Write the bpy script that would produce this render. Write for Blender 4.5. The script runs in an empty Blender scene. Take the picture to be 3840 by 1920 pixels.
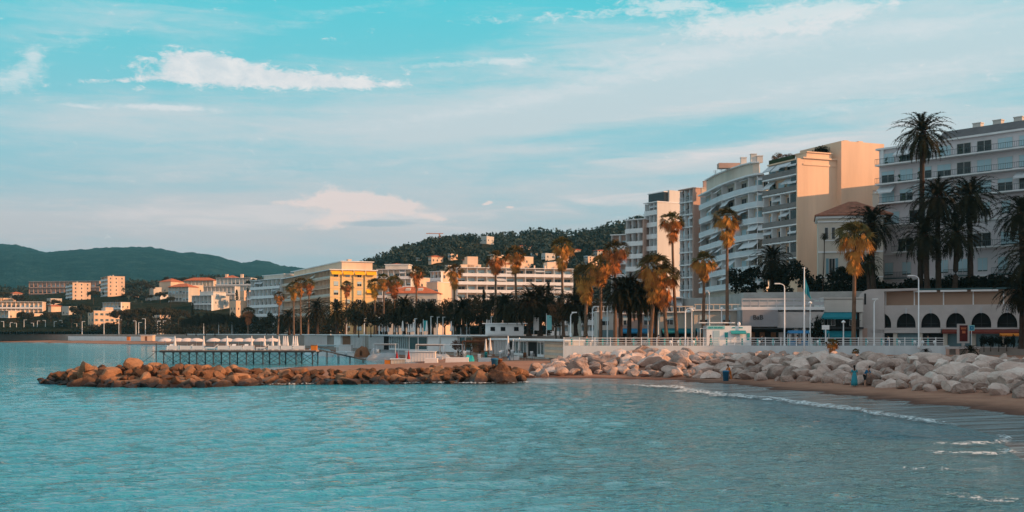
import bpy, math, random
import numpy as np
from mathutils import Vector, Matrix, noise as mnoise
R = math.radians
rnd = random.Random(7)
scene = bpy.context.scene
COL = scene.collection
# ------------------------------------------------------------ camera (level, shifted up)
F, HZ, CZ = 4266.67, 1250.0, 5.0
cam_d = bpy.data.cameras.new('camera'); cam = bpy.data.objects.new('camera', cam_d); COL.objects.link(cam)
cam.location = (0, 0, CZ); cam.rotation_euler = (R(90), 0, 0)
cam_d.lens = 40; cam_d.sensor_width = 36; cam_d.shift_y = (HZ-960)/3840.0
cam_d.clip_start = 0.5; cam_d.clip_end = 20000
scene.camera = cam
scene.view_settings.view_transform = 'Standard'; scene.view_settings.look = 'None'
scene.view_settings.gamma = 1; scene.view_settings.exposure = 0.08
# ------------------------------------------------------------ node helper
class NT:
    def __init__(s, tree):
        s.t = tree; s.n = tree.nodes; s.l = tree.links
    def new(s, typ, **kw):
        n = s.n.new(typ)
        ins = kw.pop('ins', {})
        for k, v in kw.items(): setattr(n, k, v)
        for k, v in ins.items():
            s.put(n.inputs[k], v)
        return n
    def put(s, sock, v):
        if isinstance(v, bpy.types.NodeSocket): s.l.new(v, sock)
        elif v is not None: sock.default_value = v
    def math(s, op, a, b=None, c=None, clamp=False):
        n = s.n.new('ShaderNodeMath'); n.operation = op; n.use_clamp = clamp
        s.put(n.inputs[0], a)
        if b is not None: s.put(n.inputs[1], b)
        if c is not None: s.put(n.inputs[2], c)
        return n.outputs[0]
    def mix(s, f, a, b, mode='MIX'):
        n = s.n.new('ShaderNodeMix'); n.data_type = 'RGBA'; n.blend_type = mode
        s.put(n.inputs[0], f); s.put(n.inputs[6], a if not isinstance(a, tuple) else (*a[:3], 1)); s.put(n.inputs[7], b if not isinstance(b, tuple) else (*b[:3], 1))
        return n.outputs[2]
    def noise(s, vec, scale, detail=4, rough=.55, dist=0.0, dims='3D'):
        n = s.n.new('ShaderNodeTexNoise'); n.noise_dimensions = dims
        if vec is not None: s.l.new(vec, n.inputs['Vector'])
        n.inputs['Scale'].default_value = scale; n.inputs['Detail'].default_value = detail
        n.inputs['Roughness'].default_value = rough; n.inputs['Distortion'].default_value = dist
        return n.outputs[0]
    def ramp(s, fac, stops, interp='LINEAR'):
        n = s.n.new('ShaderNodeValToRGB'); n.color_ramp.interpolation = interp
        s.put(n.inputs[0], fac)
        e = n.color_ramp.elements
        while len(e) < len(stops): e.new(0.5)
        for i, (p, c) in enumerate(stops):
            e[i].position = p; e[i].color = (*c[:3], 1) if hasattr(c, '__len__') else (c, c, c, 1)
        return n.outputs[0]
    def mapping(s, vec, scale=(1, 1, 1), loc=(0, 0, 0), rot=(0, 0, 0)):
        n = s.n.new('ShaderNodeMapping'); s.l.new(vec, n.inputs[0])
        n.inputs['Scale'].default_value = scale; n.inputs['Location'].default_value = loc; n.inputs['Rotation'].default_value = rot
        return n.outputs[0]
    def sstep(s, x, a, b, lo=0.0, hi=1.0):
        n = s.n.new('ShaderNodeMapRange'); n.interpolation_type = 'SMOOTHSTEP'
        s.put(n.inputs[0], x); n.inputs[1].default_value = a; n.inputs[2].default_value = b
        n.inputs[3].default_value = lo; n.inputs[4].default_value = hi
        return n.outputs[0]
# ------------------------------------------------------------ sun and sky
SUN_DIR = Vector((0.95, -0.31, 0)).normalized()
SUN_EL = R(21)
sd = bpy.data.lights.new('sun', 'SUN'); sun = bpy.data.objects.new('sun', sd); COL.objects.link(sun)
sd.energy = 5.0; sd.angle = R(0.6); sd.color = (1.0, 0.50, 0.23)
to_sun = Vector((SUN_DIR.x*math.cos(SUN_EL), SUN_DIR.y*math.cos(SUN_EL), math.sin(SUN_EL)))
sun.rotation_euler = to_sun.to_track_quat('Z', 'Y').to_euler()
world = bpy.data.worlds.new('World'); scene.world = world; world.use_nodes = True
w = NT(world.node_tree); w.n.clear()
out = w.new('ShaderNodeOutputWorld'); bg = w.new('ShaderNodeBackground')
w.l.new(bg.outputs[0], out.inputs[0])
sky = w.new('ShaderNodeTexSky', sky_type='NISHITA', sun_disc=False, sun_elevation=SUN_EL,
            sun_rotation=math.atan2(SUN_DIR.x, SUN_DIR.y), air_density=1.0, dust_density=1.0, ozone_density=3.0)
tc = w.new('ShaderNodeTexCoord'); sep = w.new('ShaderNodeSeparateXYZ'); w.l.new(tc.outputs['Generated'], sep.inputs[0])
zc = w.math('MAXIMUM', sep.outputs[2], 0.0)
# horizontal length and azimuth measured from the +Y axis: cloud placement in the sky
az = w.math('ARCTAN2', sep.outputs[0], sep.outputs[1])
hl = w.math('SQRT', w.math('ADD', w.math('MULTIPLY', sep.outputs[0], sep.outputs[0]), w.math('MULTIPLY', sep.outputs[1], sep.outputs[1])))
el = w.math('ARCTAN2', zc, hl)
base = w.ramp(w.math('DIVIDE', el, math.pi/2), [
    (0.0, (.50, .52, .57)), (.05, (.44, .57, .64)), (.10, (.32, .62, .71)), (.145, (.18, .62, .71)), (.185, (.09, .62, .72)),
    (.26, (.14, .56, .68)), (.45, (.42, .60, .70)), (1.0, (.50, .62, .70))])
cv = w.new('ShaderNodeCombineXYZ'); w.put(cv.inputs[0], az); w.put(cv.inputs[1], el); cvo = cv.outputs[0]
def blob(ax, ay, rx, ry, rot=0.0, wgt=1.0):
    """soft elliptic region of the sky centred at azimuth ax, elevation ay (radians)"""
    dx = w.math('SUBTRACT', az, ax); dy = w.math('SUBTRACT', el, ay)
    c, s_ = math.cos(rot), math.sin(rot)
    u = w.math('DIVIDE', w.math('ADD', w.math('MULTIPLY', dx, c), w.math('MULTIPLY', dy, s_)), rx)
    v = w.math('DIVIDE', w.math('SUBTRACT', w.math('MULTIPLY', dy, c), w.math('MULTIPLY', dx, s_)), ry)
    d = w.math('ADD', w.math('MULTIPLY', u, u), w.math('MULTIPLY', v, v))
    return w.math('MULTIPLY', w.math('EXPONENT', w.math('MULTIPLY', d, -1.0)), wgt)
def A(px): return math.atan((px-1920)/F)
def E(py, px=1920): return math.atan((HZ-py)/F/math.sqrt(1+((px-1920)/F)**2))
def pb(px, py, rx, ry, rot=0.0, wgt=1.0): return blob(A(px), E(py, px), rx/F, ry/F, R(rot), wgt)
def addall(l):
    r = l[0]
    for x in l[1:]: r = w.math('ADD', r, x)
    return r
def nn(sc, rot, loc, detail, rough, dist):  # noise recentred and spread to about -1..1
    return w.math('MULTIPLY', w.math('SUBTRACT', w.noise(w.mapping(cvo, (sc[0], sc[1], 1), rot=(0, 0, R(rot)), loc=loc), 1.0, detail, rough, dist), .5), 3.2)
st1 = nn((5, 36), -8, (0, 0, 0), 6, .55, .5)
st2 = nn((14, 110), -8, (3, 1, 0), 7, .62, .6)
fine = nn((75, 190), 24, (0, 0, 0), 8, .66, .8)
puff = nn((48, 80), -6, (1, 2, 0), 9, .66, .4)
veil = addall([
    pb(2700, 330, 1500, 190, 6, .75), pb(3500, 350, 700, 260, 4, .45), pb(1500, 500, 1200, 150, 10, .55), pb(2300, 420, 900, 110, 8, .25),
    pb(330, 430, 520, 75, 2, .7), pb(2600, 110, 900, 90, 4, .35), pb(3350, 160, 700, 100, 4, .45),
    pb(1900, 70, 420, 40, 2, .45), pb(700, 790, 1200, 90, 2, .6), pb(2300, 720, 1200, 110, 6, .5), pb(3000, 580, 800, 55, 6, .65),
    pb(500, 60, 600, 110, -8, .36), pb(150, 120, 300, 60, 10, .25), pb(1500, 900, 3000, 80, 0, .5),
    pb(1500, 135, 600, 45, 7, -.5), pb(2000, 520, 600, 34, 5, -.5), pb(2900, 445, 600, 34, 7, -.45), pb(2700, 645, 700, 32, 6, -.45), pb(2950, 505, 600, 26, 4, -.3)])
v1 = w.sstep(w.math('ADD', veil, w.math('ADD', w.math('MULTIPLY', st1, .40), w.math('ADD', w.math('MULTIPLY', st2, .26), w.math('MULTIPLY', fine, .07)))), 0.0, 1.0)
veilcol = w.ramp(w.math('DIVIDE', el, math.pi/2), [(0, (.64, .56, .58)), (.05, (.70, .62, .64)), (.1, (.69, .71, .74)), (.18, (.62, .74, .79)), (.5, (.40, .45, .50))])
c1 = w.mix(w.math('MULTIPLY', v1, .82), base, veilcol)
def shaped(blobs, nz, lo, hi, g): return w.sstep(w.math('ADD', addall(blobs), w.math('MULTIPLY', nz, g)), lo, hi)
def both(a, b, k): return w.math('ADD', w.math('MULTIPLY', a, k), w.math('MULTIPLY', b, 1-k))
big = shaped([pb(780, 262, 240, 54, 0, 1.05), pb(1080, 298, 360, 34, 1, 1.0), pb(700, 222, 100, 36, -12, .5), pb(440, 300, 170, 12, 6, .65), pb(1360, 316, 190, 15, 0, .6), pb(760,215,60,26,0,.35), pb(860,228,60,22,0,.3)], both(puff, fine, .6), .30, .92, 1.0)
sm = shaped([pb(620, 404, 230, 13, 1, .9), pb(300, 398, 110, 8, -3, .6), pb(60, 290, 110, 48, 25, .85), pb(130, 205, 42, 34, 50, .6), pb(1700, 240, 300, 16, 4, .5), pb(1920, 232, 110, 16, 0, .6), pb(480, 0, 300, 90, 20, .22)], both(fine, puff, .6), .22, .95, .6)
pink = shaped([pb(1330, 762, 170, 52, 0, 1.1), pb(1250, 742, 60, 26, 0, .4), pb(1470, 768, 170, 24, -4, .75), pb(1240, 838, 120, 24, 8, .85), pb(1620, 815, 120, 14, -8, .7), pb(1090, 762, 160, 14, 0, .55), pb(1818, 766, 20, 7, 8, .85), pb(1838, 758, 16, 7, -10, .6), pb(1912, 777, 22, 6, 0, .9)], both(puff, fine, .7), .30, .85, .62)
gap = shaped([pb(1420, 838, 170, 15, 1, 1.0)], puff, .3, .8, .2)
wisp = shaped([pb(2950, 75, 330, 48, 4, .8), pb(2700, 95, 200, 46, 0, .55), pb(3150, 25, 170, 34, 0, .6), pb(2450, 10, 230, 26, -5, .55), pb(3080, 110, 130, 30, 0, .4), pb(2150, 60, 420, 26, 3, .5), pb(2560, 40, 160, 30, 0, .35)], both(puff, fine, .5), .22, 1.0, 1.0)
soft = shaped([pb(2600, 200, 700, 50, 5, .6), pb(3300, 290, 600, 50, 4, .6), pb(2300, 300, 500, 40, 9, .5), pb(3500, 110, 400, 40, 3, .55), pb(1750, 420, 500, 30, 10, .5), pb(3200, 400, 500, 22, 6, .5), pb(300, 150, 300, 30, 14, .35), pb(1200, 60, 300, 26, 12, .35), pb(2800, 560, 400, 18, 6, .5), pb(1000, 640, 600, 26, 5, .3)], both(st2, fine, .55), .10, 1.05, .6)
low = shaped([pb(1250, 810, 620, 55, -2, .75), pb(500, 850, 500, 40, 2, .45), pb(2330, 745, 460, 30, 5, .7), pb(2640, 585, 560, 30, 6, .6), pb(2300, 600, 250, 12, 5, .5), pb(3300, 500, 500, 30, 6, .4), pb(600, 800, 500, 30, 0, .4), pb(2650, 395, 450, 22, 6, .4)], st2, .2, 1.0, .45)
shade_n = w.ramp(w.math('ADD', w.math('MULTIPLY', puff, .5), .5), [(.25, (.74, .76, .80)), (.7, (.96, .90, .89))])
c2 = w.mix(w.math('MULTIPLY', big, .88), c1, shade_n)
c2 = w.mix(w.math('MULTIPLY', sm, .60), c2, (.90, .87, .88))
c2 = w.mix(w.math('MULTIPLY', wisp, .62), c2, (.93, .88, .88))
c2 = w.mix(w.math('MULTIPLY', soft, .5), c2, (.86, .84, .86))
c2 = w.mix(w.math('MULTIPLY', low, .60), c2, (.92, .79, .78))
c2 = w.mix(w.math('MULTIPLY', pink, .85), c2, (1.0, .78, .73))
c2 = w.mix(w.math('MULTIPLY', gap, .7), c2, (.42, .52, .60))
# the side of the sky behind and to the right of the camera, where the low sun stands, is warmer
back = w.sstep(w.math('ABSOLUTE', az), 1.0, 2.2)
c2 = w.mix(w.math('MULTIPLY', back, .75), c2, (.62, .60, .62))
nish = w.mix(1.0, sky.outputs[0], (.05, .05, .05), 'MULTIPLY')
skyc = w.mix(.06, c2, nish)
w.l.new(skyc, bg.inputs[0]); bg.inputs[1].default_value = 1.0
world.cycles.sampling_method = 'MANUAL'; world.cycles.sample_map_resolution = 512
# ------------------------------------------------------------ coordinates
def PX(px, Y): return (px-1920)/F*Y
def PZ(py, Y): return CZ+(HZ-py)/F*Y
def YZ(py, z=0.0): return (CZ-z)*F/(py-HZ)
def at(px, Y, z): return Vector((PX(px, Y), Y, z))
# ------------------------------------------------------------ materials
MATS = {}
def mat(name, col, rough=.7, var=.12, scale=.6, bump=0.0, bscale=8.0, spec=.3, metal=0.0, objvar=0.0, coord='Object', emis=None, trans=0.0, streak=False):
    if name in MATS: return MATS[name]
    m = bpy.data.materials.new(name); m.use_nodes = True; t = NT(m.node_tree)
    p = t.n['Principled BSDF']
    tc = t.new('ShaderNodeTexCoord'); co = tc.outputs[coord]
    dark = tuple(c*(1-var) for c in col); lite = tuple(min(1, c*(1+var)) for c in col)
    nz = t.noise(co if not streak else t.mapping(co, (1, 1, .12)), scale, 5, .6)
    c = t.ramp(nz, [(.3, dark), (.7, lite)])
    if objvar:
        oi = t.new('ShaderNodeObjectInfo')
        hsv = t.new('ShaderNodeHueSaturation'); t.l.new(c, hsv.inputs['Color'])
        t.put(hsv.inputs['Value'], t.math('ADD', t.math('MULTIPLY', oi.outputs['Random'], 2*objvar), 1-objvar))
        t.put(hsv.inputs['Hue'], t.math('ADD', t.math('MULTIPLY', t.math('FRACT', t.math('MULTIPLY', oi.outputs['Random'], 17.3)), objvar*.08), .5-objvar*.04))
        c = hsv.outputs[0]
    t.l.new(c, p.inputs['Base Color'])
    p.inputs['Roughness'].default_value = rough; p.inputs['Metallic'].default_value = metal
    p.inputs['Specular IOR Level'].default_value = spec
    if trans: p.inputs['Subsurface Weight'].default_value = 0
    if bump:
        b = t.new('ShaderNodeBump'); b.inputs['Strength'].default_value = bump; b.inputs['Distance'].default_value = .05
        t.l.new(t.noise(co, bscale, 5, .6), b.inputs['Height']); t.l.new(b.outputs[0], p.inputs['Normal'])
    MATS[name] = m
    return m
# ------------------------------------------------------------ objects
def tag(o, label=None, cat=None, group=None, kind=None):
    if label: o['label'] = label
    if cat: o['category'] = cat
    if group: o['group'] = group
    if kind: o['kind'] = kind
    return o
def thing(name, label, cat, loc=(0, 0, 0), rz=0.0, group=None):
    o = bpy.data.objects.new(name, None); COL.objects.link(o)
    o.empty_display_size = .2
    o.location = loc; o.rotation_euler = (0, 0, rz)
    return tag(o, label, cat, group)
def setgroup(objs, g):
    for o in objs: o['group'] = g
class MB:
    """collects faces of one part; coordinates local to its thing"""
    def __init__(s): s.v = []; s.f = []; s.m = []; s.mi = 0
    def face(s, idx): s.f.append(tuple(idx)); s.m.append(s.mi)
    def quad(s, *p):
        n = len(s.v); s.v += [tuple(q) for q in p]; s.face(range(n, n+len(p)))
    def box(s, x0, x1, y0, y1, z0, z1):
        n = len(s.v)
        s.v += [(x0, y0, z0), (x1, y0, z0), (x1, y1, z0), (x0, y1, z0), (x0, y0, z1), (x1, y0, z1), (x1, y1, z1), (x0, y1, z1)]
        for q in ((0, 3, 2, 1), (4, 5, 6, 7), (0, 1, 5, 4), (1, 2, 6, 5), (2, 3, 7, 6), (3, 0, 4, 7)): s.face([n+i for i in q])
        return s
    def obox(s, o, a, n_, a0, a1, n0, n1, z0, z1):
        """box in a face frame: o origin (x,y), a along, n_ outward"""
        k = len(s.v)
        def P(u, v, z): return (o[0]+a[0]*u+n_[0]*v, o[1]+a[1]*u+n_[1]*v, z)
        s.v += [P(a0, n1, z0), P(a1, n1, z0), P(a1, n0, z0), P(a0, n0, z0), P(a0, n1, z1), P(a1, n1, z1), P(a1, n0, z1), P(a0, n0, z1)]
        for q in ((0, 3, 2, 1), (4, 5, 6, 7), (0, 1, 5, 4), (1, 2, 6, 5), (2, 3, 7, 6), (3, 0, 4, 7)): s.face([k+i for i in q])
        return s
    def prism(s, poly, z0, z1):
        n = len(s.v); k = len(poly)
        s.v += [(p[0], p[1], z0) for p in poly]+[(p[0], p[1], z1) for p in poly]
        s.face(range(n+k-1, n-1, -1)); s.face(range(n+k, n+2*k))
        for i in range(k):
            j = (i+1) % k; s.face((n+i, n+j, n+k+j, n+k+i))
        return s
    def xprism(s, prof, x0, x1):
        """profile in (y,z) swept along x"""
        n = len(s.v); k = len(prof)
        s.v += [(x0, p[0], p[1]) for p in prof]+[(x1, p[0], p[1]) for p in prof]
        s.face(range(n, n+k)); s.face(range(n+2*k-1, n+k-1, -1))
        for i in range(k):
            j = (i+1) % k; s.face((n+j, n+i, n+k+i, n+k+j))
        return s
    def yprism(s, prof, y0, y1):
        n = len(s.v); k = len(prof)
        s.v += [(p[0], y0, p[1]) for p in prof]+[(p[0], y1, p[1]) for p in prof]
        s.face(range(n+k-1, n-1, -1)); s.face(range(n+k, n+2*k))
        for i in range(k):
            j = (i+1) % k; s.face((n+i, n+j, n+k+j, n+k+i))
        return s
    def strip(s, pts, n0, n1, z0, z1):
        """rectangle swept along a plan polyline, mitred; n positive = right of travel"""
        k = len(s.v); N = len(pts); L = []
        for i, p in enumerate(pts):
            d1 = (Vector(pts[i][:2])-Vector(pts[i-1][:2])).normalized() if i else None
            d2 = (Vector(pts[i+1][:2])-Vector(pts[i][:2])).normalized() if i < N-1 else None
            if d1 is None: d1 = d2
            if d2 is None: d2 = d1
            a = Vector((d1.y, -d1.x)); b = Vector((d2.y, -d2.x)); m = (a+b).normalized(); m = m/max(.3, m.dot(a))
            L.append((p, m))
        for p, m in L:
            for (nn, z) in ((n0, z0), (n1, z0), (n1, z1), (n0, z1)): s.v.append((p[0]+m.x*nn, p[1]+m.y*nn, z))
        for i in range(N-1):
            a = k+4*i; b = a+4
            for q in range(4):
                r = (q+1) % 4; s.face((a+q, a+r, b+r, b+q))
        s.face((k+3, k+2, k+1, k)); e = k+4*(N-1); s.face((e, e+1, e+2, e+3))
        return s
    def tube(s, pts, rad, n=6, cap=True):
        pts = [Vector(p) for p in pts]; k = len(s.v)
        if not hasattr(rad, '__len__'): rad = [rad]*len(pts)
        ref = Vector((0, 0, 1))
        for i, p in enumerate(pts):
            d = (pts[min(i+1, len(pts)-1)]-pts[max(i-1, 0)]).normalized()
            u = d.cross(ref)
            if u.length < .05: u = d.cross(Vector((1, 0, 0)))
            u.normalize(); v_ = u.cross(d)
            for j in range(n):
                a = 2*math.pi*j/n
                s.v.append(tuple(p+(u*math.cos(a)+v_*math.sin(a))*rad[i]))
        for i in range(len(pts)-1):
            for j in range(n):
                j2 = (j+1) % n; s.face((k+i*n+j, k+i*n+j2, k+(i+1)*n+j2, k+(i+1)*n+j))
        if cap:
            s.face(range(k, k+n)); e = k+(len(pts)-1)*n; s.face(range(e+n-1, e-1, -1))
        return s
    def lathe(s, prof, n=12, c=(0, 0), cap=True):
        """profile (r,z) bottom to top about a vertical axis"""
        k = len(s.v)
        for r, z in prof:
            for j in range(n):
                a = 2*math.pi*j/n; s.v.append((c[0]+r*math.cos(a), c[1]+r*math.sin(a), z))
        for i in range(len(prof)-1):
            for j in range(n):
                j2 = (j+1) % n; s.face((k+i*n+j, k+i*n+j2, k+(i+1)*n+j2, k+(i+1)*n+j))
        if cap:
            s.face(range(k+n-1, k-1, -1)); e = k+(len(prof)-1)*n; s.face(range(e, e+n))
        return s
    def mesh(s, name, mats, smooth=False):
        me = bpy.data.meshes.new(name); me.from_pydata(s.v, [], s.f)
        for m in (mats if isinstance(mats, (list, tuple)) else [mats]): me.materials.append(m)
        if len(me.polygons):
            me.polygons.foreach_set('material_index', s.m)
            if smooth: me.polygons.foreach_set('use_smooth', [True]*len(me.polygons))
        me.update(); return me
    def obj(s, name, mats, parent=None, smooth=False, loc=None):
        return put(name, s.mesh(name, mats, smooth), parent, loc)
def put(name, me, parent=None, loc=None, rz=0.0):
    o = bpy.data.objects.new(name, me); COL.objects.link(o)
    if parent is not None: o.parent = parent
    if loc is not None: o.location = loc
    if rz: o.rotation_euler = (0, 0, rz)
    return o
def bx(name, m, parent, *b): return MB().box(*b).obj(name, m, parent)
def copy_tree(o, parent=None):
    c = o.copy(); COL.objects.link(c); c.parent = parent
    for ch in list(o.children): copy_tree(ch, c)
    return c
def grid_mesh(name, V, nu, nv, m, smooth=True):
    f = [(i*nv+j, (i+1)*nv+j, (i+1)*nv+j+1, i*nv+j+1) for i in range(nu-1) for j in range(nv-1)]
    me = bpy.data.meshes.new(name); me.from_pydata(V, [], f); me.materials.append(m)
    if smooth: me.polygons.foreach_set('use_smooth', [True]*len(f))
    me.update(); return me
def interp(xs, ys, x): return float(np.interp(x, xs, ys))
# ============================================================ THE SETTING
# ---- plan outline of the land at water level
def shp(px, Y): return (PX(px, Y), Y)
SHORE = [(70, -60), (50, -20), (34, 10), (26, 26), shp(3900, 40.3), shp(3800, 46.5), shp(3740, 54.7), shp(3560, 62.7), shp(3300, 70.6), shp(3100, 76.7),
         shp(2900, 85.3), shp(2700, 93.6), shp(2500, 105.6), shp(2300, 112.3), shp(2050, 114.7), shp(1900, 117), shp(1500, 116.5), shp(1150, 115), shp(900, 114)]
INLET = [shp(850, 150), shp(1000, 166), shp(1250, 172), shp(1420, 175), shp(1432, 178), shp(1400, 192), shp(1350, 226), shp(1280, 265), shp(1180, 288), shp(1000, 323),
         shp(800, 381), shp(600, 454), shp(300, 533), shp(0, 627), shp(-600, 711), (-700, 720), (-4000, 760)]
LAND = SHORE+INLET+[(-4000, 9000), (5000, 9000), (5000, -60)]
FOOT = [shp(1900, 117), shp(2060, 122), shp(2300, 122), shp(2700, 113), shp(3000, 103), shp(3200, 96), shp(3400, 88.4), shp(3600, 82.5), shp(3840, 76.7), shp(4100, 70), (48, 40), (62, 10), (85, -60)]
UP = [FOOT[0]]+FOOT[1:]+[(400, -60), (400, 420), shp(2060, 420), shp(2110, 160), shp(2040, 140), shp(1960, 124)]
def seg_dist(P, poly, closed=True):
    P = np.asarray(P); d = np.full(len(P), 1e9); n = len(poly)
    for i in range(n if closed else n-1):
        a = np.array(poly[i]); b = np.array(poly[(i+1) % n]); ab = b-a
        t = np.clip(((P-a)@ab)/max(1e-9, ab@ab), 0, 1)
        d = np.minimum(d, np.hypot(*(P-(a+t[:, None]*ab)).T))
    return d
def inside(P, poly):
    x, y = np.asarray(P).T; r = np.zeros(len(x), bool); n = len(poly)
    for i in range(n):
        x1, y1 = poly[i]; x2, y2 = poly[(i+1) % n]
        if y1 == y2: continue
        c = ((y1 > y) != (y2 > y)) & (x < (x2-x1)*(y-y1)/(y2-y1)+x1); r ^= c
    return r
def sdist(P, poly): d = seg_dist(P, poly); return np.where(inside(P, poly), d, -d)
def ground_z(P, full=False):
    P = np.asarray(P, float).reshape(-1, 2)
    d = sdist(P, LAND)
    z = np.where(d > 0, np.minimum(.042*d, 1.25)+np.clip(d-60, 0, 200)*.002, np.maximum(.09*d, -6))
    e = sdist(P, UP); s = np.clip(e/15, 0, 1); s = s*s*(3-2*s)
    z = z+s*(2.1-np.minimum(z, 2.05))*(d > 0)
    far = np.clip((P[:, 1]-700)/1500, 0, 1); z = z+far*25
    return (z, d, e) if full else z
def gz(x, y): return float(ground_z([(x, y)])[0])
def axis(a, b, c, d, step, grow):
    v = list(np.arange(b, c, step)); s = step; x = c
    while x < d: v.append(x); s *= grow; x += s
    v.append(d); s = step; x = b-step
    while x > a: v.insert(0, x); s *= grow; x -= s
    v.insert(0, a); return np.array(v)
gx = axis(-3500, -50, 60, 4000, 1.0, 1.09); gy = axis(-60, 24, 240, 8500, 1.0, 1.07)
GX, GY = np.meshgrid(gx, gy, indexing='ij'); GP = np.stack([GX.ravel(), GY.ravel()], 1)
gZ, gD, gE = ground_z(GP, True)
# sand, wet near the water
m = bpy.data.materials.new('sand'); m.use_nodes = True; t = NT(m.node_tree); p = t.n['Principled BSDF']
geo = t.new('ShaderNodeNewGeometry'); pos = geo.outputs['Position']
at_d = t.new('ShaderNodeAttribute', attribute_name='shore_distance').outputs['Fac']
big_n = t.noise(t.mapping(pos, (.10, .05, 1), rot=(0, 0, R(-35))), 1.0, 3)
lobes = t.noise(t.mapping(pos, (.22, .30, 1), rot=(0, 0, R(-25))), 1.0, 4, .55, .8)
streak = t.noise(t.mapping(pos, (.16, 1.5, 1), rot=(0, 0, R(28))), 1.0, 4, .6, .4)
dd = t.math('ADD', at_d, t.math('ADD', t.math('MULTIPLY', t.math('SUBTRACT', lobes, .5), 5.5), t.math('MULTIPLY', t.math('SUBTRACT', big_n, .5), 4)))
sheet = t.sstep(dd, 6.0, 5.4)      # film of water sliding back
wet = t.sstep(dd, 10.0, 5.5)
dryc = t.ramp(t.noise(pos, .55, 8, .7), [(.25, (.26, .135, .095)), (.75, (.42, .235, .165))])
c = t.mix(wet, dryc, (.115, .066, .054))
c = t.mix(t.math('MULTIPLY', sheet, t.sstep(streak, .40, .62)), c, (.25, .285, .30))  # grey-blue sheen of the film painted in as streaks
t.l.new(c, p.inputs['Base Color'])
t.l.new(t.math('SUBTRACT', t.math('SUBTRACT', .9, t.math('MULTIPLY', wet, .35)), t.math('MULTIPLY', sheet, .30)), p.inputs['Roughness'])
t.l.new(t.math('MULTIPLY', sheet, .5), p.inputs['Specular IOR Level'])
b = t.new('ShaderNodeBump'); b.inputs['Strength'].default_value = .6; b.inputs['Distance'].default_value = .08
t.l.new(t.math('MULTIPLY', t.noise(pos, 2.2, 6, .65), t.math('SUBTRACT', 1.0, t.math('MULTIPLY', sheet, .85))), b.inputs['Height']); t.l.new(b.outputs[0], p.inputs['Normal'])
SAND = m; MATS['sand'] = m
me = grid_mesh('ground', [(x, y, z) for (x, y), z in zip(GP, gZ)], len(gx), len(gy), SAND)
a = me.attributes.new('shore_distance', 'FLOAT', 'POINT'); a.data.foreach_set('value', gD)
tag(put('ground', me), kind='structure')
# ---- water: one sheet, finer bumps near
m = bpy.data.materials.new('sea_water'); m.use_nodes = True; t = NT(m.node_tree); p = t.n['Principled BSDF']
pos = t.new('ShaderNodeNewGeometry').outputs['Position']
n2 = t.noise(t.mapping(pos, (1.9, 3.4, 1), rot=(0, 0, R(-14))), 1.0, 3, .55, .8)
gust = t.noise(t.mapping(pos, (.03, .07, 1), rot=(0, 0, R(10))), 1.0, 3, .6)
b = t.new('ShaderNodeBump'); b.inputs['Strength'].default_value = 1.0; b.inputs['Distance'].default_value = .30
t.l.new(t.math('MULTIPLY', n2, t.ramp(gust, [(.35, .5), (.65, 1.4)])), b.inputs['Height']); t.l.new(b.outputs[0], p.inputs['Normal'])
patch = t.noise(t.mapping(pos, (.02, .05, 1)), 1.0, 4, .6)
deep = t.ramp(patch, [(.3, (.020, .265, .345)), (.7, (.032, .32, .40))])
sh_d = t.new('ShaderNodeAttribute', attribute_name='shore_distance').outputs['Fac']   # greyer near the beach: reflected buildings painted into the water colour
refl_grey = t.sstep(t.math('ADD', sh_d, t.math('MULTIPLY', t.math('SUBTRACT', patch, .5), 22)), 34, 3)
t.l.new(t.mix(t.math('MULTIPLY', refl_grey, .78), deep, (.085, .125, .135)), p.inputs['Base Color'])
p.inputs['Roughness'].default_value = .06; p.inputs['IOR'].default_value = 1.42; p.inputs['Specular IOR Level'].default_value = .85
WATER = m
wx = axis(-3500, -60, 60, 3500, .30, 1.05); wy = axis(-200, 25, 72, 1400, .20, 1.014)
WX, WY = np.meshgrid(wx, wy, indexing='ij'); dX = np.gradient(wx)[:, None]; dY = np.gradient(wy)[None, :]; HW = np.zeros_like(WX)
nr = np.random.RandomState(5)
SD = -sdist(np.stack([WX.ravel(), WY.ravel()], 1), LAND).reshape(WX.shape)
edge = np.clip(SD/7, .0, 1)
SDR = np.maximum(SD, 0)
SDR = SDR*np.clip((WX+30)/30, 0, 1)+60*(1-np.clip((WX+30)/30, 0, 1))
for k in range(80):
    lam = .55*(6.5**nr.rand()); th = R(98)+nr.randn()*.8; kx, ky = 2*math.pi/lam*math.cos(th), 2*math.pi/lam*math.sin(th)
    damp = np.clip(1.6-3.2*np.maximum(dX*abs(kx), dY*abs(ky))/(2*math.pi), 0, 1)
    HW += .016*lam/(2*math.pi)*np.sin(kx*WX+ky*WY+nr.rand()*6.28+1.3*np.sin(.11*WX*nr.rand()+.07*WY*nr.rand()))*damp
HW *= edge*.95+.05
nu, nv = WX.shape; me = bpy.data.meshes.new('sea_water'); ii = (np.arange(nu-1)[:, None]*nv+np.arange(nv-1)[None, :]).ravel()
quads = np.stack([ii, ii+nv, ii+nv+1, ii+1], 1).astype(np.int32)
me.vertices.add(nu*nv); me.vertices.foreach_set('co', np.stack([WX, WY, HW], -1).ravel().astype(np.float32))
me.loops.add(quads.size); me.loops.foreach_set('vertex_index', quads.ravel()); me.polygons.add(len(quads)); me.polygons.foreach_set('loop_start', (np.arange(len(quads))*4).astype(np.int32))
me.update(calc_edges=True); me.polygons.foreach_set('use_smooth', [True]*len(quads)); me.materials.append(WATER)
a = me.attributes.new('shore_distance', 'FLOAT', 'POINT'); a.data.foreach_set('value', SDR.ravel().astype(np.float32))
tag(put('sea_water', me), kind='structure')
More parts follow.
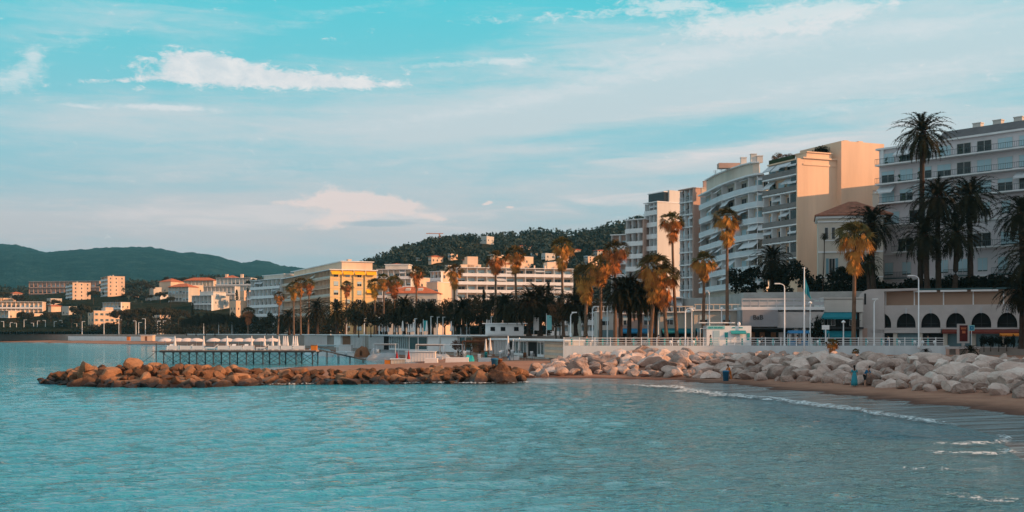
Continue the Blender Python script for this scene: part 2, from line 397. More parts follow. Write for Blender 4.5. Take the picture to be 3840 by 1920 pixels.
# ---- raised decks the town stands on
PAV = mat('paving', (.30, .26, .23), .85, .15, .4)
CONC = mat('concrete', (.42, .40, .38), .85, .18, .5, .4, 3)
ROADM = mat('asphalt', (.06, .06, .065), .9, .15, 1.0)
HEDGEG = mat('dark_undergrowth', (.018, .024, .014), .95, .3, 1.2)
prom = MB().prism([shp(2112, 154.5), (PX(3560, 154.5), 154.5), (PX(3860, 150), 150), (100, 128), (150, 90), (150, 420), shp(2112, 420)], -.5, 3.05)
tag(prom.obj('promenade_pavement', [PAV]), kind='structure')
street = MB().prism([(-760, 745), shp(0, 660), shp(260, 640), shp(600, 560), shp(900, 440), shp(1180, 330), shp(1420, 262), shp(1700, 238), shp(2100, 222), shp(2100, 1200), (-760, 1200)], -.5, 4.5)
tag(street.obj('street_pavement', [PAV]), kind='structure')
terr = MB().prism([shp(2450, 215), shp(2700, 196), shp(2790, 176), shp(3240, 170), shp(3300, 172), (90, 150), (140, 110), (160, 110), (160, 600), shp(2450, 600)], 0, 11.3)
tag(terr.obj('hill_terrace', [CONC]), kind='structure')
rd = MB().prism([shp(2120, 162), (PX(3800, 160), 160), (PX(3800, 167), 167), shp(2120, 169)], 3.05, 3.06)
tag(rd.obj('road', [ROADM]), kind='structure')
# ---- hills: height fields from base to ridge
def fbm(x, y, z=0.0, o=5): return mnoise.fractal(Vector((x, y, z)), 1.0, 2.0, o)
def hill(name, ridge, Yb, Yr, zb, depth, nu, nv, amp, fr, m, zfun=None):
    pxs = [q[0] for q in ridge]; pys = [q[1] for q in ridge]; V = []; H = {}
    for i in range(nu):
        px = pxs[0]+(pxs[-1]-pxs[0])*i/(nu-1); py = interp(pxs, pys, px)
        for j in range(nv):
            s = j/(nv-1); yb = Yb(px) if callable(Yb) else Yb
            if s <= .72:
                q = s/.72; Y = yb+(Yr-yb)*q; zz = zb+(PZ(py, Yr)-zb)*(q**.85)
            else:
                q = (s-.72)/.28; Y = Yr+depth*q; zz = PZ(py, Yr)*(1-q*q)
            x = PX(px, Y); n = fbm(x*fr, Y*fr)*amp + fbm(x*fr*6, Y*fr*6, 3)*amp*.12 + (fbm(x*fr*22, Y*fr*9, 5, 3)*amp*.22 if amp > 20 else 0)
            V.append((x, Y, zz+n*min(1, q*3 if s <= .72 else 1)*(1 if s <= .72 else 1)))
    return tag(put(name, grid_mesh(name, V, nu, nv, m, True)), kind='structure'), V, nu, nv
def hillmat(name, c0, c1, c2, sc):
    m = bpy.data.materials.new(name); m.use_nodes = True; t = NT(m.node_tree); p = t.n['Principled BSDF']
    pos = t.new('ShaderNodeNewGeometry').outputs['Position']
    n = t.noise(pos, sc, 8, .7); n2 = t.noise(pos, sc*9, 6, .75)
    c = t.ramp(t.math('ADD', t.math('MULTIPLY', n, .5), t.math('MULTIPLY', n2, .5)), [(.38, c0), (.5, c1), (.62, c2)])
    t.l.new(c, p.inputs['Base Color']); p.inputs['Roughness'].default_value = 1; p.inputs['Specular IOR Level'].default_value = 0
    b = t.new('ShaderNodeBump'); b.inputs['Strength'].default_value = 1; b.inputs['Distance'].default_value = 12
    t.l.new(n2, b.inputs['Height']); t.l.new(b.outputs[0], p.inputs['Normal'])
    return m
FARM = hillmat('haze_tinted_far_hill', (.003, .030, .045), (.010, .062, .080), (.045, .11, .115), .02)  # blue-green of the distance haze painted into the hill colour
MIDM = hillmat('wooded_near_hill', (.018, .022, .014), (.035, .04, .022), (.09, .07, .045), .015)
far_ridge = [(-900, 960), (-500, 900), (-200, 935), (0, 905), (60, 902), (110, 912), (180, 926), (350, 926), (450, 922), (560, 926), (640, 938), (720, 950), (800, 962), (860, 980), (905, 992), (960, 985), (1010, 990), (1060, 1003), (1130, 1002), (1220, 1012), (1500, 1030), (2000, 1060)]
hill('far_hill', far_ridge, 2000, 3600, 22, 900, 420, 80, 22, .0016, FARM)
mid_ridge = [(1300, 1030), (1420, 992), (1480, 962), (1560, 935), (1640, 915), (1700, 905), (1760, 902), (1850, 897), (1950, 897), (2050, 893), (2130, 893), (2220, 873), (2290, 855), (2400, 830), (2520, 825), (2700, 880), (3000, 960), (3300, 1050)]
def near_hill_z(px, Y):
    q = max(0, min(1, (Y-470)/430)); return 8+(PZ(interp([r[0] for r in mid_ridge], [r[1] for r in mid_ridge], px), 900)-8)*q**.85
_, MIDV, MNU, MNV = hill('near_hill', mid_ridge, 470, 900, 8, 260, 160, 60, 7, .01, MIDM)
left_ridge = [(-600, 1150), (-200, 1110), (60, 1100), (200, 1092), (400, 1080), (500, 1065), (560, 1070), (640, 1060), (760, 1052), (900, 1060), (1000, 1075), (1300, 1060), (1500, 1060)]
_, LEFV, LNU, LNV = hill('town_hill', left_ridge, 640, 1150, 6, 300, 120, 50, 4, .01, MIDM)
# ============================================================ BUILDINGS
WHITE = mat('white_render', (.60, .57, .53), .85, .10, .25, 0, streak=True)
CREAM = mat('cream_render', (.78, .55, .39), .85, .16, .22, 0, streak=True)
CREAM2 = mat('pale_cream_render', (.60, .53, .45), .85, .12, .3, 0, streak=True)
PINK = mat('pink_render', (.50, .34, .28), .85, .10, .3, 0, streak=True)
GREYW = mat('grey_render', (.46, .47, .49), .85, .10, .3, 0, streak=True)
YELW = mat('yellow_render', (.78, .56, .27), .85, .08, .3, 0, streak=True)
SLABM = mat('white_slab', (.78, .78, .78), .8, .08, .6)
FRAMEM = mat('window_frame_paint', (.55, .54, .52), .6, .05)
DARKF = mat('dark_metal', (.03, .03, .035), .5, .1)
ROOFT = mat('terracotta_tile', (.50, .13, .05), .9, .3, 1.2, .6, 6)
ROOFD = mat('grey_roof', (.12, .115, .12), .9, .2, .6)
BRICK = mat('brown_brick', (.20, .075, .045), .9, .25, 3)
AWNW = mat('grey_awning', (.58, .60, .62), .9, .1)
AWNY = mat('yellow_awning', (.90, .45, .02), .9, .08)
AWNT = mat('teal_awning', (.01, .19, .24), .85, .1)
AWNO = mat('orange_awning', (.62, .20, .03), .9, .1)
BLUEM = mat('blue_paint', (.02, .16, .34), .6, .1)
TEALM = mat('teal_paint', (.03, .33, .34), .6, .1)
BLIND = mat('roller_blind', (.42, .58, .64), .8, .06)
SHUTB = mat('blue_shutter', (.16, .30, .36), .7, .1)
WOODM = mat('brown_wood', (.22, .09, .04), .8, .2, 2)
DARKI = mat('dark_interior', (.012, .012, .014), .9, .2)
m = bpy.data.materials.new('window_glass'); m.use_nodes = True; p = m.node_tree.nodes['Principled BSDF']
p.inputs['Base Color'].default_value = (.012, .017, .02, 1); p.inputs['Roughness'].default_value = .12; p.inputs['Specular IOR Level'].default_value = .5
GLASS = m
def face(ox, oy, ang):
    a = (math.cos(R(ang)), math.sin(R(ang))); return dict(o=(ox, oy), a=a, n=(a[1], -a[0]), ang=R(ang))
def fp(f, u, v): return (f['o'][0]+f['a'][0]*u+f['n'][0]*v, f['o'][1]+f['a'][1]*u+f['n'][1]*v)
def fbox(mb, f, a0, a1, n0, n1, z0, z1): return mb.obox(f['o'], f['a'], f['n'], a0, a1, n0, n1, z0, z1)
WINC = {}
def win_meshes(w_, h, style, fm):
    key = (round(w_, 2), round(h, 2), style, fm.name)
    if key in WINC: return WINC[key]
    mb = MB(); t = .07; d = .07
    for b_ in ((0, t, 0, h), (w_-t, w_, 0, h), (t, w_-t, 0, t), (t, w_-t, h-t, h)): mb.box(b_[0], b_[1], -d, 0, b_[2], b_[3])
    if style != 'single': mb.box(w_/2-.03, w_/2+.03, -d*.8, 0, t, h-t)
    bl = {'blind': .92, 'half': .5, 'third': .3}.get(style, 0)
    if bl: mb.mi = 1; mb.box(t, w_-t, -.055, -.02, h-t-(h-2*t)*bl, h-t); mb.mi = 0
    if style == 'shut':
        mb.mi = 2; mb.box(-w_*.45, -.03, -.05, 0, 0, h); mb.box(w_+.03, w_*1.45, -.05, 0, 0, h); mb.mi = 0
    pm = MB(); pm.box(t, w_-t, -.018, .01, t, h-t)
    WINC[key] = (mb.mesh('window', [fm, BLIND, SHUTB]), pm.mesh('pane', [GLASS]))
    return WINC[key]
def window(T, f, u, z, w_, h, style='plain', fm=None, pane=True, off=0.0):
    fm = fm or FRAMEM
    a, b = win_meshes(w_, h, style, fm); x, y = fp(f, u, off)
    o = put('window', a, T, (x, y, z), f['ang']); q = put('pane', b, o)
    return o
def railing(mb, f, a0, a1, n, z, kind, h=.95):
    if kind == 'solid': fbox(mb, f, a0, a1, n-.12, n, z, z+h)
    elif kind == 'glass': fbox(mb, f, a0, a1, n-.03, n-.01, z+.1, z+h-.05); fbox(mb, f, a0, a1, n-.06, n, z+h-.05, z+h)
    else:
        fbox(mb, f, a0, a1, n-.06, n, z+h-.06, z+h); fbox(mb, f, a0, a1, n-.05, n-.01, z+.08, z+.13)
        k = int((a1-a0)/.28)
        for i in range(k+1):
            u = a0+(a1-a0)*i/max(1, k); fbox(mb, f, u-.018, u+.018, n-.045, n-.015, z+.13, z+h-.06)
def balcony_floor(T, f, L, z, depth, bays, pitch, rl='solid', slabm=None, railm=None, fins=True, awn=.2, awm=None, wm=None, a0=0.0, rg=None, winh=2.2, pane=True, furn=True, WS=None):
    """one storey of a balconied front: slab with partitions, railing, windows, awnings"""
    rg = rg or rnd; slabm = slabm or SLABM; railm = railm or slabm
    mb = MB(); fbox(mb, f, a0, L, .02, depth, z-.22, z)
    bw = (L-a0)/bays
    if fins:
        for i in range(bays+1):
            u = a0+bw*i; u0 = max(a0, u-.07); u1 = min(L, u+.07)
            fbox(mb, f, u0, u1, .02, depth-.25, z, z+pitch-.225)
    b_ = mb.obj('balcony', [slabm], T)
    mr = MB(); railing(mr, f, a0, L, depth-.02, z+.002, rl); mr.obj('railing', [railm], b_)
    for i in range(bays):
        ww = min(bw*.72, 3.0); u = a0+bw*(i+.5)-ww/2
        window(T, f, u, z+.03, ww, winh, rg.choice(WS or ['plain', 'plain', 'half', 'third', 'blind']), wm, pane)
        if rg.random() < awn:
            am = MB(); d = depth*rg.uniform(.7, 1.15); uu0 = a0+bw*i+.12; uu1 = a0+bw*(i+1)-.12
            zt = z+pitch-.32; zb_ = zt-.35-d*rg.uniform(.25, .7)
            P = [(*fp(f, uu0, .1), zt), (*fp(f, uu1, .1), zt), (*fp(f, uu1, d+.2), zb_), (*fp(f, uu0, d+.2), zb_)]
            Q = [(a, b, c-.04) for a, b, c in P]
            am.quad(P[0], P[3], P[2], P[1]); am.quad(*Q); am.quad(P[3], Q[3], Q[2], P[2]); am.quad(P[0], Q[0], Q[3], P[3]); am.quad(P[1], P[2], Q[2], Q[1])
            fbox(am, f, uu0, uu1, d+.17, d+.2, zb_-.22, zb_-.04)
            am.obj('awning', [awm or AWNW], T)
        if furn and rg.random() < .35:
            u = a0+bw*(i+rg.uniform(.25, .6)); pm = MB(); s_ = rg.uniform(.3, .5)
            x, y = fp(f, u, depth-.45)
            for k in range(7): pm.quad(*[(x+rg.uniform(-s_, s_), y+rg.uniform(-.2, .2), z+.3+rg.uniform(.1, 1.1)) for q in range(3)])
            pm.box(x-.2, x+.2, y-.15, y+.15, z+.003, z+.35)
            pm.obj('planter', [DARKG], T)
DARKG = mat('balcony_plant', (.03, .05, .02), .9, .3, 3)
def chimney(T, x, y, z, w_=1.0, d=.8, h=1.6, m_=None, pots=2):
    mb = MB(); mb.box(x-w_/2, x+w_/2, y-d/2, y+d/2, z, z+h); mb.box(x-w_/2-.08, x+w_/2+.08, y-d/2-.08, y+d/2+.08, z+h, z+h+.15)
    for i in range(pots):
        u = x-w_/2+w_*(i+.5)/pots; mb.lathe([(.14, z+h+.15), (.12, z+h+.55)], 8, (u, y))
    return mb.obj('chimney', [m_ or WHITE], T)
def hip_roof(T, x0, x1, y0, y1, z, h, ov, m_, inset=None):
    inset = (y1-y0)/2 if inset is None else inset
    mb = MB(); a = [(x0-ov, y0-ov, z), (x1+ov, y0-ov, z), (x1+ov, y1+ov, z), (x0-ov, y1+ov, z)]
    ym = (y0+y1)/2; r0 = (min(x0+inset, (x0+x1)/2-.1), ym, z+h); r1 = (max(x1-inset, (x0+x1)/2+.1), ym, z+h)
    mb.quad(a[0], a[1], r1, r0); mb.quad(a[2], a[3], r0, r1); mb.quad(a[1], a[2], r1); mb.quad(a[3], a[0], r0)
    mb.box(x0-ov, x1+ov, y0-ov, y1+ov, z-.2, z-.002)
    return mb.obj('roof', [m_], T)
def flat_roof(T, x0, x1, y0, y1, z, m_=None, ov=.25, th=.25, para=.0):
    mb = MB(); mb.box(x0-ov, x1+ov, y0-ov, y1+ov, z, z+th)
    if para:
        mb.box(x0, x1, y0, y0+.2, z+th, z+th+para); mb.box(x0, x1, y1-.2, y1, z+th, z+th+para)
        mb.box(x0, x0+.2, y0+.2, y1-.2, z+th, z+th+para); mb.box(x1-.2, x1, y0+.2, y1-.2, z+th, z+th+para)
    return mb.obj('roof', [m_ or SLABM], T)
def antenna(T, x, y, z, h=2.5):
    mb = MB(); mb.tube([(x, y, z), (x, y, z+h)], .04, 5)
    for k in range(4): mb.box(x-.5+.05*k, x+.5-.05*k, y-.02, y+.02, z+h-.15-.22*k, z+h-.12-.22*k)
    return mb.obj('antenna', [DARKF], T)
def solve(px_l, px_c, px_r, Y, rz):
    cx = PX(px_c, Y); c, s = math.cos(R(rz)), math.sin(R(rz)); kl = (px_l-1920)/F; kr = (px_r-1920)/F
    L = (cx-kl*Y)/(c-kl*s) if px_l is not None else 0
    W = (kr*Y-cx)/(-s-kr*c) if abs(-s-kr*c) > 1e-6 else 10
    return cx, L, W
# ---------------------------------------------------------------- R1 large grey apartment block at the right edge
def big_right_block():
    Lr = 112; rz = -50.3; c, s = math.cos(R(rz)), math.sin(R(rz))
    ox, oy = PX(3297, 193)+c*Lr, 193+s*Lr
    T = thing('apartment_block', 'long grey-white apartment block at the right edge behind the date palms', 'apartment block', (ox, oy, 11.3), R(rz))
    H = 24.7
    bx('wall', GREYL, T, -Lr, 0, 0, 30, 0, H)
    f = face(-Lr, 0, 0); rg = random.Random(3)
    # attic storey set back with dark sloping roof, chimneys
    mb = MB(); mb.xprism([(.1, H+.3), (13.9, H+.3), (11, H+2.0), (2.2, H+2.0)], -Lr+10.5, -.5); mb.obj('attic_roof', [ROOFD], T)
    flat_roof(T, -Lr, 0, 0, 30, H, SLABM, .45, .3)
    for u in (15.2, 18.6, 22.0, 34, 40): chimney(T, -Lr+u, 4.5, H+1.0, 1.35, 1.0, 1.9, WHITE, 0)
    for u in (2.5,): chimney(T, -Lr+u, 9, H+.3, .8, .8, 1.0, WHITE, 1)
    # upper balcony storeys
    for zi, (z, rl) in enumerate(((22.1-0.0, 'bar'), (18.9, 'bar'), (15.6, 'bar'))):
        balcony_floor(T, f, 44, z, 1.35, 13, 3.2 if zi else 2.55, rl, SLABM, BALR, False, .14, wm=FRAMEM, a0=0, rg=rg, winh=2.1 if zi else 1.9, WS=['blind', 'blind', 'half', 'plain', 'third', 'blind'])
    # middle: sections of balcony
    for (a0, a1, z) in ((0, 9.5, 11.9), (3, 11, 7.3), (16, 25, 7.3), (27, 36, 11.9), (28, 38, 7.3)):
        balcony_floor(T, f, a1, z, 1.1, max(2, int((a1-a0)/3.2)), 3.6, 'bar', SLABM, BALR, False, 0, a0=a0, rg=rg, WS=['blind', 'blind', 'half', 'plain'])
    for u in np.arange(11.5, 27, 3.3): window(T, f, float(u), 12.2, 1.5, 2.1, rg.choice(['blind', 'half', 'plain']))
    for u in np.arange(1, 44, 3.3): window(T, f, float(u), 3.4, 1.7, 2.2, rg.choice(['blind', 'blind', 'half', 'plain']))
    for (u0, u1, z) in ((10.2, 10.6, 0), (25.8, 26.2, 0)):
        mb = MB(); fbox(mb, f, u0, u1, .02, .3, 0, 15.3); mb.obj('pilaster', [GREYL], T)
    mb = MB(); fbox(mb, f, 0, 44, .02, .22, 11.4, 11.62); fbox(mb, f, 0, 44, .02, .22, 6.9, 7.05); fbox(mb, f, 0, 44, .02, .3, 2.7, 2.9); mb.obj('string_course', [SLABM], T)
    for u in (1, 12, 20, 30):
        mb = MB(); railing(mb, f, u, u+4.5, .5, 3.0, 'bar'); fbox(mb, f, u, u+4.5, .31, .52, 2.78, 3.0); mb.obj('railing', [BALR], T)
    mb = MB(); fbox(mb, f, .4, 1.0, .03, .3, 22.1, H); mb.obj('downpipe', [SLABM], T)
    return T
GREYL = mat('light_grey_render', (.66, .61, .63), .85, .08, .2, 0, streak=True)
BALR = mat('grey_green_railing', (.07, .11, .12), .6, .1)
big_right_block()
# off to the right, out of the picture, an added tower stands to shade the beach
T = thing('apartment_block', 'unseen cream tower added past the right end of the promenade to shade the beach', 'apartment block', (136, 15, 8), R(-90+0))
T.rotation_euler = (0, 0, R(-90)); bx('wall', CREAM2, T, -82, 0, 0, 14, -8, 40); flat_roof(T, -82, 0, 0, 14, 40)
f = face(-82, 0, 0)
for k in range(6):
    for i in range(8): window(T, f, 3+i*9.6, 3+k*6, 2.6, 2.0, 'half')
# ---------------------------------------------------------------- B2 block with tall blank sunlit end wall
def garden_block():
    rz = -67.7; Y = 204; cx, L, W = solve(2858, 2990, 3296, Y, rz)
    T = thing('apartment_block', 'apartment block with a tall blank sunlit end wall and a roof garden', 'apartment block', (cx, Y, 11.3), R(rz))
    z1 = PZ(592, Y)-11.3; f = face(-L, 0, 0); rg = random.Random(5); dep = 1.5
    zt1 = PZ(575, 207)-11.3; zt2 = PZ(545, 211)-11.3; w1 = W*.47
    bx('wall', CREAM, T, -L, 0, dep, w1, 0, z1)
    mb = MB(); mb.box(-L, 1.4, w1, W, 0, zt2); mb.obj('blank_wall', [CREAM], T)
    mb = MB(); mb.box(-3.2, 0.02, 2.0, w1-1.1, z1, zt1-.2); mb.box(-3.3, .25, 1.9, w1-1.0, zt1-.2, zt1); mb.box(-.3, .12, 1.2, w1-.05, z1-1.2, z1-.9); mb.obj('parapet', [CREAM], T)
    mb = MB(); mb.box(-L, .3, dep-.4, w1, z1, z1+.25); mb.obj('roof', [CREAM], T)
    mb = MB()
    for (x, y) in ((-1, w1+2.5), (-.8, w1+5.6)): mb.box(x-.7, x+.7, y-.5, y+.5, zt2, zt2+.5)
    mb.obj('chimney', [CREAM], T)
    mb = MB(); mb.box(1.0, 1.41, W-2.6, W-1.6, zt2-9.6, zt2-8.6); mb.obj('wall_vent', [PINK], T)
    n = 8; pitch = 3.0
    for k in range(n):
        z = z1-2.75-k*pitch
        if z < 2: break
        ff = face(-L, dep, 0)
        balcony_floor(T, ff, L-.02, z, dep, 4, pitch, 'glass' if k % 3 else 'solid', SLABM, BROWNR, k > 1, .42, rg=rg)
        # corner loggia glazing
        mb = MB(); mb.box(-2.1, -.05, .12, .18, z+.95, z+2.5); mb.obj('loggia_glazing', [GLASS], T)
    # small face panel closing the balconies at the corner
    bx('corner_pier', CREAM, T, -.28, .0, -.02, dep-.01, -1, z1-.02)
    # planters and garden trees on the roof
    planterb = MB(); planterb.box(-L, -3.5, dep, dep+.6, z1+.25, z1+1.1); planterb.obj('roof_planter', [DARKG], T)
    return T, L, z1
BROWNR = mat('smoked_railing', (.20, .17, .16), .5, .1)
garden_block()
# ---------------------------------------------------------------- B3 curved block
def curved_block():
    pts = [shp(2621, 250), shp(2660, 241), shp(2700, 232), shp(2750, 224.5), shp(2800, 218.6), shp(2838, 215.5), shp(2862, 215.2)]
    O = Vector((*pts[-1], 11.3)); P = [(x-O.x, y-O.y) for x, y in pts]
    T = thing('apartment_block', 'curved white apartment block with continuous balconies and grey awnings', 'apartment block', O)
    dep = 1.6; z1 = PZ(655, 215.4)-11.3; pitch = 3.03; rg = random.Random(11)
    # body: offset inwards (left of travel is away from the viewer)
    N = len(P); ins = []
    for i in range(N):
        d = (Vector(P[min(i+1, N-1)])-Vector(P[max(i-1, 0)])).normalized(); ins.append((P[i][0]-d.y*dep, P[i][1]+d.x*dep))
    body = ins+[(ins[-1][0]+4, ins[-1][1]+14), (ins[0][0]+16, ins[0][1]+8)]
    MB().prism(body, 0, z1).obj('wall', [CREAM2], T)
    rb = MB(); rb.strip(P, -dep-1, .25, z1, z1+.3); rb.obj('roof', [SLABM], T)
    nfl = 8
    fins_at = [0, 2, 4, 5]
    for k in range(nfl+1):
        z = z1-2.85-k*pitch
        if z < .3: break
        mb = MB(); mb.strip(P, -dep-.05, 0, z-.24, z)
        for i in range(N-1):
            a = Vector(P[i]); b_ = Vector(P[i+1]); d = (b_-a).normalized(); ang = math.degrees(math.atan2(d.y, d.x)); ln = (b_-a).length
            f = face(P[i][0], P[i][1], ang)
            fbox(mb, f, .0, .16, -dep, -.3, z, z+pitch-.245)
            fi = face(*ins[i], ang); nb = max(1, int(ln/3.0)); bw = ln/nb
            for q in range(nb):
                window(T, fi, bw*(q+.5)-bw*.36, z+.03, bw*.72, 2.25, rg.choice(['plain', 'half', 'third', 'blind', 'plain']))
                if rg.random() < .42:
                    am = MB(); u0, u1 = bw*q+.2, bw*(q+1)-.1; dd = rg.uniform(.2, .9); zt = z+pitch-.3; zb_ = zt-rg.uniform(.5, 1.5)
                    A_ = [(*fp(f, u0, -.9), zt), (*fp(f, u1, -.9), zt), (*fp(f, u1, dd), zb_), (*fp(f, u0, dd), zb_)]; B_ = [(a1, b1, c1-.04) for a1, b1, c1 in A_]
                    am.quad(A_[0], A_[3], A_[2], A_[1]); am.quad(*B_); am.quad(A_[3], B_[3], B_[2], A_[2]); am.quad(A_[0], B_[0], B_[3], A_[3]); am.quad(A_[1], A_[2], B_[2], B_[1])
                    am.obj('awning', [AWNW], T)
        b0 = mb.obj('balcony', [SLABM], T)
        mr = MB(); mr.strip(P, -.08, 0.03, z+.002, z+.9); mr.obj('railing', [RAILG], b0)
    # penthouse set back
    pen = [(x-(-.0), y+3.5) for x, y in P[1:]]
    MB().prism(pen+[(P[-1][0]+2, P[-1][1]+12), (P[1][0]+12, P[1][1]+6)], z1+.3, z1+2.7).obj('penthouse', [CREAM2], T)
    mb = MB(); mb.strip([(x, y+3.3) for x, y in P[1:]], -2, .5, z1+2.7, z1+2.9); mb.obj('penthouse_roof', [SLABM], T)
    mb = MB(); bxp = P[3]; mb.box(bxp[0]-2.5, bxp[0]+3, bxp[1]+2, bxp[1]+4, z1+2.9, z1+3.9); mb.obj('lift_housing', [PINK], T)
    for q, h in ((4, 1.4), (5, 1.6), (6, 1.2)): chimney(T, P[q][0]+.3, P[q][1]+4.5, z1+2.9, 1.1, .8, h, WHITE, 0)
    chimney(T, P[0][0]+1.4, P[0][1]+1.0, z1+.3, 1.5, 1.2, 1.6, CREAM, 0); chimney(T, P[0][0]+1.5, P[0][1]+1.1, z1+2.0, .8, .8, 1.4, PINK, 0)
    antenna(T, P[1][0]+2, P[1][1]+4, z1+2.9, 2.2); antenna(T, P[2][0]+1, P[2][1]+4, z1+2.9, 1.6)
    # ground floors
    bx('base_wall', GREYW, T, P[2][0]+1, P[-1][0]+1.5, P[-1][1]+.6, P[-1][1]+3, -6, .2)
RAILG = mat('white_railing_panel', (.60, .65, .68), .7, .06)
curved_block()
# ---------------------------------------------------------------- generic block with a shaded front and a sunny end wall
RECTS = []
def block(label, pl, pc, pr, Y, rz, py_top, z0, floors, wallm, bays=4, sidew=0, name='apartment_block', balc=True, rl='solid', roofm=None, roof='flat', railm=None,
          awn=.2, seed=1, dep=1.2, fins=True, slabm=None, pent=0, chim=0, pane=True, awm=None, sidem=None, sidestyle='plain', cat='apartment block', wide=None, winh=None, group=None, minW=8, awl=None, fwin=True):
    cx, L, W = solve(pl, pc, pr, Y, rz)
    Wd = max(W, minW) if wide is None else wide
    T = thing(name, label, cat, (cx, Y, z0), R(rz), group); rg = random.Random(seed)
    H = PZ(py_top, Y)-z0; pitch = H/floors; RECTS.append((pl-3, pr+3, py_top-6, HZ-(z0+H*(.38 if H > 20 else .3)-CZ)/Y*F, Y))
    d = dep if balc else 0
    bx('wall', wallm, T, -L, 0, d, Wd, -6, H)
    if balc and sidem is not None: bx('end_wall', sidem, T, -.25, .03, -.03, Wd, -6, H)
    f = face(-L, d, 0)
    if roof == 'flat': flat_roof(T, -L, 0, 0, Wd, H, roofm or SLABM, .15, .22, .0)
    else: hip_roof(T, -L, 0, 0, Wd, H+.2, min(Wd, L)*.22, .5, roofm or ROOFT)
    for k in range(floors):
        z = H-pitch*(k+1)
        if balc and k < floors: balcony_floor(T, f, L, z+.12, dep, bays, pitch, rl, slabm, railm, fins, awn, awm, rg=rg, pane=pane, winh=winh or min(2.2, pitch-.7), furn=pane)
        elif fwin:
            bw = L/bays
            for i in range(bays): window(T, f, bw*(i+.5)-.55, z+.8, 1.1, 1.5, rg.choice(['plain', 'half', 'shut']) if bays < 9 else 'plain', None, pane)
    if sidew:
        fs = face(0, 0, 90); bw = Wd/sidew
        for k in range(floors):
            z = H-pitch*(k+1)
            for i in range(sidew): window(T, fs, bw*(i+.5)-.5, z+.8, 1.0, 1.35, sidestyle, None, pane, off=.03)
    for i in range(chim): chimney(T, -L*(i+.7)/(chim+.4), Wd*.45, H+.2, 1.1, .9, 1.3, None, 0)
    if pent:
        bx('penthouse', wallm, T, -L*.8, -L*.12, d+2, Wd-1, H+.22, H+.22+pent); mb = MB(); mb.box(-L*.83, -L*.09, d+1.6, Wd-.8, H+.22+pent, H+.42+pent); mb.obj('penthouse_roof', [SLABM], T)
    return T, L, Wd, H
# narrow pink block left of the curved one
T, L, Wd, H = block('narrow pinkish-brown apartment block wedged between the white and the curved block', 2546, 2600, 2622, 252, -62, 706, 9, 10, PINK, 3, 0, rl='bar', awn=.1, seed=4, dep=1.0, wide=12, railm=RAILG, roofm=PINK, sidem=PINK)
# white block with sunlit gable
T, L, Wd, H = block('white apartment block with a plain sunlit gable behind the tall fan palm', 2415, 2465, 2546, 285, -60, 757, 8, 10, WHITE, 3, 0, rl='solid', awn=.35, seed=6, dep=1.4, sidem=WHITE)
mb = MB(); mb.box(-6, -.1, Wd*.48, Wd-.3, H+.22, H+3.2); mb.obj('stair_tower', [WHITE], T)
mb = MB(); mb.box(-7, -.6, 2.5, Wd*.46, H+.22, H+2.7); mb.obj('glazed_penthouse', [GLASS], T); mb = MB(); mb.box(-7.2, -.4, 2.3, Wd*.47, H+2.7, H+2.9); mb.obj('penthouse_roof', [SLABM], T)
# terraced block at the left end of the near row
T, L, Wd, H = block('pinkish apartment block with deep white terraces at the left end of the near row', 2345, 2413, 2440, 288, -42, 822, 8, 8, PINK, 3, 0, rl='solid', awn=.05, seed=8, dep=1.9, chim=1, wide=12, sidem=PINK)
T2, _, _, _ = block('low pinkish wing with small balconies, lit penthouse on its roof', 2290, 2352, 2356, 293, -30, 880, 8, 6, PINK, 2, 0, rl='solid', awn=.0, seed=9, dep=1.4, wide=12, chim=1)
# villa with tiled roof
def villa():
    Y = 187; T = thing('villa', 'old cream villa with tiled roof and blue shutters between the two big blocks', 'villa', (*shp(3068, Y), 11.3), R(-14))
    H = PZ(812, Y)-11.3; L = 10.2; W = 9
    bx('wall', CREAM2, T, 0, L, 0, W, -8, H); f = face(0, 0, 0)
    mb = MB(); mb.box(-.35, L+.35, -.35, W+.35, H-.35, H); fbox(mb, f, -.1, L+.1, .02, .18, H-1.0, H-.8); fbox(mb, f, 0, L, .02, .16, H-6.0, H-5.75); fbox(mb, f, 0, L, .02, .16, 2.8, 3.0); mb.obj('cornice', [SLABM], T)
    hip_roof(T, 0, L+1, 0, W, H+.21, 2.6, .55, mat('toned_brown_tile', (.26, .10, .06), .9, .35, 1.5, .6, 6), 5)  # tile colour darkened for the grazing light on this roof
    chimney(T, L-1.0, 3.0, H+.3, .9, .7, 3.4, CREAM2, 2)
    for u in (1.0, 2.1, 3.2, 5.9, 7.2): window(T, f, u, H-3.8, .62, 2.0, 'single')
    for u in (1.5, 6.2): window(T, f, u+.2, H-9.6, 1.0, 2.7, 'shut')
    for u in (2.0, 6.4): window(T, f, u, 0.6, 1.3, 2.6, 'plain')
    mb = MB(); fbox(mb, f, .9, 4.0, .02, .1, H-4.05, H-3.9); mb.obj('window_sill', [SLABM], T)
    for u in (.15, 4.6, 9.6):
        mb = MB(); fbox(mb, f, u, u+.5, .03, .15, -2, H-6.05); mb.obj('pilaster', [CREAM2], T)
villa()
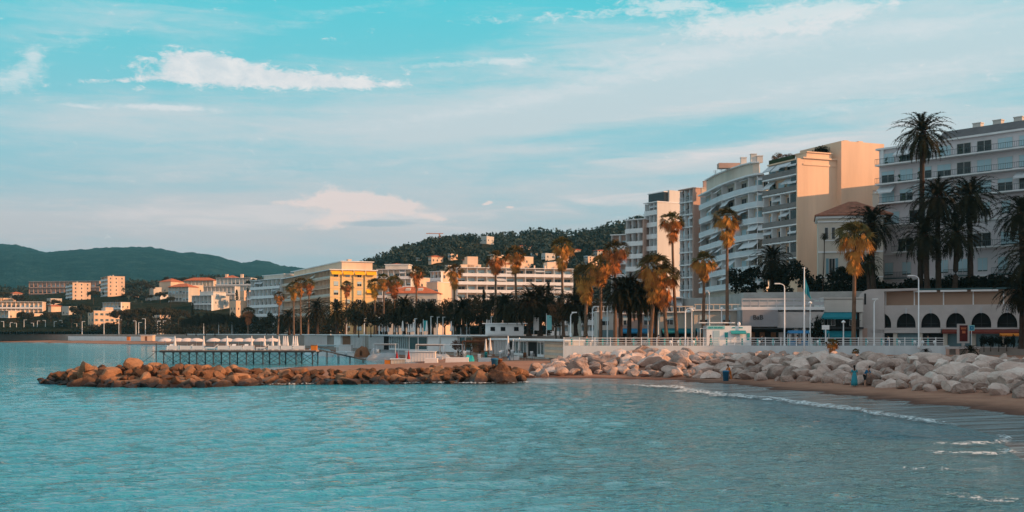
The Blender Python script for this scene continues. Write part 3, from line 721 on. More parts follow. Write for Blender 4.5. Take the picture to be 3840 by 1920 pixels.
# ---------------------------------------------------------------- C row: centre
T, L, Wd, H = block('long low terraced apartment block lit orange above the promenade trees', 1716, 2150, 2172, 430, 15, 1010, 14, 5, CREAM, 12, 0, rl='solid', awn=.12, seed=21, dep=2.0, pane=True, wide=14, chim=3)
for (u0, u1, h) in ((2, 7, 1.2), (4.5, 8.5, 4.2), (14, 19, 2.0), (35.5, 39.2, 2.6)):
    mb = MB(); mb.box(-L+u0, -L+u1, 3.5, 8.5, H+.2, H+.2+h); mb.obj('roof_pavilion', [CREAM], T)
for k, u in enumerate(np.arange(9, L-3, 4.2)):
    mb = MB(); mb.box(-L+u, -L+u+.5, 2.6, 3.1, H+.2, H+1.4); mb.obj('chimney', [CREAM], T)
block('cream apartment block with stacked white terraces left of the orange roof', 1412, 1540, 1552, 470, -6, 1010, 12, 5, CREAM2, 6, 0, rl='solid', awn=.1, seed=22, dep=1.8, pent=2, wide=12)
block('small white block with a lit end wall between bare palms', 1612, 1652, 1690, 450, -45, 1018, 12, 5, CREAM, 3, 2, rl='solid', awn=.25, awm=AWNO, seed=23, dep=1.2)
block('plain cream house with sunny side wall beside the orange roof', 1600, 1640, 1702, 395, -30, 1058, 8, 3, CREAM, 3, 0, name='house', cat='house', balc=False, seed=24, wide=9)
T, L, Wd, H = block('long house with a bright orange tiled roof behind the trees', 1452, 1640, 1652, 380, -4, 1100, 6, 3, CREAM2, 9, 0, name='house', cat='house', balc=False, roof='hip', seed=25, wide=10)
for u in (.35, .6):
    mb = MB(); mb.xprism([(1.3, H+.9), (3.2, H+.9), (3.2, H+1.9), (1.3, H+1.5)], -L*u-.8, -L*u+.8); mb.obj('dormer', [CREAM2], T)
# ---------------------------------------------------------------- yellow corner block
def yellow_block():
    Y = 385; rz = -66.0; cx, L, W = solve(1052, 1238, 1412, Y, rz)
    T = thing('apartment_block', 'seaside apartment block with a sunlit yellow end and yellow awnings', 'apartment block', (cx, Y, 4.5), R(rz))
    H = PZ(1012, Y)-4.5; dep = 1.6; rg = random.Random(31); pitch = 3.05; n = 7
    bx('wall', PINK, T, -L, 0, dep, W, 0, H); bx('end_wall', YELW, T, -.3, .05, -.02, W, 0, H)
    mb = MB(); mb.box(-L-.3, .6, -.4, W+.4, H, H+.28); mb.obj('roof', [SLABM], T)
    bx('penthouse', CREAM, T, -L*.95, -1.5, 4.5, W-1.0, H+.28, H+3.0)
    mb = MB(); mb.box(-L, -1.0, 3.9, W-.5, H+3.0, H+3.25); mb.obj('penthouse_roof', [SLABM], T)
    for u in (.1, .25, .45, .62, .8): chimney(T, -L*u-1, W*.55, H+3.2, 2.2, 1.2, .9, CREAM, 0)
    f = face(-L, dep, 0)
    for k in range(n):
        z = H-2.85-k*pitch
        if z < .5: break
        balcony_floor(T, f, L-.4, z, dep, 14, pitch, 'bar' if k % 2 else 'glass', CREAM, CREAM2, True, .12, awm=CREAM2, rg=rg, winh=2.1, furn=False)
    fs = face(0.05, 0, 90); bw = W/4
    for k in range(n):
        z = H-2.85-k*pitch
        if z < .5: break
        for i in range(4):
            if i in (0, 1, 2): window(T, fs, bw*(i+.5)-.8, z+.5, 1.6, 1.6, rg.choice(['plain', 'half', 'blind']))
            if (k == 0) or (k == 2 and i == 3):
                am = MB(); u0, u1 = bw*i+.3, bw*(i+1)-.2; zt = z+2.55; zb_ = z+1.35
                A_ = [(*fp(fs, u0, .04), zt), (*fp(fs, u1, .04), zt), (*fp(fs, u1, 1.2), zb_), (*fp(fs, u0, 1.2), zb_)]; B_ = [(a1, b1, c1-.04) for a1, b1, c1 in A_]
                am.quad(A_[0], A_[3], A_[2], A_[1]); am.quad(*B_); am.quad(A_[3], B_[3], B_[2], A_[2]); am.quad(A_[0], B_[0], B_[3], A_[3]); am.quad(A_[1], A_[2], B_[2], B_[1]); am.obj('awning', [AWNY], T)
        mb = MB(); fbox(mb, fs, 0, W, .01, .12, z-.2, z-.02)
        mb.obj('string_course', [CREAM], T)
    mb = MB()
    for i in range(1, 4): fbox(mb, fs, bw*i-.15, bw*i+.15, .13, .5, 0, H-.02)
    mb.obj('pilaster', [YELW], T)
yellow_block()
block('cream balconied wing adjoining the far left end of the yellow-awning block', 938, 1048, 1056, 452, -52, 1045, 4.5, 6, CREAM2, 7, 0, rl='solid', awn=.1, seed=33, dep=1.5, wide=12, pent=1.8)
# ---------------------------------------------------------------- D: left side of the town
block('sunlit residential tower nearer the water, with dark balcony side', 246, 272, 340, 900, -60, 1060, 10, 12, CREAM, 2, 3, rl='solid', awn=0, seed=41, dep=1.5, pane=False, name='tower_block', cat='tower block', roofm=CREAM, chim=1, sidem=CREAM, sidestyle='single')
block('rounded sunlit residential tower taller than its neighbour, seen against the hill', 377, 404, 468, 960, -60, 1036, 14, 12, CREAM, 2, 3, rl='solid', awn=0, seed=42, dep=1.5, pane=False, name='tower_block', cat='tower block', roofm=CREAM, chim=2, sidem=CREAM, sidestyle='single')
block('long brick-coloured slab block with rows of loggias behind the towers', 108, 372, 376, 1080, -8, 1054, 18, 6, PINK, 16, 0, rl='solid', awn=0, seed=43, dep=1.6, pane=False, wide=14, slabm=PINK)
block('low terracotta-coloured flats with lit fronts near the left edge', -10, 158, 162, 800, 12, 1132, 8, 4, CREAM, 10, 0, rl='solid', awn=0, seed=44, dep=1.4, pane=False, wide=14)
block('cream block with a sunny end wall at the left edge by the shore road', -20, 30, 74, 720, -35, 1166, 4.5, 3, CREAM, 3, 2, rl='solid', awn=0, seed=45, dep=1.2, pane=False)
block('flat-roofed cream house with a bright wall above the shore road', 60, 128, 190, 740, -25, 1176, 4.5, 3, CREAM, 4, 2, name='house', cat='house', balc=False, seed=46, wide=9)
block('low wide cream pavilion between round pines', 384, 452, 486, 760, -30, 1134, 8, 4, CREAM, 5, 2, rl='solid', awn=0, seed=47, dep=1.3, pane=False)
T, L, Wd, H = block('cream seafront mansion with tall windows and a raised middle', 330, 352, 450, 660, -52, 1166, 4.5, 4, CREAM, 2, 5, name='mansion', cat='mansion', balc=False, seed=48, chim=1, sidestyle='shut')
mb = MB(); mb.box(-5, -.4, Wd*.45, Wd*.75, H+.2, H+2.2); mb.obj('roof_pavilion', [CREAM], T)
block('small white house half hidden among the left trees', 232, 258, 268, 740, -20, 1150, 6, 3, CREAM2, 2, 0, name='house', cat='house', balc=False, seed=49, wide=8)
block('pale cube house lit from the right amid the shore pines', 570, 600, 662, 640, -30, 1172, 6, 3, CREAM, 2, 3, name='house', cat='house', balc=False, seed=50, wide=8)
block('terraced white flats with curved decks below the hill trees', 545, 600, 632, 860, -20, 1105, 10, 4, WHITE, 3, 0, rl='solid', awn=0, seed=51, dep=2.0, pane=False, wide=10)
T, L, Wd, H = block('tall shaded blue-grey apartment house with tile roof', 630, 706, 720, 820, -20, 1076, 8, 6, CREAM2, 6, 0, rl='bar', awn=0, seed=52, dep=1.0, pane=False, wide=12, roof='hip')
block('bright cream block with a broad sunny gable in the town centre', 700, 722, 762, 830, -55, 1070, 8, 6, CREAM, 2, 2, rl='solid', awn=0, seed=53, dep=1.2, pane=False)
block('white stepped terrace flats with dark balcony bands', 718, 792, 860, 760, -28, 1108, 6, 4, WHITE, 5, 2, rl='solid', awn=0, seed=54, dep=2.2, pane=False, pent=2.5)
block('white framed apartment house with square openings', 762, 880, 888, 850, -6, 1074, 10, 5, WHITE, 8, 0, rl='solid', awn=0, seed=55, dep=1.8, pane=False, wide=12)
T, L, Wd, H = block('upper white hotel with twin roof turrets on the rise', 810, 940, 948, 930, -8, 1042, 14, 6, WHITE, 9, 0, rl='solid', awn=0, seed=56, dep=1.5, pane=False, wide=14)
for u in (.3, .74): chimney(T, -L*u, 4, H+.2, 2.0, 2.0, 3.0, CREAM, 0)
hip_roof(T, -L*.8, -L*.45, 2, 12, H+.42, 2.2, .3, ROOFT)
block('pink-roofed villa row under the far hill, right part', 690, 800, 812, 960, -6, 1052, 14, 5, CREAM, 8, 0, rl='solid', awn=0, seed=57, dep=1.2, pane=False, wide=12, roof='hip')
block('pink-roofed villa row under the far hill, left part', 597, 640, 690, 980, -30, 1056, 14, 4, CREAM, 3, 4, name='house', cat='house', balc=False, seed=58, roof='hip')
block('small sunlit house right below the white stepped terraces', 862, 885, 910, 700, -40, 1128, 6, 3, CREAM, 2, 2, name='house', cat='house', balc=False, seed=59)
block('pink block with a dark balcony front beside the cypress pair', 925, 942, 960, 700, -30, 1095, 6, 5, PINK, 2, 1, rl='solid', awn=0, seed=60, dep=1.2, pane=False)
# hillside houses
HH = [('small lit house high on the slope left of the white villa', 1716, 1726, 1752, 700, 925, 8, 2, CREAM, 'hip'), ('pale villa on the slope between two tall brown fan palms', 1990, 2000, 2030, 700, 945, 8, 2, CREAM2, 'hip'), ('cream house on the slope below the conifers of the crest', 2126, 2138, 2178, 700, 935, 8, 2, CREAM, 'hip'),
      ('tiny white house under the crest in the middle of the hill', 1886, 1894, 1916, 700, 930, 8, 2, WHITE, 'flat'), ('long pale house low on the left foot of the hill', 1470, 1482, 1512, 650, 990, 8, 2, CREAM2, 'hip'), ('lit house right of the crane on the middle slope', 1680, 1690, 1716, 700, 952, 8, 2, CREAM, 'flat'), ('cream house above the right end of the terraced block', 2090, 2100, 2132, 600, 962, 8, 3, CREAM, 'flat'),
      ('white hilltop villa standing on the wooded crest', 1800, 1825, 1852, 880, 886, 8, 2, WHITE, 'flat'), ('small cream house low on the wooded slope, leftmost', 1522, 1535, 1548, 700, 972, 8, 2, CREAM, 'hip'),
      ('narrow cream house in the middle of the wooded slope', 1560, 1572, 1584, 690, 968, 10, 3, CREAM, 'flat'), ('wide sunlit house with shallow roof on the wooded slope', 1606, 1618, 1662, 700, 962, 8, 2, CREAM, 'hip'),
      ('cream villa with tile roof under the crest', 1938, 1950, 1990, 760, 922, 8, 2, CREAM, 'hip'), ('long terraced house on the slope behind the bare palms', 1830, 1850, 2000, 690, 956, 8, 3, CREAM, 'flat'),
      ('grey-roofed house on the slope left of the tall palm', 2030, 2045, 2082, 700, 950, 8, 2, WHITE, 'flat'), ('cream house on the slope just left of the near row', 2190, 2205, 2240, 560, 962, 10, 4, CREAM, 'flat'),
      ('pale house with stepped roofs beside the near row of blocks', 2226, 2240, 2285, 600, 940, 10, 4, CREAM2, 'hip')]
for i, (lb, pl, pc, pr, Y, pt, dz, fl, wm_, rf) in enumerate(HH):
    Y = next((float(y_) for y_ in range(500, 890, 6) if HZ-(near_hill_z(pc, y_)-CZ)/y_*F <= pt+(pr-pl)*.35+12), Y)
    zt = PZ(pt, Y); dz = zt-near_hill_z(pc, Y)+2.5; block(lb, pl, pc, pr, Y, -50 if pr-pc > 30 else -30, pt, zt-dz, fl, wm_, 2, 3 if pr-pc > 40 else 2, name='house', cat='house', balc=False, roof=rf, seed=70+i, pane=False, minW=7)
# white cabin row of far shore

for i, (lb, pl, pc, pr, Y, pt, z0, fl, wm_, rf) in enumerate([('little lit house under the terracotta flats', 180, 192, 226, 780, 1148, 6, 2, CREAM, 'hip'), ('long low orange-lit roofline left of the terracotta flats houses', -10, 0, 60, 900, 1118, 10, 3, CREAM, 'flat'),
    ('pale house above the dark grove, left of the shaded tile-roofed house', 560, 576, 606, 900, 1078, 12, 3, CREAM2, 'flat'), ('white house peeping out beneath the slab block', 176, 190, 232, 860, 1120, 8, 2, CREAM2, 'flat'), ('small gabled house under the slab block at left', 36, 48, 84, 980, 1100, 14, 2, PINK, 'hip'),
    ('pink house beyond the pines, right of the taller tower', 488, 500, 520, 900, 1108, 10, 2, CREAM, 'hip'), ('cream flats squeezed before the white framed house', 900, 915, 938, 820, 1090, 8, 4, CREAM, 'flat'), ('white upper flats left of the twin-turret hotel', 745, 760, 812, 990, 1050, 16, 4, WHITE, 'hip'),
    ('sunlit flats above the orange roof, left one', 1556, 1572, 1606, 540, 1042, 12, 4, CREAM, 'flat'), ('lit villa between the terraced block and the crest', 1735, 1750, 1788, 560, 975, 14, 3, CREAM, 'hip'), ('lit villa right of the crane slope', 1668, 1680, 1700, 620, 996, 10, 3, CREAM, 'flat'),
    ('cream flats rising behind the right half of the terraced block', 2060, 2078, 2118, 520, 982, 12, 5, CREAM, 'flat'), ('low villa on the slope above the terraced block', 1880, 1896, 1935, 600, 990, 12, 2, CREAM, 'hip')]):
    block(lb, pl, pc, pr, Y, -42, pt, z0, fl, wm_, 2, 2, name='house', cat='house', balc=False, roof=rf, seed=170+i, pane=False, minW=7)
# ============================================================ PROMENADE, SHOPS, BEACH CLUBS, PIER
def text_mesh(s, size, m_, depth=.03):
    cu = bpy.data.curves.new('lettering', 'FONT'); cu.body = s; cu.size = size; cu.extrude = depth; cu.align_x = 'CENTER'; cu.align_y = 'CENTER'
    o = bpy.data.objects.new('tmp', cu); COL.objects.link(o); dg = bpy.context.evaluated_depsgraph_get()
    me = bpy.data.meshes.new_from_object(o.evaluated_get(dg)); bpy.data.objects.remove(o); bpy.data.curves.remove(cu)
    me.transform(Matrix.Rotation(R(90), 4, 'X')); me.materials.clear(); me.materials.append(m_); return me
WPAINT = mat('white_paint', (.80, .83, .84), .5, .06)
WCLOTH = mat('white_cloth', (.75, .72, .70), .9, .06)
ZP = 3.05
# ---- arcade building
def arcade():
    Y = 164; rz = -24; L = 34
    T = thing('arcade_building', 'two-storey promenade building with six round arches under a beige upper floor', 'building', (*shp(3262, Y), ZP), R(rz))
    f = face(0, 0, 0); zs, zsp, zt = 2.75, 3.55, 5.95
    cs = [1.65+3.3*i for i in range(10)]; r = 1.28
    mb = MB()
    def P(u, v, z): x, y = fp(f, u, v); return (x, y, z)
    for i, c in enumerate(cs):
        xa, xb = c-1.65, c+1.65
        mb.quad(P(xa, 0, zs), P(c-r, 0, zs), P(c-r, 0, zt), P(xa, 0, zt)); mb.quad(P(c+r, 0, zs), P(xb, 0, zs), P(xb, 0, zt), P(c+r, 0, zt))
        n = 18; arc = [(c-r, zs)]+[(c-r*math.cos(math.pi*k/n), zsp-.35+1.62*math.sin(math.pi*k/n)) for k in range(n+1)]+[(c+r, zs)]
        for k in range(len(arc)-1):
            (x0, z0), (x1, z1) = arc[k], arc[k+1]
            if x1 > x0+1e-6: mb.quad(P(x0, 0, z0), P(x1, 0, z1), P(x1, 0, zt), P(x0, 0, zt))
            mb.quad(P(x0, 0, z0), P(x0, -.7, z0), P(x1, -.7, z1), P(x1, 0, z1))
        k0 = MB(); fbox(k0, f, c-.12, c+.12, .0, .12, zsp+1.22, zsp+2.0); k0.obj('keystone', [GREYW], T)
    mb.obj('arcade_wall', [ARCW], T)
    mb = MB(); fbox(mb, f, -.02, L-1, -.75, -.72, zs, zt); mb.obj('arch_glazing', [DARKI], T)
    mb = MB(); fbox(mb, f, 0, L-1, -.7, -.5, zs-.02, zs+.15); 
    for c in cs: fbox(mb, f, c-.9, c+.9, -.71, -.66, zs+.55, zs+.6); fbox(mb, f, c-.03, c+.03, -.71, -.66, zs+.15, zs+2.4)
    mb.obj('window_bars', [DARKF], T)
    bx('wall', ARCW, T, 0, L, .76, 11, 0, zt)
    mb = MB(); fbox(mb, f, 0, L-1, .0, .12, zs-.2, zs-.01); fbox(mb, f, 0, 9.6, -.7, .25, zs-.75, zs-.24); mb.obj('cornice', [ARCW], T)
    # ground floor piers, shutters and openings
    for u in (0, 3.2, 6.6, 9.9, 13.6, 17.5, 21, 25, 29): mb = MB(); fbox(mb, f, u, u+.55, -.7, 0.0, 0, zs-.78 if u < 9 else zs-.22); mb.obj('pier', [CREAM2], T)
    for (u0, u1, mm) in ((.56, 3.18, DARKI), (3.8, 6.55, SHUTB2), (7.2, 9.85, DARKI), (10.5, 13.55, SHUTB2), (14.2, 17.45, SHUTB2), (18.1, 20.95, SHUTB2), (21.6, 24.95, SHUTB2), (25.6, 28.95, SHUTB2)):
        mb = MB(); fbox(mb, f, u0, u1, -.6, -.4, 0, zs-.24-(0 if u0 > 9 else .55)); mb.obj('shop_shutter' if mm is SHUTB2 else 'shop_opening', [mm], T)
    mb = MB(); mb.quad(P(9.8, .05, zs-.25), P(31, .05, zs-.25), P(31, 1.0, zs-.6), P(9.8, 1.0, zs-.6)); fbox(mb, f, 9.8, 31, .97, 1.0, zs-.85, zs-.6); mb.obj('awning', [AWNR], T)
    mb = MB(); mb.quad(P(17.2, .05, zs-.4), P(20.2, .05, zs-.4), P(20.2, 1.5, zs-1.0), P(17.2, 1.5, zs-1.0)); fbox(mb, f, 17.2, 20.2, 1.47, 1.5, zs-1.2, zs-1.0); mb.obj('awning', [AWNO], T)
    # upper storey set back, beige sliding panels between pale posts
    fu = face(0, 1.2, 0); mb = MB(); fbox(mb, fu, 2.0, L, -8, 0, zt, zt+2.1); mb.obj('upper_wall', [BEIGE], T)
    for u in (2.0, 5.9, 9.8, 13.7, 17.6, 21.5, 25.5, 29.5): mb = MB(); fbox(mb, fu, u, u+.16, .0, .12, zt, zt+2.05); mb.obj('post', [SLABM], T)
    mb = MB(); fbox(mb, fu, 1.6, L, -8, .8, zt+2.12, zt+2.36); mb.obj('roof', [TEALR], T)
    mb = MB()
    for (u0, u1) in ((5.9, 9), (9.5, 13), (13.5, 17)): fbox(mb, fu, u0, u1, .45, .82, zt+1.85, zt+2.1)
    mb.obj('awning_box', [SLABM], T)
    # rounded stair tower at the left
    prof = [(-1.6, 0)]+[(-1.6+1.8*(1-math.cos(R(a))), 6.7+1.6*math.sin(R(a))) for a in range(0, 91, 10)]+[(2.0, 8.3), (6.5, 8.35), (6.5, 8.05), (2.02, 7.95), (2.02, 0)]
    mb = MB(); mb.yprism([(x, z) for x, z in prof], -.25, 9.5); mb.obj('rounded_wall', [ARCW], T)
    mb = MB(); mb.box(-.75, -.5, -.29, -.24, 6.1, 7.7); mb.obj('slit_window', [DARKI], T)
    mb = MB(); mb.box(-1.62, -.3, -.3, -.26, 0, 2.7); mb.obj('door_panel', [PINK], T)
ARCW = mat('warm_grey_stone', (.50, .46, .445), .9, .12, .4, .3, 2)
BEIGE = mat('beige_panel', (.40, .27, .20), .85, .06, .3)
TEALR = mat('teal_grey_roof', (.05, .10, .11), .8, .1)
SHUTB2 = mat('blue_grey_shutter', (.15, .24, .27), .7, .08, streak=True)
AWNR = mat('dark_red_awning', (.16, .035, .025), .9, .1)
arcade()
# ---- shop with the short black sign, next to it the teal awning house
def sign_shop():
    Y = 163; T = thing('shop_building', 'grey flat-roofed restaurant with short black lettering over a dark open front', 'restaurant', (*shp(2782, Y), ZP), R(-4))
    L = 11.6; f = face(0, 0, 0); H = PZ(1134, Y)-ZP; r1 = 4.9
    bx('wall', GREYW, T, 0, L, 1.5, 9, 0, H-.9)
    mb = MB(); mb.box(0, 5.0, -.6, 1.49, 2.9, 5.3); mb.obj('sign_fascia', [SGREY], T)
    mb = MB(); mb.box(5.02, L, .1, 1.49, 2.75, 5.0); mb.obj('fascia', [ARCW], T)
    mb = MB(); mb.box(-.05, L+.1, .0, 9, 5.3, 5.75)
    mb.obj('roof', [SLABM], T)
    mb = MB()
    for u in np.arange(0.0, L, 1.22): mb.box(u, u+.14, .25, .4, 5.75, 6.75)
    mb.box(0, L, .22, .43, 6.75, 6.95); mb.box(0, L, .28, .37, 5.95, 6.5); mb.obj('parapet', [GREYW], T)
    bx('dark_front', DARKI, T, .2, 7.3, 1.3, 1.48, 0, 2.74)
    mb = MB(); mb.box(.25, 7.2, -.6, 1.3, 2.55, 2.72); mb.obj('awning', [DARKF], T)
    for u in (1.3, 2.7, 4.3, 5.4, 6.6): mb = MB(); mb.box(u, u+.7, 1.15, 1.28, .1, 2.1); mb.obj('door_panel', [WOODM if u < 5 else ARCW], T)
    for u in (7.5, 8.6, 10.9): mb = MB(); mb.box(u, u+.5, .5, 1.48, 0, 2.74); mb.obj('pier', [ARCW], T)
    window(T, face(0, 1.5, 0), 9.3, .6, 1.2, 1.9, 'plain')
    mb = MB(); mb.box(9.9, 10.8, 1.2, 1.48, 0, 2.6); mb.obj('door', [DARKI], T)
    put('lettering', text_mesh('BaB', .95, DARKF, .05), T, (2.2, -.66, 4.2))
SGREY = mat('sign_grey', (.27, .27, .29), .7, .05)
sign_shop()
def teal_house():
    Y = 162; T = thing('restaurant_house', 'white two-storey restaurant with teal awnings beside the rounded wall', 'restaurant', (*shp(3094, Y), ZP), R(-4))
    L = 5.5; H = PZ(1120, Y)-ZP
    bx('wall', WHITE, T, 0, L, 1.2, 8, 0, H); bx('dark_front', DARKI, T, .15, L-.5, .9, 1.18, 0, 4.9)
    mb = MB(); mb.box(-.05, L, .4, 8, 2.55, 2.85); mb.obj('balcony', [DARKF], T)
    mb = MB(); mb.box(-.05, L, .7, 1.19, 5.0, H-.1); mb.box(-.1, L+.05, .6, 8.1, H, H+.2)
    for k in range(4): mb.box(.3, L-1.2, .66, .7, 5.3+.28*k, 5.38+.28*k)
    mb.obj('parapet', [WHITE], T)
    for zt, nm in ((4.95, 'awning'), (2.3, 'awning')):
        mb = MB(); o = .9; mb.quad((.0, .7, zt), (L-1, .7, zt), (L-1.3, -o, zt-.75), (-.7, -o, zt-.75)); mb.quad((.0, .7, zt-.03), (-.7, -o, zt-.78), (L-1.3, -o, zt-.78), (L-1, .7, zt-.03)); mb.box(-.7, L-1.3, -o-.02, -o, zt-1.0, zt-.75); mb.obj(nm, [AWNT], T)
    mb = MB()
    for u in np.arange(.1, L-.5, .3): mb.box(u, u+.03, .42, .45, 2.85, 3.75)
    mb.box(0, L-.4, .4, .46, 3.75, 3.8); mb.obj('railing', [DARKF], T)
    window(T, face(0, .88, 0), .5, 3.0, 1.1, 1.7, 'plain'); window(T, face(0, .88, 0), 3.6, 3.0, .9, 1.7, 'half')
teal_house()
# ---- shops further left on the promenade
def low_shop(label, p0, p1, Y, ytop, awm, seed, wallm=None, open_=.5):
    T = thing('shop_building', label, 'shop', (*shp(p0, Y), ZP)); L = (p1-p0)/F*Y; H = PZ(ytop, Y)-ZP; rg = random.Random(seed); wallm = wallm or CREAM2
    bx('wall', wallm, T, 0, L, .8, 8, 0, H); flat_roof(T, 0, L, .4, 8, H, SLABM, .1, .18)
    mb = MB()
    for u in np.arange(.1, L-.1, .9): mb.box(u, u+.12, .5, .62, H+.18, H+.85)
    mb.box(0, L, .46, .66, H+.85, H+1.0); mb.obj('balustrade', [wallm], T)
    n = max(1, int(L/3))
    for i in range(n):
        u = L*i/n+.2; w_ = L/n-.4
        bx('shop_front', rg.choice([DARKI, DARKI, SHUTB2, GLASS]), T, u, u+w_, .6, .78, 0, min(2.5, H-.4))
        if rg.random() < .7:
            mb = MB(); mb.quad((u, .79, 2.7), (u+w_, .79, 2.7), (u+w_, -.7, 2.15), (u, -.7, 2.15)); mb.box(u, u+w_, -.72, -.7, 1.95, 2.15); mb.obj('awning', [awm], T)
    if H > 4.5:
        for i in range(n): window(T, face(0, .8, 0), L*i/n+.8, 3.2, 1.2, 1.5, 'half')
low_shop('pale two-storey restaurant terrace behind the white kiosk', 2606, 2778, 168, 1165, AWNT, 2, CREAM2)
low_shop('low cream shop with teal shutters between the fan palm trunks', 2478, 2602, 170, 1172, AWNT, 3, CREAM2)
low_shop('shop with blue parasol awning left of the lamp post', 2318, 2474, 175, 1178, mat('blue_awning', (.02, .22, .42), .8, .1), 4, PINK)
low_shop('flat white shop behind the feather palms', 2240, 2312, 185, 1170, AWNW, 5, WHITE)
# white apartment house seen behind bare trees at centre right (dark base)
block('pale low apartment house with flat canopies behind the date palm row', 2052, 2130, 2160, 300, -20, 1140, 4.5, 3, CREAM2, 3, 0, rl='solid', awn=.1, seed=91, dep=1.8, wide=10)
block('white two-storey pavilion with blue windows behind the beach club', 1858, 1960, 1965, 290, 2, 1172, 4.5, 2, WHITE, 4, 0, rl='glass', awn=.0, seed=92, dep=1.5, wide=8, name='pavilion', cat='pavilion')
block('cream villa wing with arches behind the near fan palms', 2180, 2330, 2335, 250, 0, 1135, 4.5, 3, CREAM2, 5, 0, rl='solid', awn=.2, seed=93, dep=1.5, wide=9)
block('pinkish garden house under the terrace, left of the curved block', 2330, 2560, 2566, 205, 0, 1118, 3.05, 3, PINK, 6, 0, rl='bar', awn=.3, seed=94, dep=1.4, wide=9)
# ---- sea wall with railing
sw = MB(); sw.strip([shp(2112, 153.9), shp(3560, 153.9)], -.6, 0, .8, 3.35)
tag(sw.obj('sea_wall', [mat('pale_grey_wall', (.60, .67, .70), .85, .1, .5, 0, streak=True)]), 'pale grey sea wall below the white promenade railing', 'sea wall')
T = thing('promenade_railing', 'long white railing with teal posts along the promenade edge', 'railing', (*shp(2112, 154.2), 3.05))
Lr = (3540-2112)/F*154.2
mb = MB(); 
for z in (1.32, 1.0, .72, .5): mb.box(0, Lr, -.035, .035, z-.03 if z < 1.3 else z-.05, z+.03)
mb.obj('rail', [WPAINT], T)
pw = MB(); pw.box(-.05, .05, -.05, .05, .3, 1.42); pwm = pw.mesh('post', [WPAINT]); pt_ = MB(); pt_.box(-.11, .11, -.03, .03, .34, 1.25); ptm = pt_.mesh('teal_panel', [TEALM])
k = 0; u = .1
while u < Lr-.1 and k < 99:
    o = put('post', pwm, T, (u, 0, 0)) if k % 2 == 0 else put('teal_panel', ptm, T, (u, 0, 0)); u += 1.05; k += 1
# stone balustrade at the far right
T = thing('stone_balustrade', 'low stone balustrade with square brownish pillars right of the railing', 'balustrade', (*shp(3544, 154), 1.6))
Lb = 20; mb = MB(); mb.box(0, Lb, -.2, .2, 1.3, 1.62); mb.obj('coping', [ARCW], T); mb = MB(); mb.box(0, Lb, -.25, .25, -.8, .15); mb.obj('plinth', [ARCW], T)
T.rotation_euler = (0, 0, R(-14))
pm = MB().box(-.22, .22, -.17, .17, .15, 1.3).mesh('pillar', [PINK])
for i in range(16): put('pillar', pm, T, (.3+i*1.28, 0, 0))
# ---- kiosk
def kiosk():
    T = thing('kiosk', 'white beach kiosk with turquoise stripes and closed serving hatch', 'kiosk', (*shp(2650, 158), ZP)); f = face(0, 0, 0)
    bx('body', WHITEK, T, 0, 6.2, 0, 3.0, 0, 3.0); mb = MB(); mb.box(.3, 2.3, -.3, 3.2, 3.35, 3.5); mb.box(-1.0, 4.0, .3, 2.2, 3.35, 3.5); mb.obj('roof', [WPAINT], T)
    mb = MB(); mb.box(.1, 2.5, -.06, -.02, 2.55, 2.95); mb.obj('turquoise_band', [TURQ], T)
    bx('door', BLIND, T, .95, 1.8, -.05, -.01, 0, 2.35); bx('side_window', TEALM, T, 2.5, 2.95, -.05, -.01, 1.2, 2.1)
    mb = MB(); mb.quad((3.3, -.02, 2.35), (5.4, -.02, 2.35), (5.4, -.6, 2.0), (3.3, -.6, 2.0)); mb.box(3.3, 5.4, -.62, -.6, 1.85, 2.0); mb.obj('awning', [TEALM], T)
    bx('serving_hatch', WCLOTH, T, 3.4, 5.0, -.05, -.01, .8, 1.95); bx('counter', SLABM, T, 3.3, 5.2, -.35, -.06, .7, .78); bx('side_panel', TEALM, T, 5.6, 6.0, -.05, -.01, 1.0, 2.0)
    mb = MB()
    for u0, u1 in ((.3, .62), (.7, .85), (1.05, 1.45), (1.55, 2.2), (3.55, 3.95), (4.45, 5.0)): mb.box(u0, u1, -.085 if u0 < 3 else -.04, -.062 if u0 < 3 else -.015, 2.66, 2.82)
    mb.obj('lettering_marks', [TEALM], T)
    mb = MB(); mb.lathe([(.02, 3.0), (.2, 3.1), (.24, 3.3), (.15, 3.48), (.02, 3.54)], 12, (4.6, .6)); mb.obj('globe_lamp', [WPAINT], T, True)
    mb = MB(); mb.box(-.9, 0, .2, 2.2, 2.6, 2.68); mb.box(-.9, -.82, .2, .28, 0, 2.6); mb.box(-.9, -.82, 2.1, 2.18, 0, 2.6); mb.obj('side_canopy', [WPAINT], T)
WHITEK = mat('kiosk_white', (.82, .84, .84), .6, .05); TURQ = mat('turquoise_paint', (.22, .58, .60), .6, .05)
kiosk()
# ---- street lamps
def lamp(label, px, Y, zb, ytop, arm=-1.3, double=False, group='white street lamps on the promenade', name='street_lamp'):
    H = PZ(ytop, Y)-zb; T = thing(name, label, 'street lamp', (*shp(px, Y), zb), 0, group)
    mb = MB(); mb.lathe([(.16, 0), (.16, .5), (.10, .55), (.075, H-.55)], 8); mb.obj('post', [WPAINT], T, True)
    for a in ([arm, -arm] if double else [arm]):
        s = 1 if a > 0 else -1
        mb = MB(); mb.tube([(0, 0, H-.6), (s*.05, 0, H-.3), (s*.25, 0, H-.1), (s*.6, 0, H), (a, 0, H+.02)], [.07, .07, .065, .06, .06], 6); mb.obj('arm', [WPAINT], T, True)
        mb = MB(); mb.box(min(a, a-s*.75), max(a, a-s*.75), -.14, .14, H-.06, H+.1); mb.obj('lamp_head', [WPAINT], T)
    return T
lamp('tall white street lamp in front of the arch nearest the teal sign shop', 3445, 153.3, 2.9, 1034, -1.45)
lamp('tall white street lamp in front of the restaurant with black lettering', 2942, 156, ZP, 1064, -1.35)
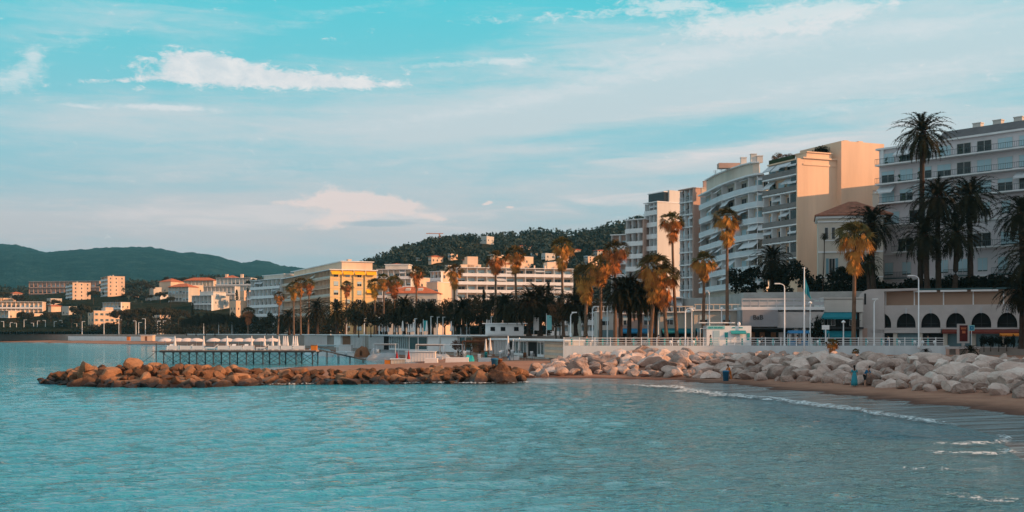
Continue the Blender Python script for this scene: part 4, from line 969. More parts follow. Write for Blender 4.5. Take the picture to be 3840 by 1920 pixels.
lamp('white street lamp just left of the kiosk with its arm to the right', 2570, 156.5, ZP, 1156, 1.3)
lamp('white street lamp behind the kiosk roof beside a palm trunk', 2660, 162, ZP, 1090, -.9)
lamp('short white street lamp between the teal awnings and the railing', 3278, 156, ZP, 1122, .5)
for lb, px, y0 in (('white lamp post left of the pair of fan palms', 2222, 1150), ('white lamp post with rounded head by the feather palms', 2278, 1140), ('slim white post among the feather palm trunks', 2430, 1160), ('white lamp post beside the thick fan palm', 2468, 1160), ('white arched lamp post near the bare plane trees', 2140, 1172)):
    lamp(lb, px, 165, ZP if px > 2150 else 4.5, y0, .9)
def post(label, px, Y, zb, ytop, top='ball', grp='slim white posts on the promenade', name='light_post'):
    H = PZ(ytop, Y)-zb; T = thing(name, label, 'post', (*shp(px, Y), zb), 0, grp)
    mb = MB(); mb.lathe([(.1, 0), (.07, H)], 8); mb.obj('post', [WPAINT], T)
    mb = MB(); 
    if top == 'ball': mb.lathe([(.05, H), (.26, H+.05), (.3, H+.18), (.05, H+.4)], 10)
    else: mb.box(-.5, .5, -.05, .05, H-.5, H+.1)
    mb.obj('lamp_head' if top == 'ball' else 'board', [WPAINT], T)
post('white post with mushroom lantern left of the kiosk', 2594, 157, ZP, 1168)
post('white post with mushroom lantern above the restaurant terrace', 2706, 160, ZP, 1162)
post('white post with mushroom lantern between flag pole and bushy tree', 3038, 158, ZP, 1140)
post('white post carrying a blank white board before the teal awnings', 3096, 155, ZP, 1222, 'board', name='sign_post')
post('short bare white post left of the big palm trunk', 3163, 155, ZP, 1212)
# flag
T = thing('flag_pole', 'white flag pole with a limp teal flag on the sea wall', 'flag pole', (*shp(3016, 152), 1.9))
H = PZ(1005, 152)-1.9; mb = MB(); mb.lathe([(.14, 0), (.12, 2), (.07, H)], 8); mb.lathe([(.02, H), (.11, H+.05), (.02, H+.15)], 8); mb.tube([(-.3, 0, H), (.3, 0, H)], .03, 5); mb.obj('pole', [WPAINT], T, True)
V = []; nu, nv = 7, 14
for i in range(nu):
    for j in range(nv):
        q = j/(nv-1); s = i/(nu-1); V.append((.08+s*(.25+.65*q)+.05*math.sin(q*7), .12*math.sin(s*9+q*4)*(.3+q), H-1.15-q*2.3-s*.75+.1*math.sin(s*6)))
put('flag', grid_mesh('flag', V, nu, nv, mat('teal_flag', (.02, .26, .34), .8, .1)), T)
# signs on the right
T = thing('advertising_panel', 'upright advertising panel with a dark red poster by the balustrade', 'advertising panel', (*shp(3612, 155.5), ZP))
mb = MB(); mb.box(-.82, .82, -.12, .12, .6, 3.25); mb.box(-.2, .2, -.1, .1, 0, .6); mb.obj('frame', [ARCW], T)
bx('poster', mat('dark_red_poster', (.10, .01, .01), .5, .5, 1.5), T, -.55, .55, -.15, -.121, .85, 3.05)
mb = MB(); mb.box(-.35, .35, -.16, -.151, 2.5, 2.65); mb.box(-.2, .25, -.16, -.151, 1.95, 2.3); mb.box(-.4, .4, -.16, -.151, 2.72, 2.78); mb.obj('poster_marks', [mat('poster_ink', (.55, .16, .07), .6, .3, 3)], T)
T = thing('road_sign', 'small square blue sign with pale border on a pale post', 'road sign', (*shp(3643, 153), 2.6))
mb = MB(); mb.lathe([(.05, 0), (.05, 3.4)], 8); mb.obj('post', [WPAINT], T)
mb = MB(); mb.box(-.38, .38, -.08, -.05, 2.75, 3.5); mb.obj('board', [TURQ], T); bx('blue_field', BLUEM, T, -.26, .26, -.1, -.081, 2.87, 3.38); bx('pale_mark', TURQ, T, -.1, .1, -.115, -.101, 3.06, 3.2)
# blue rental carts / stalls near the flag pole
def stall(px, Y, label, m_, w_=2.6):
    T = thing('market_stall', label, 'stall', (*shp(px, Y), ZP)); mb = MB()
    for x in (0, w_): 
        for y in (0, 1.2): mb.box(x-.04, x+.04, y-.04, y+.04, 0, 2.0)
    mb.obj('frame', [WPAINT], T); mb = MB(); mb.xprism([(-.2, 1.95), (1.4, 1.95), (.6, 2.35)], -.15, w_+.15); mb.obj('canopy', [m_], T)
    bx('counter', m_, T, .05, w_-.05, .1, 1.1, 0, .9); bx('display', PINK, T, w_*.35, w_*.6, -.02, .09, .5, 1.3)
stall(2962, 158, 'blue canopy stall with an orange emblem right of the tall lamp', BLUEM); stall(3010, 159.5, 'pale turquoise stall directly behind the flag pole', TURQ); stall(3060, 160, 'dark teal stall with a brown menu board under the bushy tree', AWNT, 1.8)
# small globe lamps and bins along railing seen as pale dots
gm = MB(); gm.lathe([(.05, 0), (.05, .5)], 6); gm.lathe([(.02, .5), (.2, .6), (.24, .75), (.18, .92), (.02, .98)], 10)
gmm = gm.mesh('bollard_light', [WPAINT])
for i, px in enumerate((2515, 2545, 2600, 2846, 2900, 3068, 3100, 3250, 3310, 3372, 3430, 3460, 3505)):
    o = put('bollard_light', gmm, None, (*shp(px, 155.2), ZP)); tag(o, 'small white globe bollard light just inside the promenade railing', 'bollard light', 'globe bollard lights behind the railing')
# ---- people on the promenade and beach
SKIN = mat('skin', (.45, .24, .16), .6, .05)
HAIRM = mat('dark_hair', (.02, .014, .012), .8, .2)
def skinned(name, pts, edges, rad, m_, parent, sub=1):
    me = bpy.data.meshes.new(name); me.from_pydata(pts, edges, []); o = bpy.data.objects.new(name, me); COL.objects.link(o)
    o.modifiers.new('s', 'SKIN'); me.skin_vertices.new() if not me.skin_vertices else None
    for i, r in enumerate(rad): me.skin_vertices[0].data[i].radius = (r, r) if not hasattr(r, '__len__') else r
    me.skin_vertices[0].data[0].use_root = True
    if sub: sm_ = o.modifiers.new('u', 'SUBSURF'); sm_.levels = sub; sm_.render_levels = sub
    dg = bpy.context.evaluated_depsgraph_get(); m2 = bpy.data.meshes.new_from_object(o.evaluated_get(dg)); bpy.data.objects.remove(o)
    m2.materials.clear(); m2.materials.append(m_); m2.name = name
    for p_ in m2.polygons: p_.use_smooth = True
    if parent is None: return m2
    return put(name, m2, parent)
def person(label, loc, rz, top, bottom, dress=False, lean=0.0, h=1.7, arm=(0, 0), shorts=False, stride=.12, sit=False, hair_long=True):
    k = h/1.7; T = thing('person', label, 'person', loc, rz)
    l = lean
    J = [(0, 0, .95), (0, -.02-l*.2, 1.15), (0, -l*.55, 1.38), (0, -l*.7, 1.48), (0, -.02-l*.85, 1.60), (0, -.03-l*.95, 1.68),
         (-.09, 0, .90), (-.1, -stride, .50), (-.1, -stride*.6, .09), (-.1, -stride*.6-.14, .035),
         (.09, 0, .90), (.1, stride*.4, .50), (.1, stride*1.0, .09), (.1, stride*1.0-.14, .035),
         (-.18, -l*.55, 1.37), (-.23, -l*.5-arm[0]*.15, 1.12), (-.22, -l*.5-.05-arm[0]*.35, .90+arm[0]*.1),
         (.18, -l*.55, 1.37), (.23, -l*.5-arm[1]*.15, 1.12), (.22, -l*.5-.05-arm[1]*.35, .90+arm[1]*.1)]
    Rr = [.13, .125, .12, .05, .085, .075, .085, .06, .038, .03, .085, .06, .038, .03, .055, .042, .03, .055, .042, .03]
    E_ = [(0, 1), (1, 2), (2, 3), (3, 4), (4, 5), (0, 6), (6, 7), (7, 8), (8, 9), (0, 10), (10, 11), (11, 12), (12, 13), (2, 14), (14, 15), (15, 16), (2, 17), (17, 18), (18, 19)]
    J = [(x*k, y*k, z*k) for x, y, z in J]; Rr = [r*k for r in Rr]
    b_ = skinned('body', J, E_, Rr, SKIN, T, 1)
    # hands: five small fingers each
    for s_, ix in ((-1, 16), (1, 19)):
        mb = MB(); c = J[ix]
        for q in range(5):
            a = (q-2)*.014; mb.tube([(c[0]+(0 if q else s_*-.03), c[1]+a, c[2]-.02), (c[0], c[1]+a*1.3, c[2]-(.09 if q else .05)), (c[0]+s_*-.015, c[1]+a*1.3-.01, c[2]-(.12+.01*(2-abs(q-2)) if q else .07))], [.011, .010, .008], 5)
        mb.obj('hand', [SKIN], T)
    # hair
    hd = J[4]; mb = MB(); mb.lathe([(.02, -.11), (.088, -.06), (.10, .02), (.09, .09), (.05, .125), (.01, .13)], 12); 
    mb.v = [(x*k+hd[0], y*1.05*k+hd[1]+.022, z*k+hd[2]+.03) for x, y, z in mb.v]; 
    if hair_long: mb.tube([(hd[0], hd[1]+.09, hd[2]), (hd[0], hd[1]+.10, hd[2]-.2), (hd[0], hd[1]+.1, hd[2]-.32)], [.07, .07, .04], 8)
    mb.obj('hair', [HAIRM], T, True)
    # face
    mb = MB(); mb.tube([(hd[0], hd[1]-.085*k, hd[2]+.0), (hd[0], hd[1]-.115*k, hd[2]-.03)], [.012, .018], 6); mb.obj('nose', [SKIN], T)
    # clothes follow the limbs
    J1 = [J[0], J[1], J[2], J[14], J[15], J[17], J[18]]
    skinned('top', J1, [(0, 1), (1, 2), (2, 3), (3, 4), (2, 5), (5, 6)], [.15*k, .145*k, .14*k, .07*k, .058*k, .07*k, .058*k], top, T, 1)
    mb = MB()
    if dress: 
        mb.lathe([(.27*k, .10*k), (.25*k, .45*k), (.20*k, .8*k), (.165*k, .98*k), (.155*k, 1.12*k)], 16); mb.obj('long_skirt', [bottom], T, True)
    else:
        for a, b2, c in ((J[6], J[7], J[8]), (J[10], J[11], J[12])):
            mb.tube([(a[0], a[1], a[2]+.08), b2, tuple(b2[i]*.2+c[i]*.8 for i in range(3))] if not shorts else [(a[0], a[1], a[2]+.08), tuple(a[i]*.15+b2[i]*.85 for i in range(3))], [.105*k, .08*k, .065*k] if not shorts else [.11*k, .10*k], 10)
        mb.lathe([(.13*k, .84*k), (.155*k, .92*k), (.15*k, 1.02*k)], 14); mb.obj('shorts' if shorts else 'trousers', [bottom], T, True)
    return T
DBLUE = mat('blue_cloth', (.02, .14, .27), .85, .1); TBLUE = mat('teal_cloth', (.03, .26, .33), .85, .1); BLACKC = mat('black_cloth', (.01, .01, .012), .9, .2); ORC = mat('orange_cloth', (.65, .18, .03), .85, .1)
yb = 97; person('person in a long teal-blue dress standing on the sand by the rocks, seen from behind', (*shp(3204, yb-1.2), gz(*shp(3204, yb-1.2))), R(175), TBLUE, TBLUE, dress=True, h=1.78)
person('person in blue top and dark shorts bending forward beside the long dress', (*shp(3243, yb-1.6), gz(*shp(3243, yb-1.6))), R(40), DBLUE, BLACKC, lean=.55, h=1.72, arm=(.6, .9), shorts=True, hair_long=False)
pz = gz(*shp(2724, 111)); person('person in an orange vest leaning beside the blue bin on the sand', (*shp(2737, 112), pz), R(-60), ORC, ORC, lean=.35, h=1.55, arm=(.9, 1.0))
person('person in dark clothes walking on the promenade left of the kiosk', (*shp(2665, 156), ZP), R(90), BLACKC, BLACKC, stride=.2)
person('person in a bright orange jacket on the promenade by the fan palm trunk', (*shp(2612, 156), ZP), R(80), ORC, BLACKC, stride=.15)
# bins
def bin_(label, px, Y, m_, h=1.35, z=None):
    z = gz(*shp(px, Y)) if z is None else z
    T = thing('waste_bin', label, 'bin', (*shp(px, Y), z), 0, None)
    mb = MB(); mb.lathe([(.25*h, 0), (.31*h, h*.85), (.33*h, h*.86)], 14); mb.obj('body', [m_], T, True); mb = MB(); mb.lathe([(.34*h, h*.86), (.34*h, h*.92), (.2*h, h), (.02, h+.02)], 14); mb.obj('lid', [m_], T, True)
bin_('blue bin on the sand at the foot of the pale boulders', 2722, 111, DBLUE, 1.02)
bin_('dark blue bin on the beach in front of the glazed beach club', 1855, 135, DBLUE, 1.3)
bin_('brown bin beside the dark blue one on the beach', 1873, 136.5, WOODM, 1.15)
# ---- beach clubs: long low white buildings whose flat roofs meet the street level
ZB = 1.35
def club(label, p0, Y0, p1, Y1, items, roofm=None, h=4.72, seed=0, wallm=None, group=None):
    a = Vector(shp(p0, Y0)); b_ = Vector(shp(p1, Y1)); d = b_-a; L = d.length; rz = math.atan2(d.y, d.x)
    T = thing('beach_club', label, 'beach club', (a.x, a.y, ZB), rz); H = h-ZB
    bx('wall', wallm or CREAM2, T, 0, L, 1.5, 5, -1, H-.25); mb = MB(); mb.box(-.1, L+.1, .2, 5.2, H-.25, H); mb.obj('roof', [roofm or WPAINT], T)
    for kind, q0, q1 in items:
        u0, u1 = L*q0, L*q1
        if kind == 'glass':
            n = max(2, int((u1-u0)/1.6))
            for i in range(n):
                x0 = u0+(u1-u0)*i/n; x1 = u0+(u1-u0)*(i+1)/n
                mb = MB(); mb.box(x0, x0+.12, 1.2, 1.48, 0, H-.26); mb.box(x1-.12, x1, 1.2, 1.48, 0, H-.26); mb.box(x0+.12, x1-.12, 1.2, 1.48, 0, .4); mb.box(x0+.12, x1-.12, 1.2, 1.48, H-.5, H-.26); o = mb.obj('window', [WPAINT], T)
                pm_ = MB(); pm_.box(x0+.12, x1-.12, 1.3, 1.36, .4, H-.5); pm_.obj('pane', [TGLASS], o)
        elif kind == 'open': bx('opening', DARKI, T, u0, u1, 1.3, 1.48, 0, H-.5)
        elif kind == 'wood': bx('wood_panel', WOODM, T, u0, u1, 1.1, 1.48, 0, H-.5)
        elif kind == 'panel': bx('front_panel', WPAINT, T, u0, u1, .9, 1.48, 0, H-.26)
        elif kind == 'cols':
            n = max(2, int((u1-u0)/1.1))
            for i in range(n): bx('column', WPAINT, T, u0+(u1-u0)*i/n, u0+(u1-u0)*i/n+.2, .4, .6, 0, H-.26)
            bx('opening', DARKI, T, u0, u1, 1.3, 1.48, 0, H-.5)
        elif kind == 'board':
            for i in range(6): bx('board', CREAM2 if i % 2 else CREAM, T, u0, u1, .8+.01*(i % 2), 1.48, i*(H-.3)/6, (i+1)*(H-.3)/6-.02)
    return T
m = bpy.data.materials.new('teal_glass'); m.use_nodes = True; p = m.node_tree.nodes['Principled BSDF']; p.inputs['Base Color'].default_value = (.01, .07, .08, 1); p.inputs['Roughness'].default_value = .1; TGLASS = m
club('beach club with a white canopy, dark openings and pale boarded end by the boulders', 1826, 205, 2112, 160, [('cols', .0, .3), ('glass', .3, .48), ('open', .5, .62), ('glass', .62, .7), ('board', .74, 1.0)], h=3.9+.2, seed=1, wallm=WHITE)
club('pale beach club wall with small windows behind the dry shrubs', 1640, 225, 1822, 214, [('panel', 0, .35), ('glass', .36, .62), ('wood', .65, .98)], seed=2, wallm=CREAM2)
club('beach club with a bank of dark green glass panes', 1516, 232, 1636, 228, [('glass', .04, .62), ('panel', .66, 1.0)], seed=3, wallm=CREAM2)
club('grey beach bar with slim columns left of the green glass panes', 1376, 268, 1512, 236, [('cols', 0, .45), ('glass', .5, 1.0)], seed=4, wallm=GREYW)
club('beach restaurant with brown wooden panel and white door', 1240, 300, 1372, 272, [('panel', .0, .2), ('wood', .24, .5), ('cols', .55, .95)], seed=5, wallm=WHITE)
club('long low beach restaurant with pale front behind the pier', 1010, 400, 1236, 306, [('glass', .05, .4), ('wood', .45, .6), ('cols', .62, .95)], seed=6, wallm=GREYW)
club('far beach pavilion with grey front under the street wall', 700, 520, 1004, 406, [('glass', .0, .3), ('open', .35, .5), ('glass', .6, 1.0)], seed=7, wallm=GREYW)
# far low shore wall, cabin
T = thing('shore_wall', 'long low white wall behind the far beach', 'wall', (0, 0, 0)); mb = MB(); mb.strip([shp(255, 632), shp(600, 548), shp(700, 522)], -.4, 0, .5, 3.4); mb.obj('wall', [SLABM], T)
T = thing('beach_hut', 'small cream hut with flat roof on the far beach', 'hut', (*shp(528, 540), 1.4)); bx('wall', CREAM, T, 0, 5.6, 0, 4, 0, 2.6); mb = MB(); mb.box(-.3, 5.9, -.3, 4.2, 2.6, 2.8); mb.obj('roof', [SLABM], T); bx('door', WOODM, T, 2, 3, -.05, -.01, 0, 2.1)
T = thing('beach_hut', 'tiny orange hut standing on the far sand', 'hut', (*shp(475, 560), 1.4)); bx('wall', mat('orange_paint', (.6, .2, .05), .8), T, 0, 1.4, 0, 1.4, 0, 1.9); mb = MB(); mb.box(-.1, 1.5, -.1, 1.5, 1.9, 2.05); mb.obj('roof', [WOODM], T)
# ---- lamp posts of the far shore
def flamp(px, Y, ytop, zb, lb, arm=1): 
    H = PZ(ytop, Y)-zb; T = thing('street_lamp', lb, 'street lamp', (*shp(px, Y), zb), 0, 'pale lamp posts along the far shore road')
    mb = MB(); mb.lathe([(.22, 0), (.13, H)], 6); mb.obj('post', [WPAINT], T); mb = MB(); mb.box(min(0, arm*1.6), max(0, arm*1.6), -.12, .12, H, H+.2); mb.obj('lamp_head', [WPAINT], T)
for i, (px, yt) in enumerate(((14, 1206), (38, 1210), (62, 1212), (90, 1200), (126, 1212), (140, 1204), (170, 1202), (203, 1206), (233, 1202), (268, 1204), (288, 1214), (308, 1206), (390, 1206), (446, 1200), (510, 1204), (520, 1210), (545, 1196), (590, 1204), (602, 1206), (612, 1204), (640, 1210))):
    flamp(px, 660 if px < 300 else 600, yt, 4.5, 'pale lamp post on the far shore road' if True else '', 1 if i % 2 else -1)
# posts and masts on the street behind the clubs
for i, (px, yt, Y) in enumerate(((1366, 1196, 285), (1422, 1190, 280), (1556, 1196, 250), (1616, 1188, 250), (1640, 1190, 252), (1661, 1190, 250), (1700, 1188, 248), (1728, 1188, 250), (1750, 1192, 246), (1760, 1190, 252), (1842, 1188, 240), (1300, 1206, 330), (1240, 1212, 350), (1190, 1218, 360), (1015, 1196, 430), (870, 1204, 470), (820, 1210, 480), (764, 1214, 500))):
    H = PZ(yt, Y)-4.5; T = thing('lamp_post', 'slim pale lamp post on the street behind the beach clubs', 'lamp post', (*shp(px, Y), 4.5), 0, 'slim lamp posts behind the beach clubs')
    mb = MB(); mb.lathe([(.12, 0), (.08, H)], 6); mb.obj('post', [WPAINT], T); mb = MB(); mb.box(-.1, .5, -.08, .08, H, H+.1); mb.obj('lamp_head', [WPAINT], T)
# closed parasols on club roofs and terraces
def closed_parasol_mesh(h=2.6, m_=None):
    mb = MB(); mb.lathe([(.28, .75), (.34, .9), (.2, h*.6), (.09, h), (.02, h+.1)], 8); c_ = mb.mesh('canopy', [m_ or WCLOTH], True); mb = MB(); mb.lathe([(.03, 0), (.03, h)], 6); mb.lathe([(.3, 0), (.3, .08)], 10); return c_, mb.mesh('pole', [WPAINT])
CP = closed_parasol_mesh()
def closed_parasol(px, Y, z, lb, g, s=1.0, cm=None):
    T = thing('closed_parasol', lb, 'parasol', (*shp(px, Y), z), rnd.random()*6, g); T.scale = (s*.9, s*.9, s); put('canopy', CP[0] if cm is None else cm, T); put('pole', CP[1], T); return T
for px in (1434, 1442, 1456, 1490, 1532, 1541, 1550, 1578, 1600, 1692, 1826, 1834, 1856, 1890, 1900, 1942, 1960, 1480, 1510): closed_parasol(px, 236 if px > 1500 else 262, 4.6, 'closed white parasol on the terrace above the beach clubs', 'closed parasols above the beach clubs', rnd.uniform(.85, 1.25))
for px in (1822, 1838, 1905, 1925, 1948): closed_parasol(px, 185, ZB, 'closed white parasol standing on the sand before the white canopy', 'closed parasols in front of the white canopy', rnd.uniform(.9, 1.3))
# banners
for px, Y, lb, mm, yt in ((2060, 200, 'turquoise hanging banner on a white mast by the date palms', TURQ, 1182), (2012, 205, 'white hanging banner left of the turquoise one', WCLOTH, 1190), (1596, 245, 'small turquoise banner above the pale club wall', TEALM, 1202)):
    zb = 4.5; H = PZ(yt, Y)-zb; T = thing('banner', lb, 'banner', (*shp(px, Y), zb)); mb = MB(); mb.lathe([(.07, 0), (.05, H+.3)], 6, (-.5, 0)); mb.obj('mast', [WPAINT], T); mb = MB(); mb.box(-.42, .42, -.02, .02, H*.3, H); mb.obj('cloth', [mm], T)
# low white wall blocks / rolled covers on the sand
for lb, p0, p1, y0, yt in (('white block of stacked mattresses, lowest on the sand near the boulders', 1592, 1640, 1356, 1338), ('long white slab of stacked mattresses on the sand', 1670, 1756, 1352, 1331), ('white slab of stacked mattresses left of the dark blue bin', 1793, 1840, 1346, 1330), ('white slab of stacked mattresses right of the brown bin', 1902, 1948, 1342, 1328), ('thin white slab lying further up the beach', 1622, 1660, 1333, 1320)):
    Y = YZ(y0, ZB-.15); T = thing('mattress_stack', lb, 'mattress stack', (*shp(p0, Y), gz(*shp(p0, Y)))); L = (p1-p0)/F*Y; h = (y0-yt)/F*Y; n = 3
    for i in range(n): MB().box(.02*i, L-.03*(i % 2), 0, 1.9, h*i/n+.003, h*(i+1)/n).obj('mattress', [WCLOTH], T)
# heaps of covered furniture
TARP = mat('grey_tarpaulin', (.36, .37, .38), .8, .15, .8, .8, 2)
def heap(lb, p0, p1, Y, h, m_, seed, name='covered_heap', cat='covered heap'):
    L = (p1-p0)/F*Y; z = gz(*shp((p0+p1)/2, Y)); V = []; nu, nv = 28, 12; rg = random.Random(seed); of = rg.random()*50
    for i in range(nu):
        for j in range(nv):
            u = i/(nu-1); v = j/(nv-1); e = min(1, 5*min(u, 1-u))**.5*min(1, 3.5*min(v, 1-v))**.5
            V.append((u*L, v*3.0, -.1+e*h*(.75+.45*fbm(u*L*.5+of, v*2, 0, 3))))
    o = put(name, grid_mesh(name, V, nu, nv, m_), None, (*shp(p0, Y), z)); tag(o, lb, cat)
heap('grey tarpaulin heap with two humps on the sand before the glass panes', 1372, 1500, 212, 1.5, TARP, 1); heap('grey tarpaulin heap under the pale club wall', 1590, 1690, 200, 1.2, TARP, 2); heap('brown sand bank in front of the wooden panel', 1325, 1385, 235, 2.4, WOODM, 3, 'sand_bank', 'sand bank')
heap('turquoise crumpled cover among stored chairs', 1742, 1778, 178, 1.3, mat('turquoise_cover', (.03, .42, .42), .8, .2), 4); heap('pale blue canvas spread behind the pier end', 1130, 1260, 262, 2.3, mat('pale_blue_canvas', (.42, .60, .64), .85, .1), 5); heap('white canvas bundle by the grey bar', 1385, 1420, 240, 2.2, TARP, 6)
# stacked white cabins on the beach
def cabin(lb, px, Y, w_, h, m_, z=None, name='beach_cabin'):
    z = gz(*shp(px, Y)) if z is None else z; T = thing(name, lb, 'beach cabin', (*shp(px, Y), z), rnd.uniform(-.2, .2)); bx('wall', m_, T, 0, w_, 0, 1.6, 0, h); mb = MB(); mb.box(-.1, w_+.1, -.15, 1.7, h, h+.1); mb.obj('roof', [WPAINT], T)
    mb = MB()
    for i in range(int(w_/.5)): mb.box(.1+i*.5, .14+i*.5, -.03, -.005, .05, h-.05)
    mb.obj('slats', [SLABM], T)
for i, (px, w_, h, Y, lb) in enumerate(((1195, 2.2, 1.6, 250, 'square white cabin at the pier root'), (1262, 2.0, 1.3, 245, 'small white cabin right of the pier root'), (1218, 1.6, 1.2, 242, 'low white box cabin nearest the inlet'), (1300, 1.6, 1.0, 245, 'flat white cabin beside the sand bank'), (1520, 5.0, 1.7, 190, 'long striped white cabin row before the green glass'), (1465, 2.2, .9, 172, 'low pink-white cabin near the orange crate'), (1270, 3.0, 2.2, 268, 'taller white cabin against the beach restaurant'))): cabin(lb, px, Y, w_, h, WCLOTH if i != 5 else CREAM2)
T = thing('folded_parasol', 'small folded red parasol leaning on a white frame', 'parasol', (*shp(1488, 180), gz(*shp(1488, 180)))); mb = MB(); mb.lathe([(.3, .6), (.2, 1.1), (.03, 2.0)], 8); mb.obj('canopy', [mat('red_cloth', (.4, .02, .02), .8)], T); mb = MB(); mb.lathe([(.03, 0), (.03, 2.0)], 6); mb.obj('pole', [WPAINT], T)
T = thing('folded_parasol', 'second folded red parasol, beside the striped cabin row', 'parasol', (*shp(1532, 186), gz(*shp(1532, 186)))); mb = MB(); mb.lathe([(.3, .6), (.2, 1.1), (.03, 2.0)], 8); mb.obj('canopy', [MATS['red_cloth']], T); mb = MB(); mb.lathe([(.03, 0), (.03, 2.0)], 6); mb.obj('pole', [WPAINT], T)
# ---- pier
def pier():
    Y = 180; zd = 2.32; x0 = PX(598, Y); x1 = PX(1185, Y); T = thing('pier', 'long timber pier on dark cross-braced iron legs', 'pier', (x0, Y, 0)); L = x1-x0; W = 5.5
    PIM = mat('rusty_iron', (.045, .05, .055), .8, .3, 2); DK = mat('weathered_deck', (.34, .26, .22), .9, .2, 1.5)
    mb = MB(); mb.box(0, L, 0, W, zd-.22, zd)
    mb.obj('deck', [DK], T); mb = MB(); mb.box(0, L, -.08, -.003, zd-.34, zd-.05); mb.box(0, L, W+.003, W+.08, zd-.34, zd-.05); mb.obj('fascia_beam', [PIM], T)
    n = 10
    for i in range(n):
        u = .6+(L-1.2)*i/(n-1)
        for y in (.25, W-.25):
            mb = MB(); mb.lathe([(.10, -2.5), (.10, zd-.23)], 8, (u, y)); mb.lathe([(.24, zd-.5), (.24, zd-.36)], 8, (u, y)); mb.obj('pile', [PIM], T)
        if i < n-1:
            du = (L-1.2)/(n-1)
            for y in (.25, W-.25):
                mb = MB(); mb.tube([(u, y, zd-.5), (u+du, y, .1)], .035, 5); mb.tube([(u+du, y+.05, zd-.5), (u, y+.05, .1)], .035, 5); mb.obj('cross_brace', [PIM], T)
        mb = MB(); mb.tube([(u, .25, zd-.5), (u, W-.25, .1)], .03, 5); mb.tube([(u, W-.25, zd-.5), (u, .25, .1)], .03, 5); mb.obj('cross_brace', [PIM], T)
    # end ladder post and sloping stay
    mb = MB(); mb.lathe([(.07, -1), (.07, zd+1.1)], 6, (-.6, .3)); mb.tube([(-.6, .3, zd-.2), (-3.6, .3, -.3)], .04, 5); mb.box(-1.2, 0, 0, .6, zd-.2, zd-.1); mb.obj('ladder', [PIM], T)
    # gangway to the beach
    mb = MB(); xg = PX(1372, 190)-x0; g0 = Vector((L, 3, zd)); g1 = Vector((xg, 9, .55))
    mb.tube([g0, g1], .09, 6); mb.tube([g0+Vector((0, 1.2, 0)), g1+Vector((0, 1.2, 0))], .09, 6)
    d = g1-g0
    mb.quad(g0+Vector((0, 0, .1)), g1+Vector((0, 0, .1)), g1+Vector((0, 1.2, .1)), g0+Vector((0, 1.2, .1)))
    for q in (.15, .4, .65, .95): c = g0+d*q; mb.lathe([(.06, -1), (.06, c.z)], 6, (c.x, c.y)); mb.lathe([(.06, -1), (.06, c.z)], 6, (c.x, c.y+1.2))
    mb.obj('gangway', [PIM], T)
    return x0, L, W, zd, Y
px0, pL, pW, pzd, pY = pier()
# open parasols (domed), closed parasols, loungers on the pier
mb = MB(); mb.lathe([(1.35, 1.75), (1.25, 1.95), (.85, 2.25), (.4, 2.42), (.03, 2.48)], 12, cap=False); mb.lathe([(1.33, 1.74), (.85, 2.22), (.03, 2.45)], 12, cap=False)
OPM = mb.mesh('canopy', [mat('pale_pink_cloth', (.74, .60, .54), .9, .06)], True); mb = MB(); mb.lathe([(.03, 0), (.03, 2.45)], 6); OPP = mb.mesh('pole', [WPAINT])
for i, px in enumerate((622, 668, 702, 737, 803, 852, 895, 935, 978, 1022)):
    Y = 188+(i % 2)*1.0; T = thing('open_parasol', 'open pale parasol on the back of the pier', 'parasol', (*shp(px, 184.3), pzd), rnd.random(), 'open parasols on the pier'); T.scale = (.95, .95, .78); put('canopy', OPM, T); put('pole', OPP, T)
for px in (656, 764, 852, 944, 992, 1022, 1064, 1071, 1078, 1100, 1108, 1114, 1046): closed_parasol(px, 182.5, pzd, 'closed white parasol standing on the pier deck', 'closed parasols on the pier', .85)
lm = MB(); lm.box(0, 1.9, -.32, .32, .28, .38); 
for x in (.1, 1.8):
    for y in (-.28, .28): lm.box(x-.03, x+.03, y-.03, y+.03, 0, .28)
LF = lm.mesh('frame', [WPAINT]); lm = MB(); lm.box(.0, 1.3, -.3, .3, .382, .48); lm.xprism([(-.3, .42), (.3, .42), (.3, .5), (-.3, .5)], 1.3, 1.31); lm.quad((1.3, -.3, .48), (1.3, .3, .48), (1.95, .3, .95), (1.95, -.3, .95)); lm.quad((1.3, -.3, .40), (1.95, -.3, .87), (1.95, .3, .87), (1.3, .3, .40)); lm.quad((1.3, -.3, .40), (1.3, -.3, .48), (1.95, -.3, .95), (1.95, -.3, .87)); LC = lm.mesh('cushion', [WCLOTH])
k = 0; u = 1.2
while u < pL-2.2:
    T = thing('sun_lounger', 'white cushioned sun lounger in the front row on the pier', 'sun lounger', (px0+u, pY+.6, pzd), R(rnd.choice([0, 0, 90]) if k % 5 else 90), 'sun loungers on the pier'); put('frame', LF, T); put('cushion', LC, T)
    if k % 4 != 3:
        T = thing('windbreak', 'white cloth windbreak panel at the front edge of the pier', 'windbreak', (px0+u, pY+.12, pzd), 0, 'windbreak panels on the pier'); mb = MB(); mb.box(0, 1.75, 0, .04, .12, .72); mb.obj('cloth', [WCLOTH], T); mb = MB(); mb.box(-.03, .03, -.03, .03, 0, .8); mb.box(1.72, 1.78, -.03, .03, 0, .8); mb.obj('frame', [WPAINT], T)
    k += 1; u += 2.0
T = thing('orange_crate', 'orange crate at the shore end of the pier', 'crate', (px0+pL-.9, pY+.5, pzd)); MB().box(0, .9, 0, .9, 0, .75).obj('body', [AWNO], T); MB().box(-.05, .95, -.05, .95, .75, .83).obj('lid', [WOODM], T)
T = thing('orange_crate', 'orange crate on the sand left of the low pink-white cabin', 'crate', (*shp(1442, 172), gz(*shp(1442, 172)))); MB().box(0, .85, 0, .9, 0, .75).obj('body', [AWNO], T); MB().box(-.04, .89, -.04, .94, .75, .82).obj('lid', [AWNO], T)
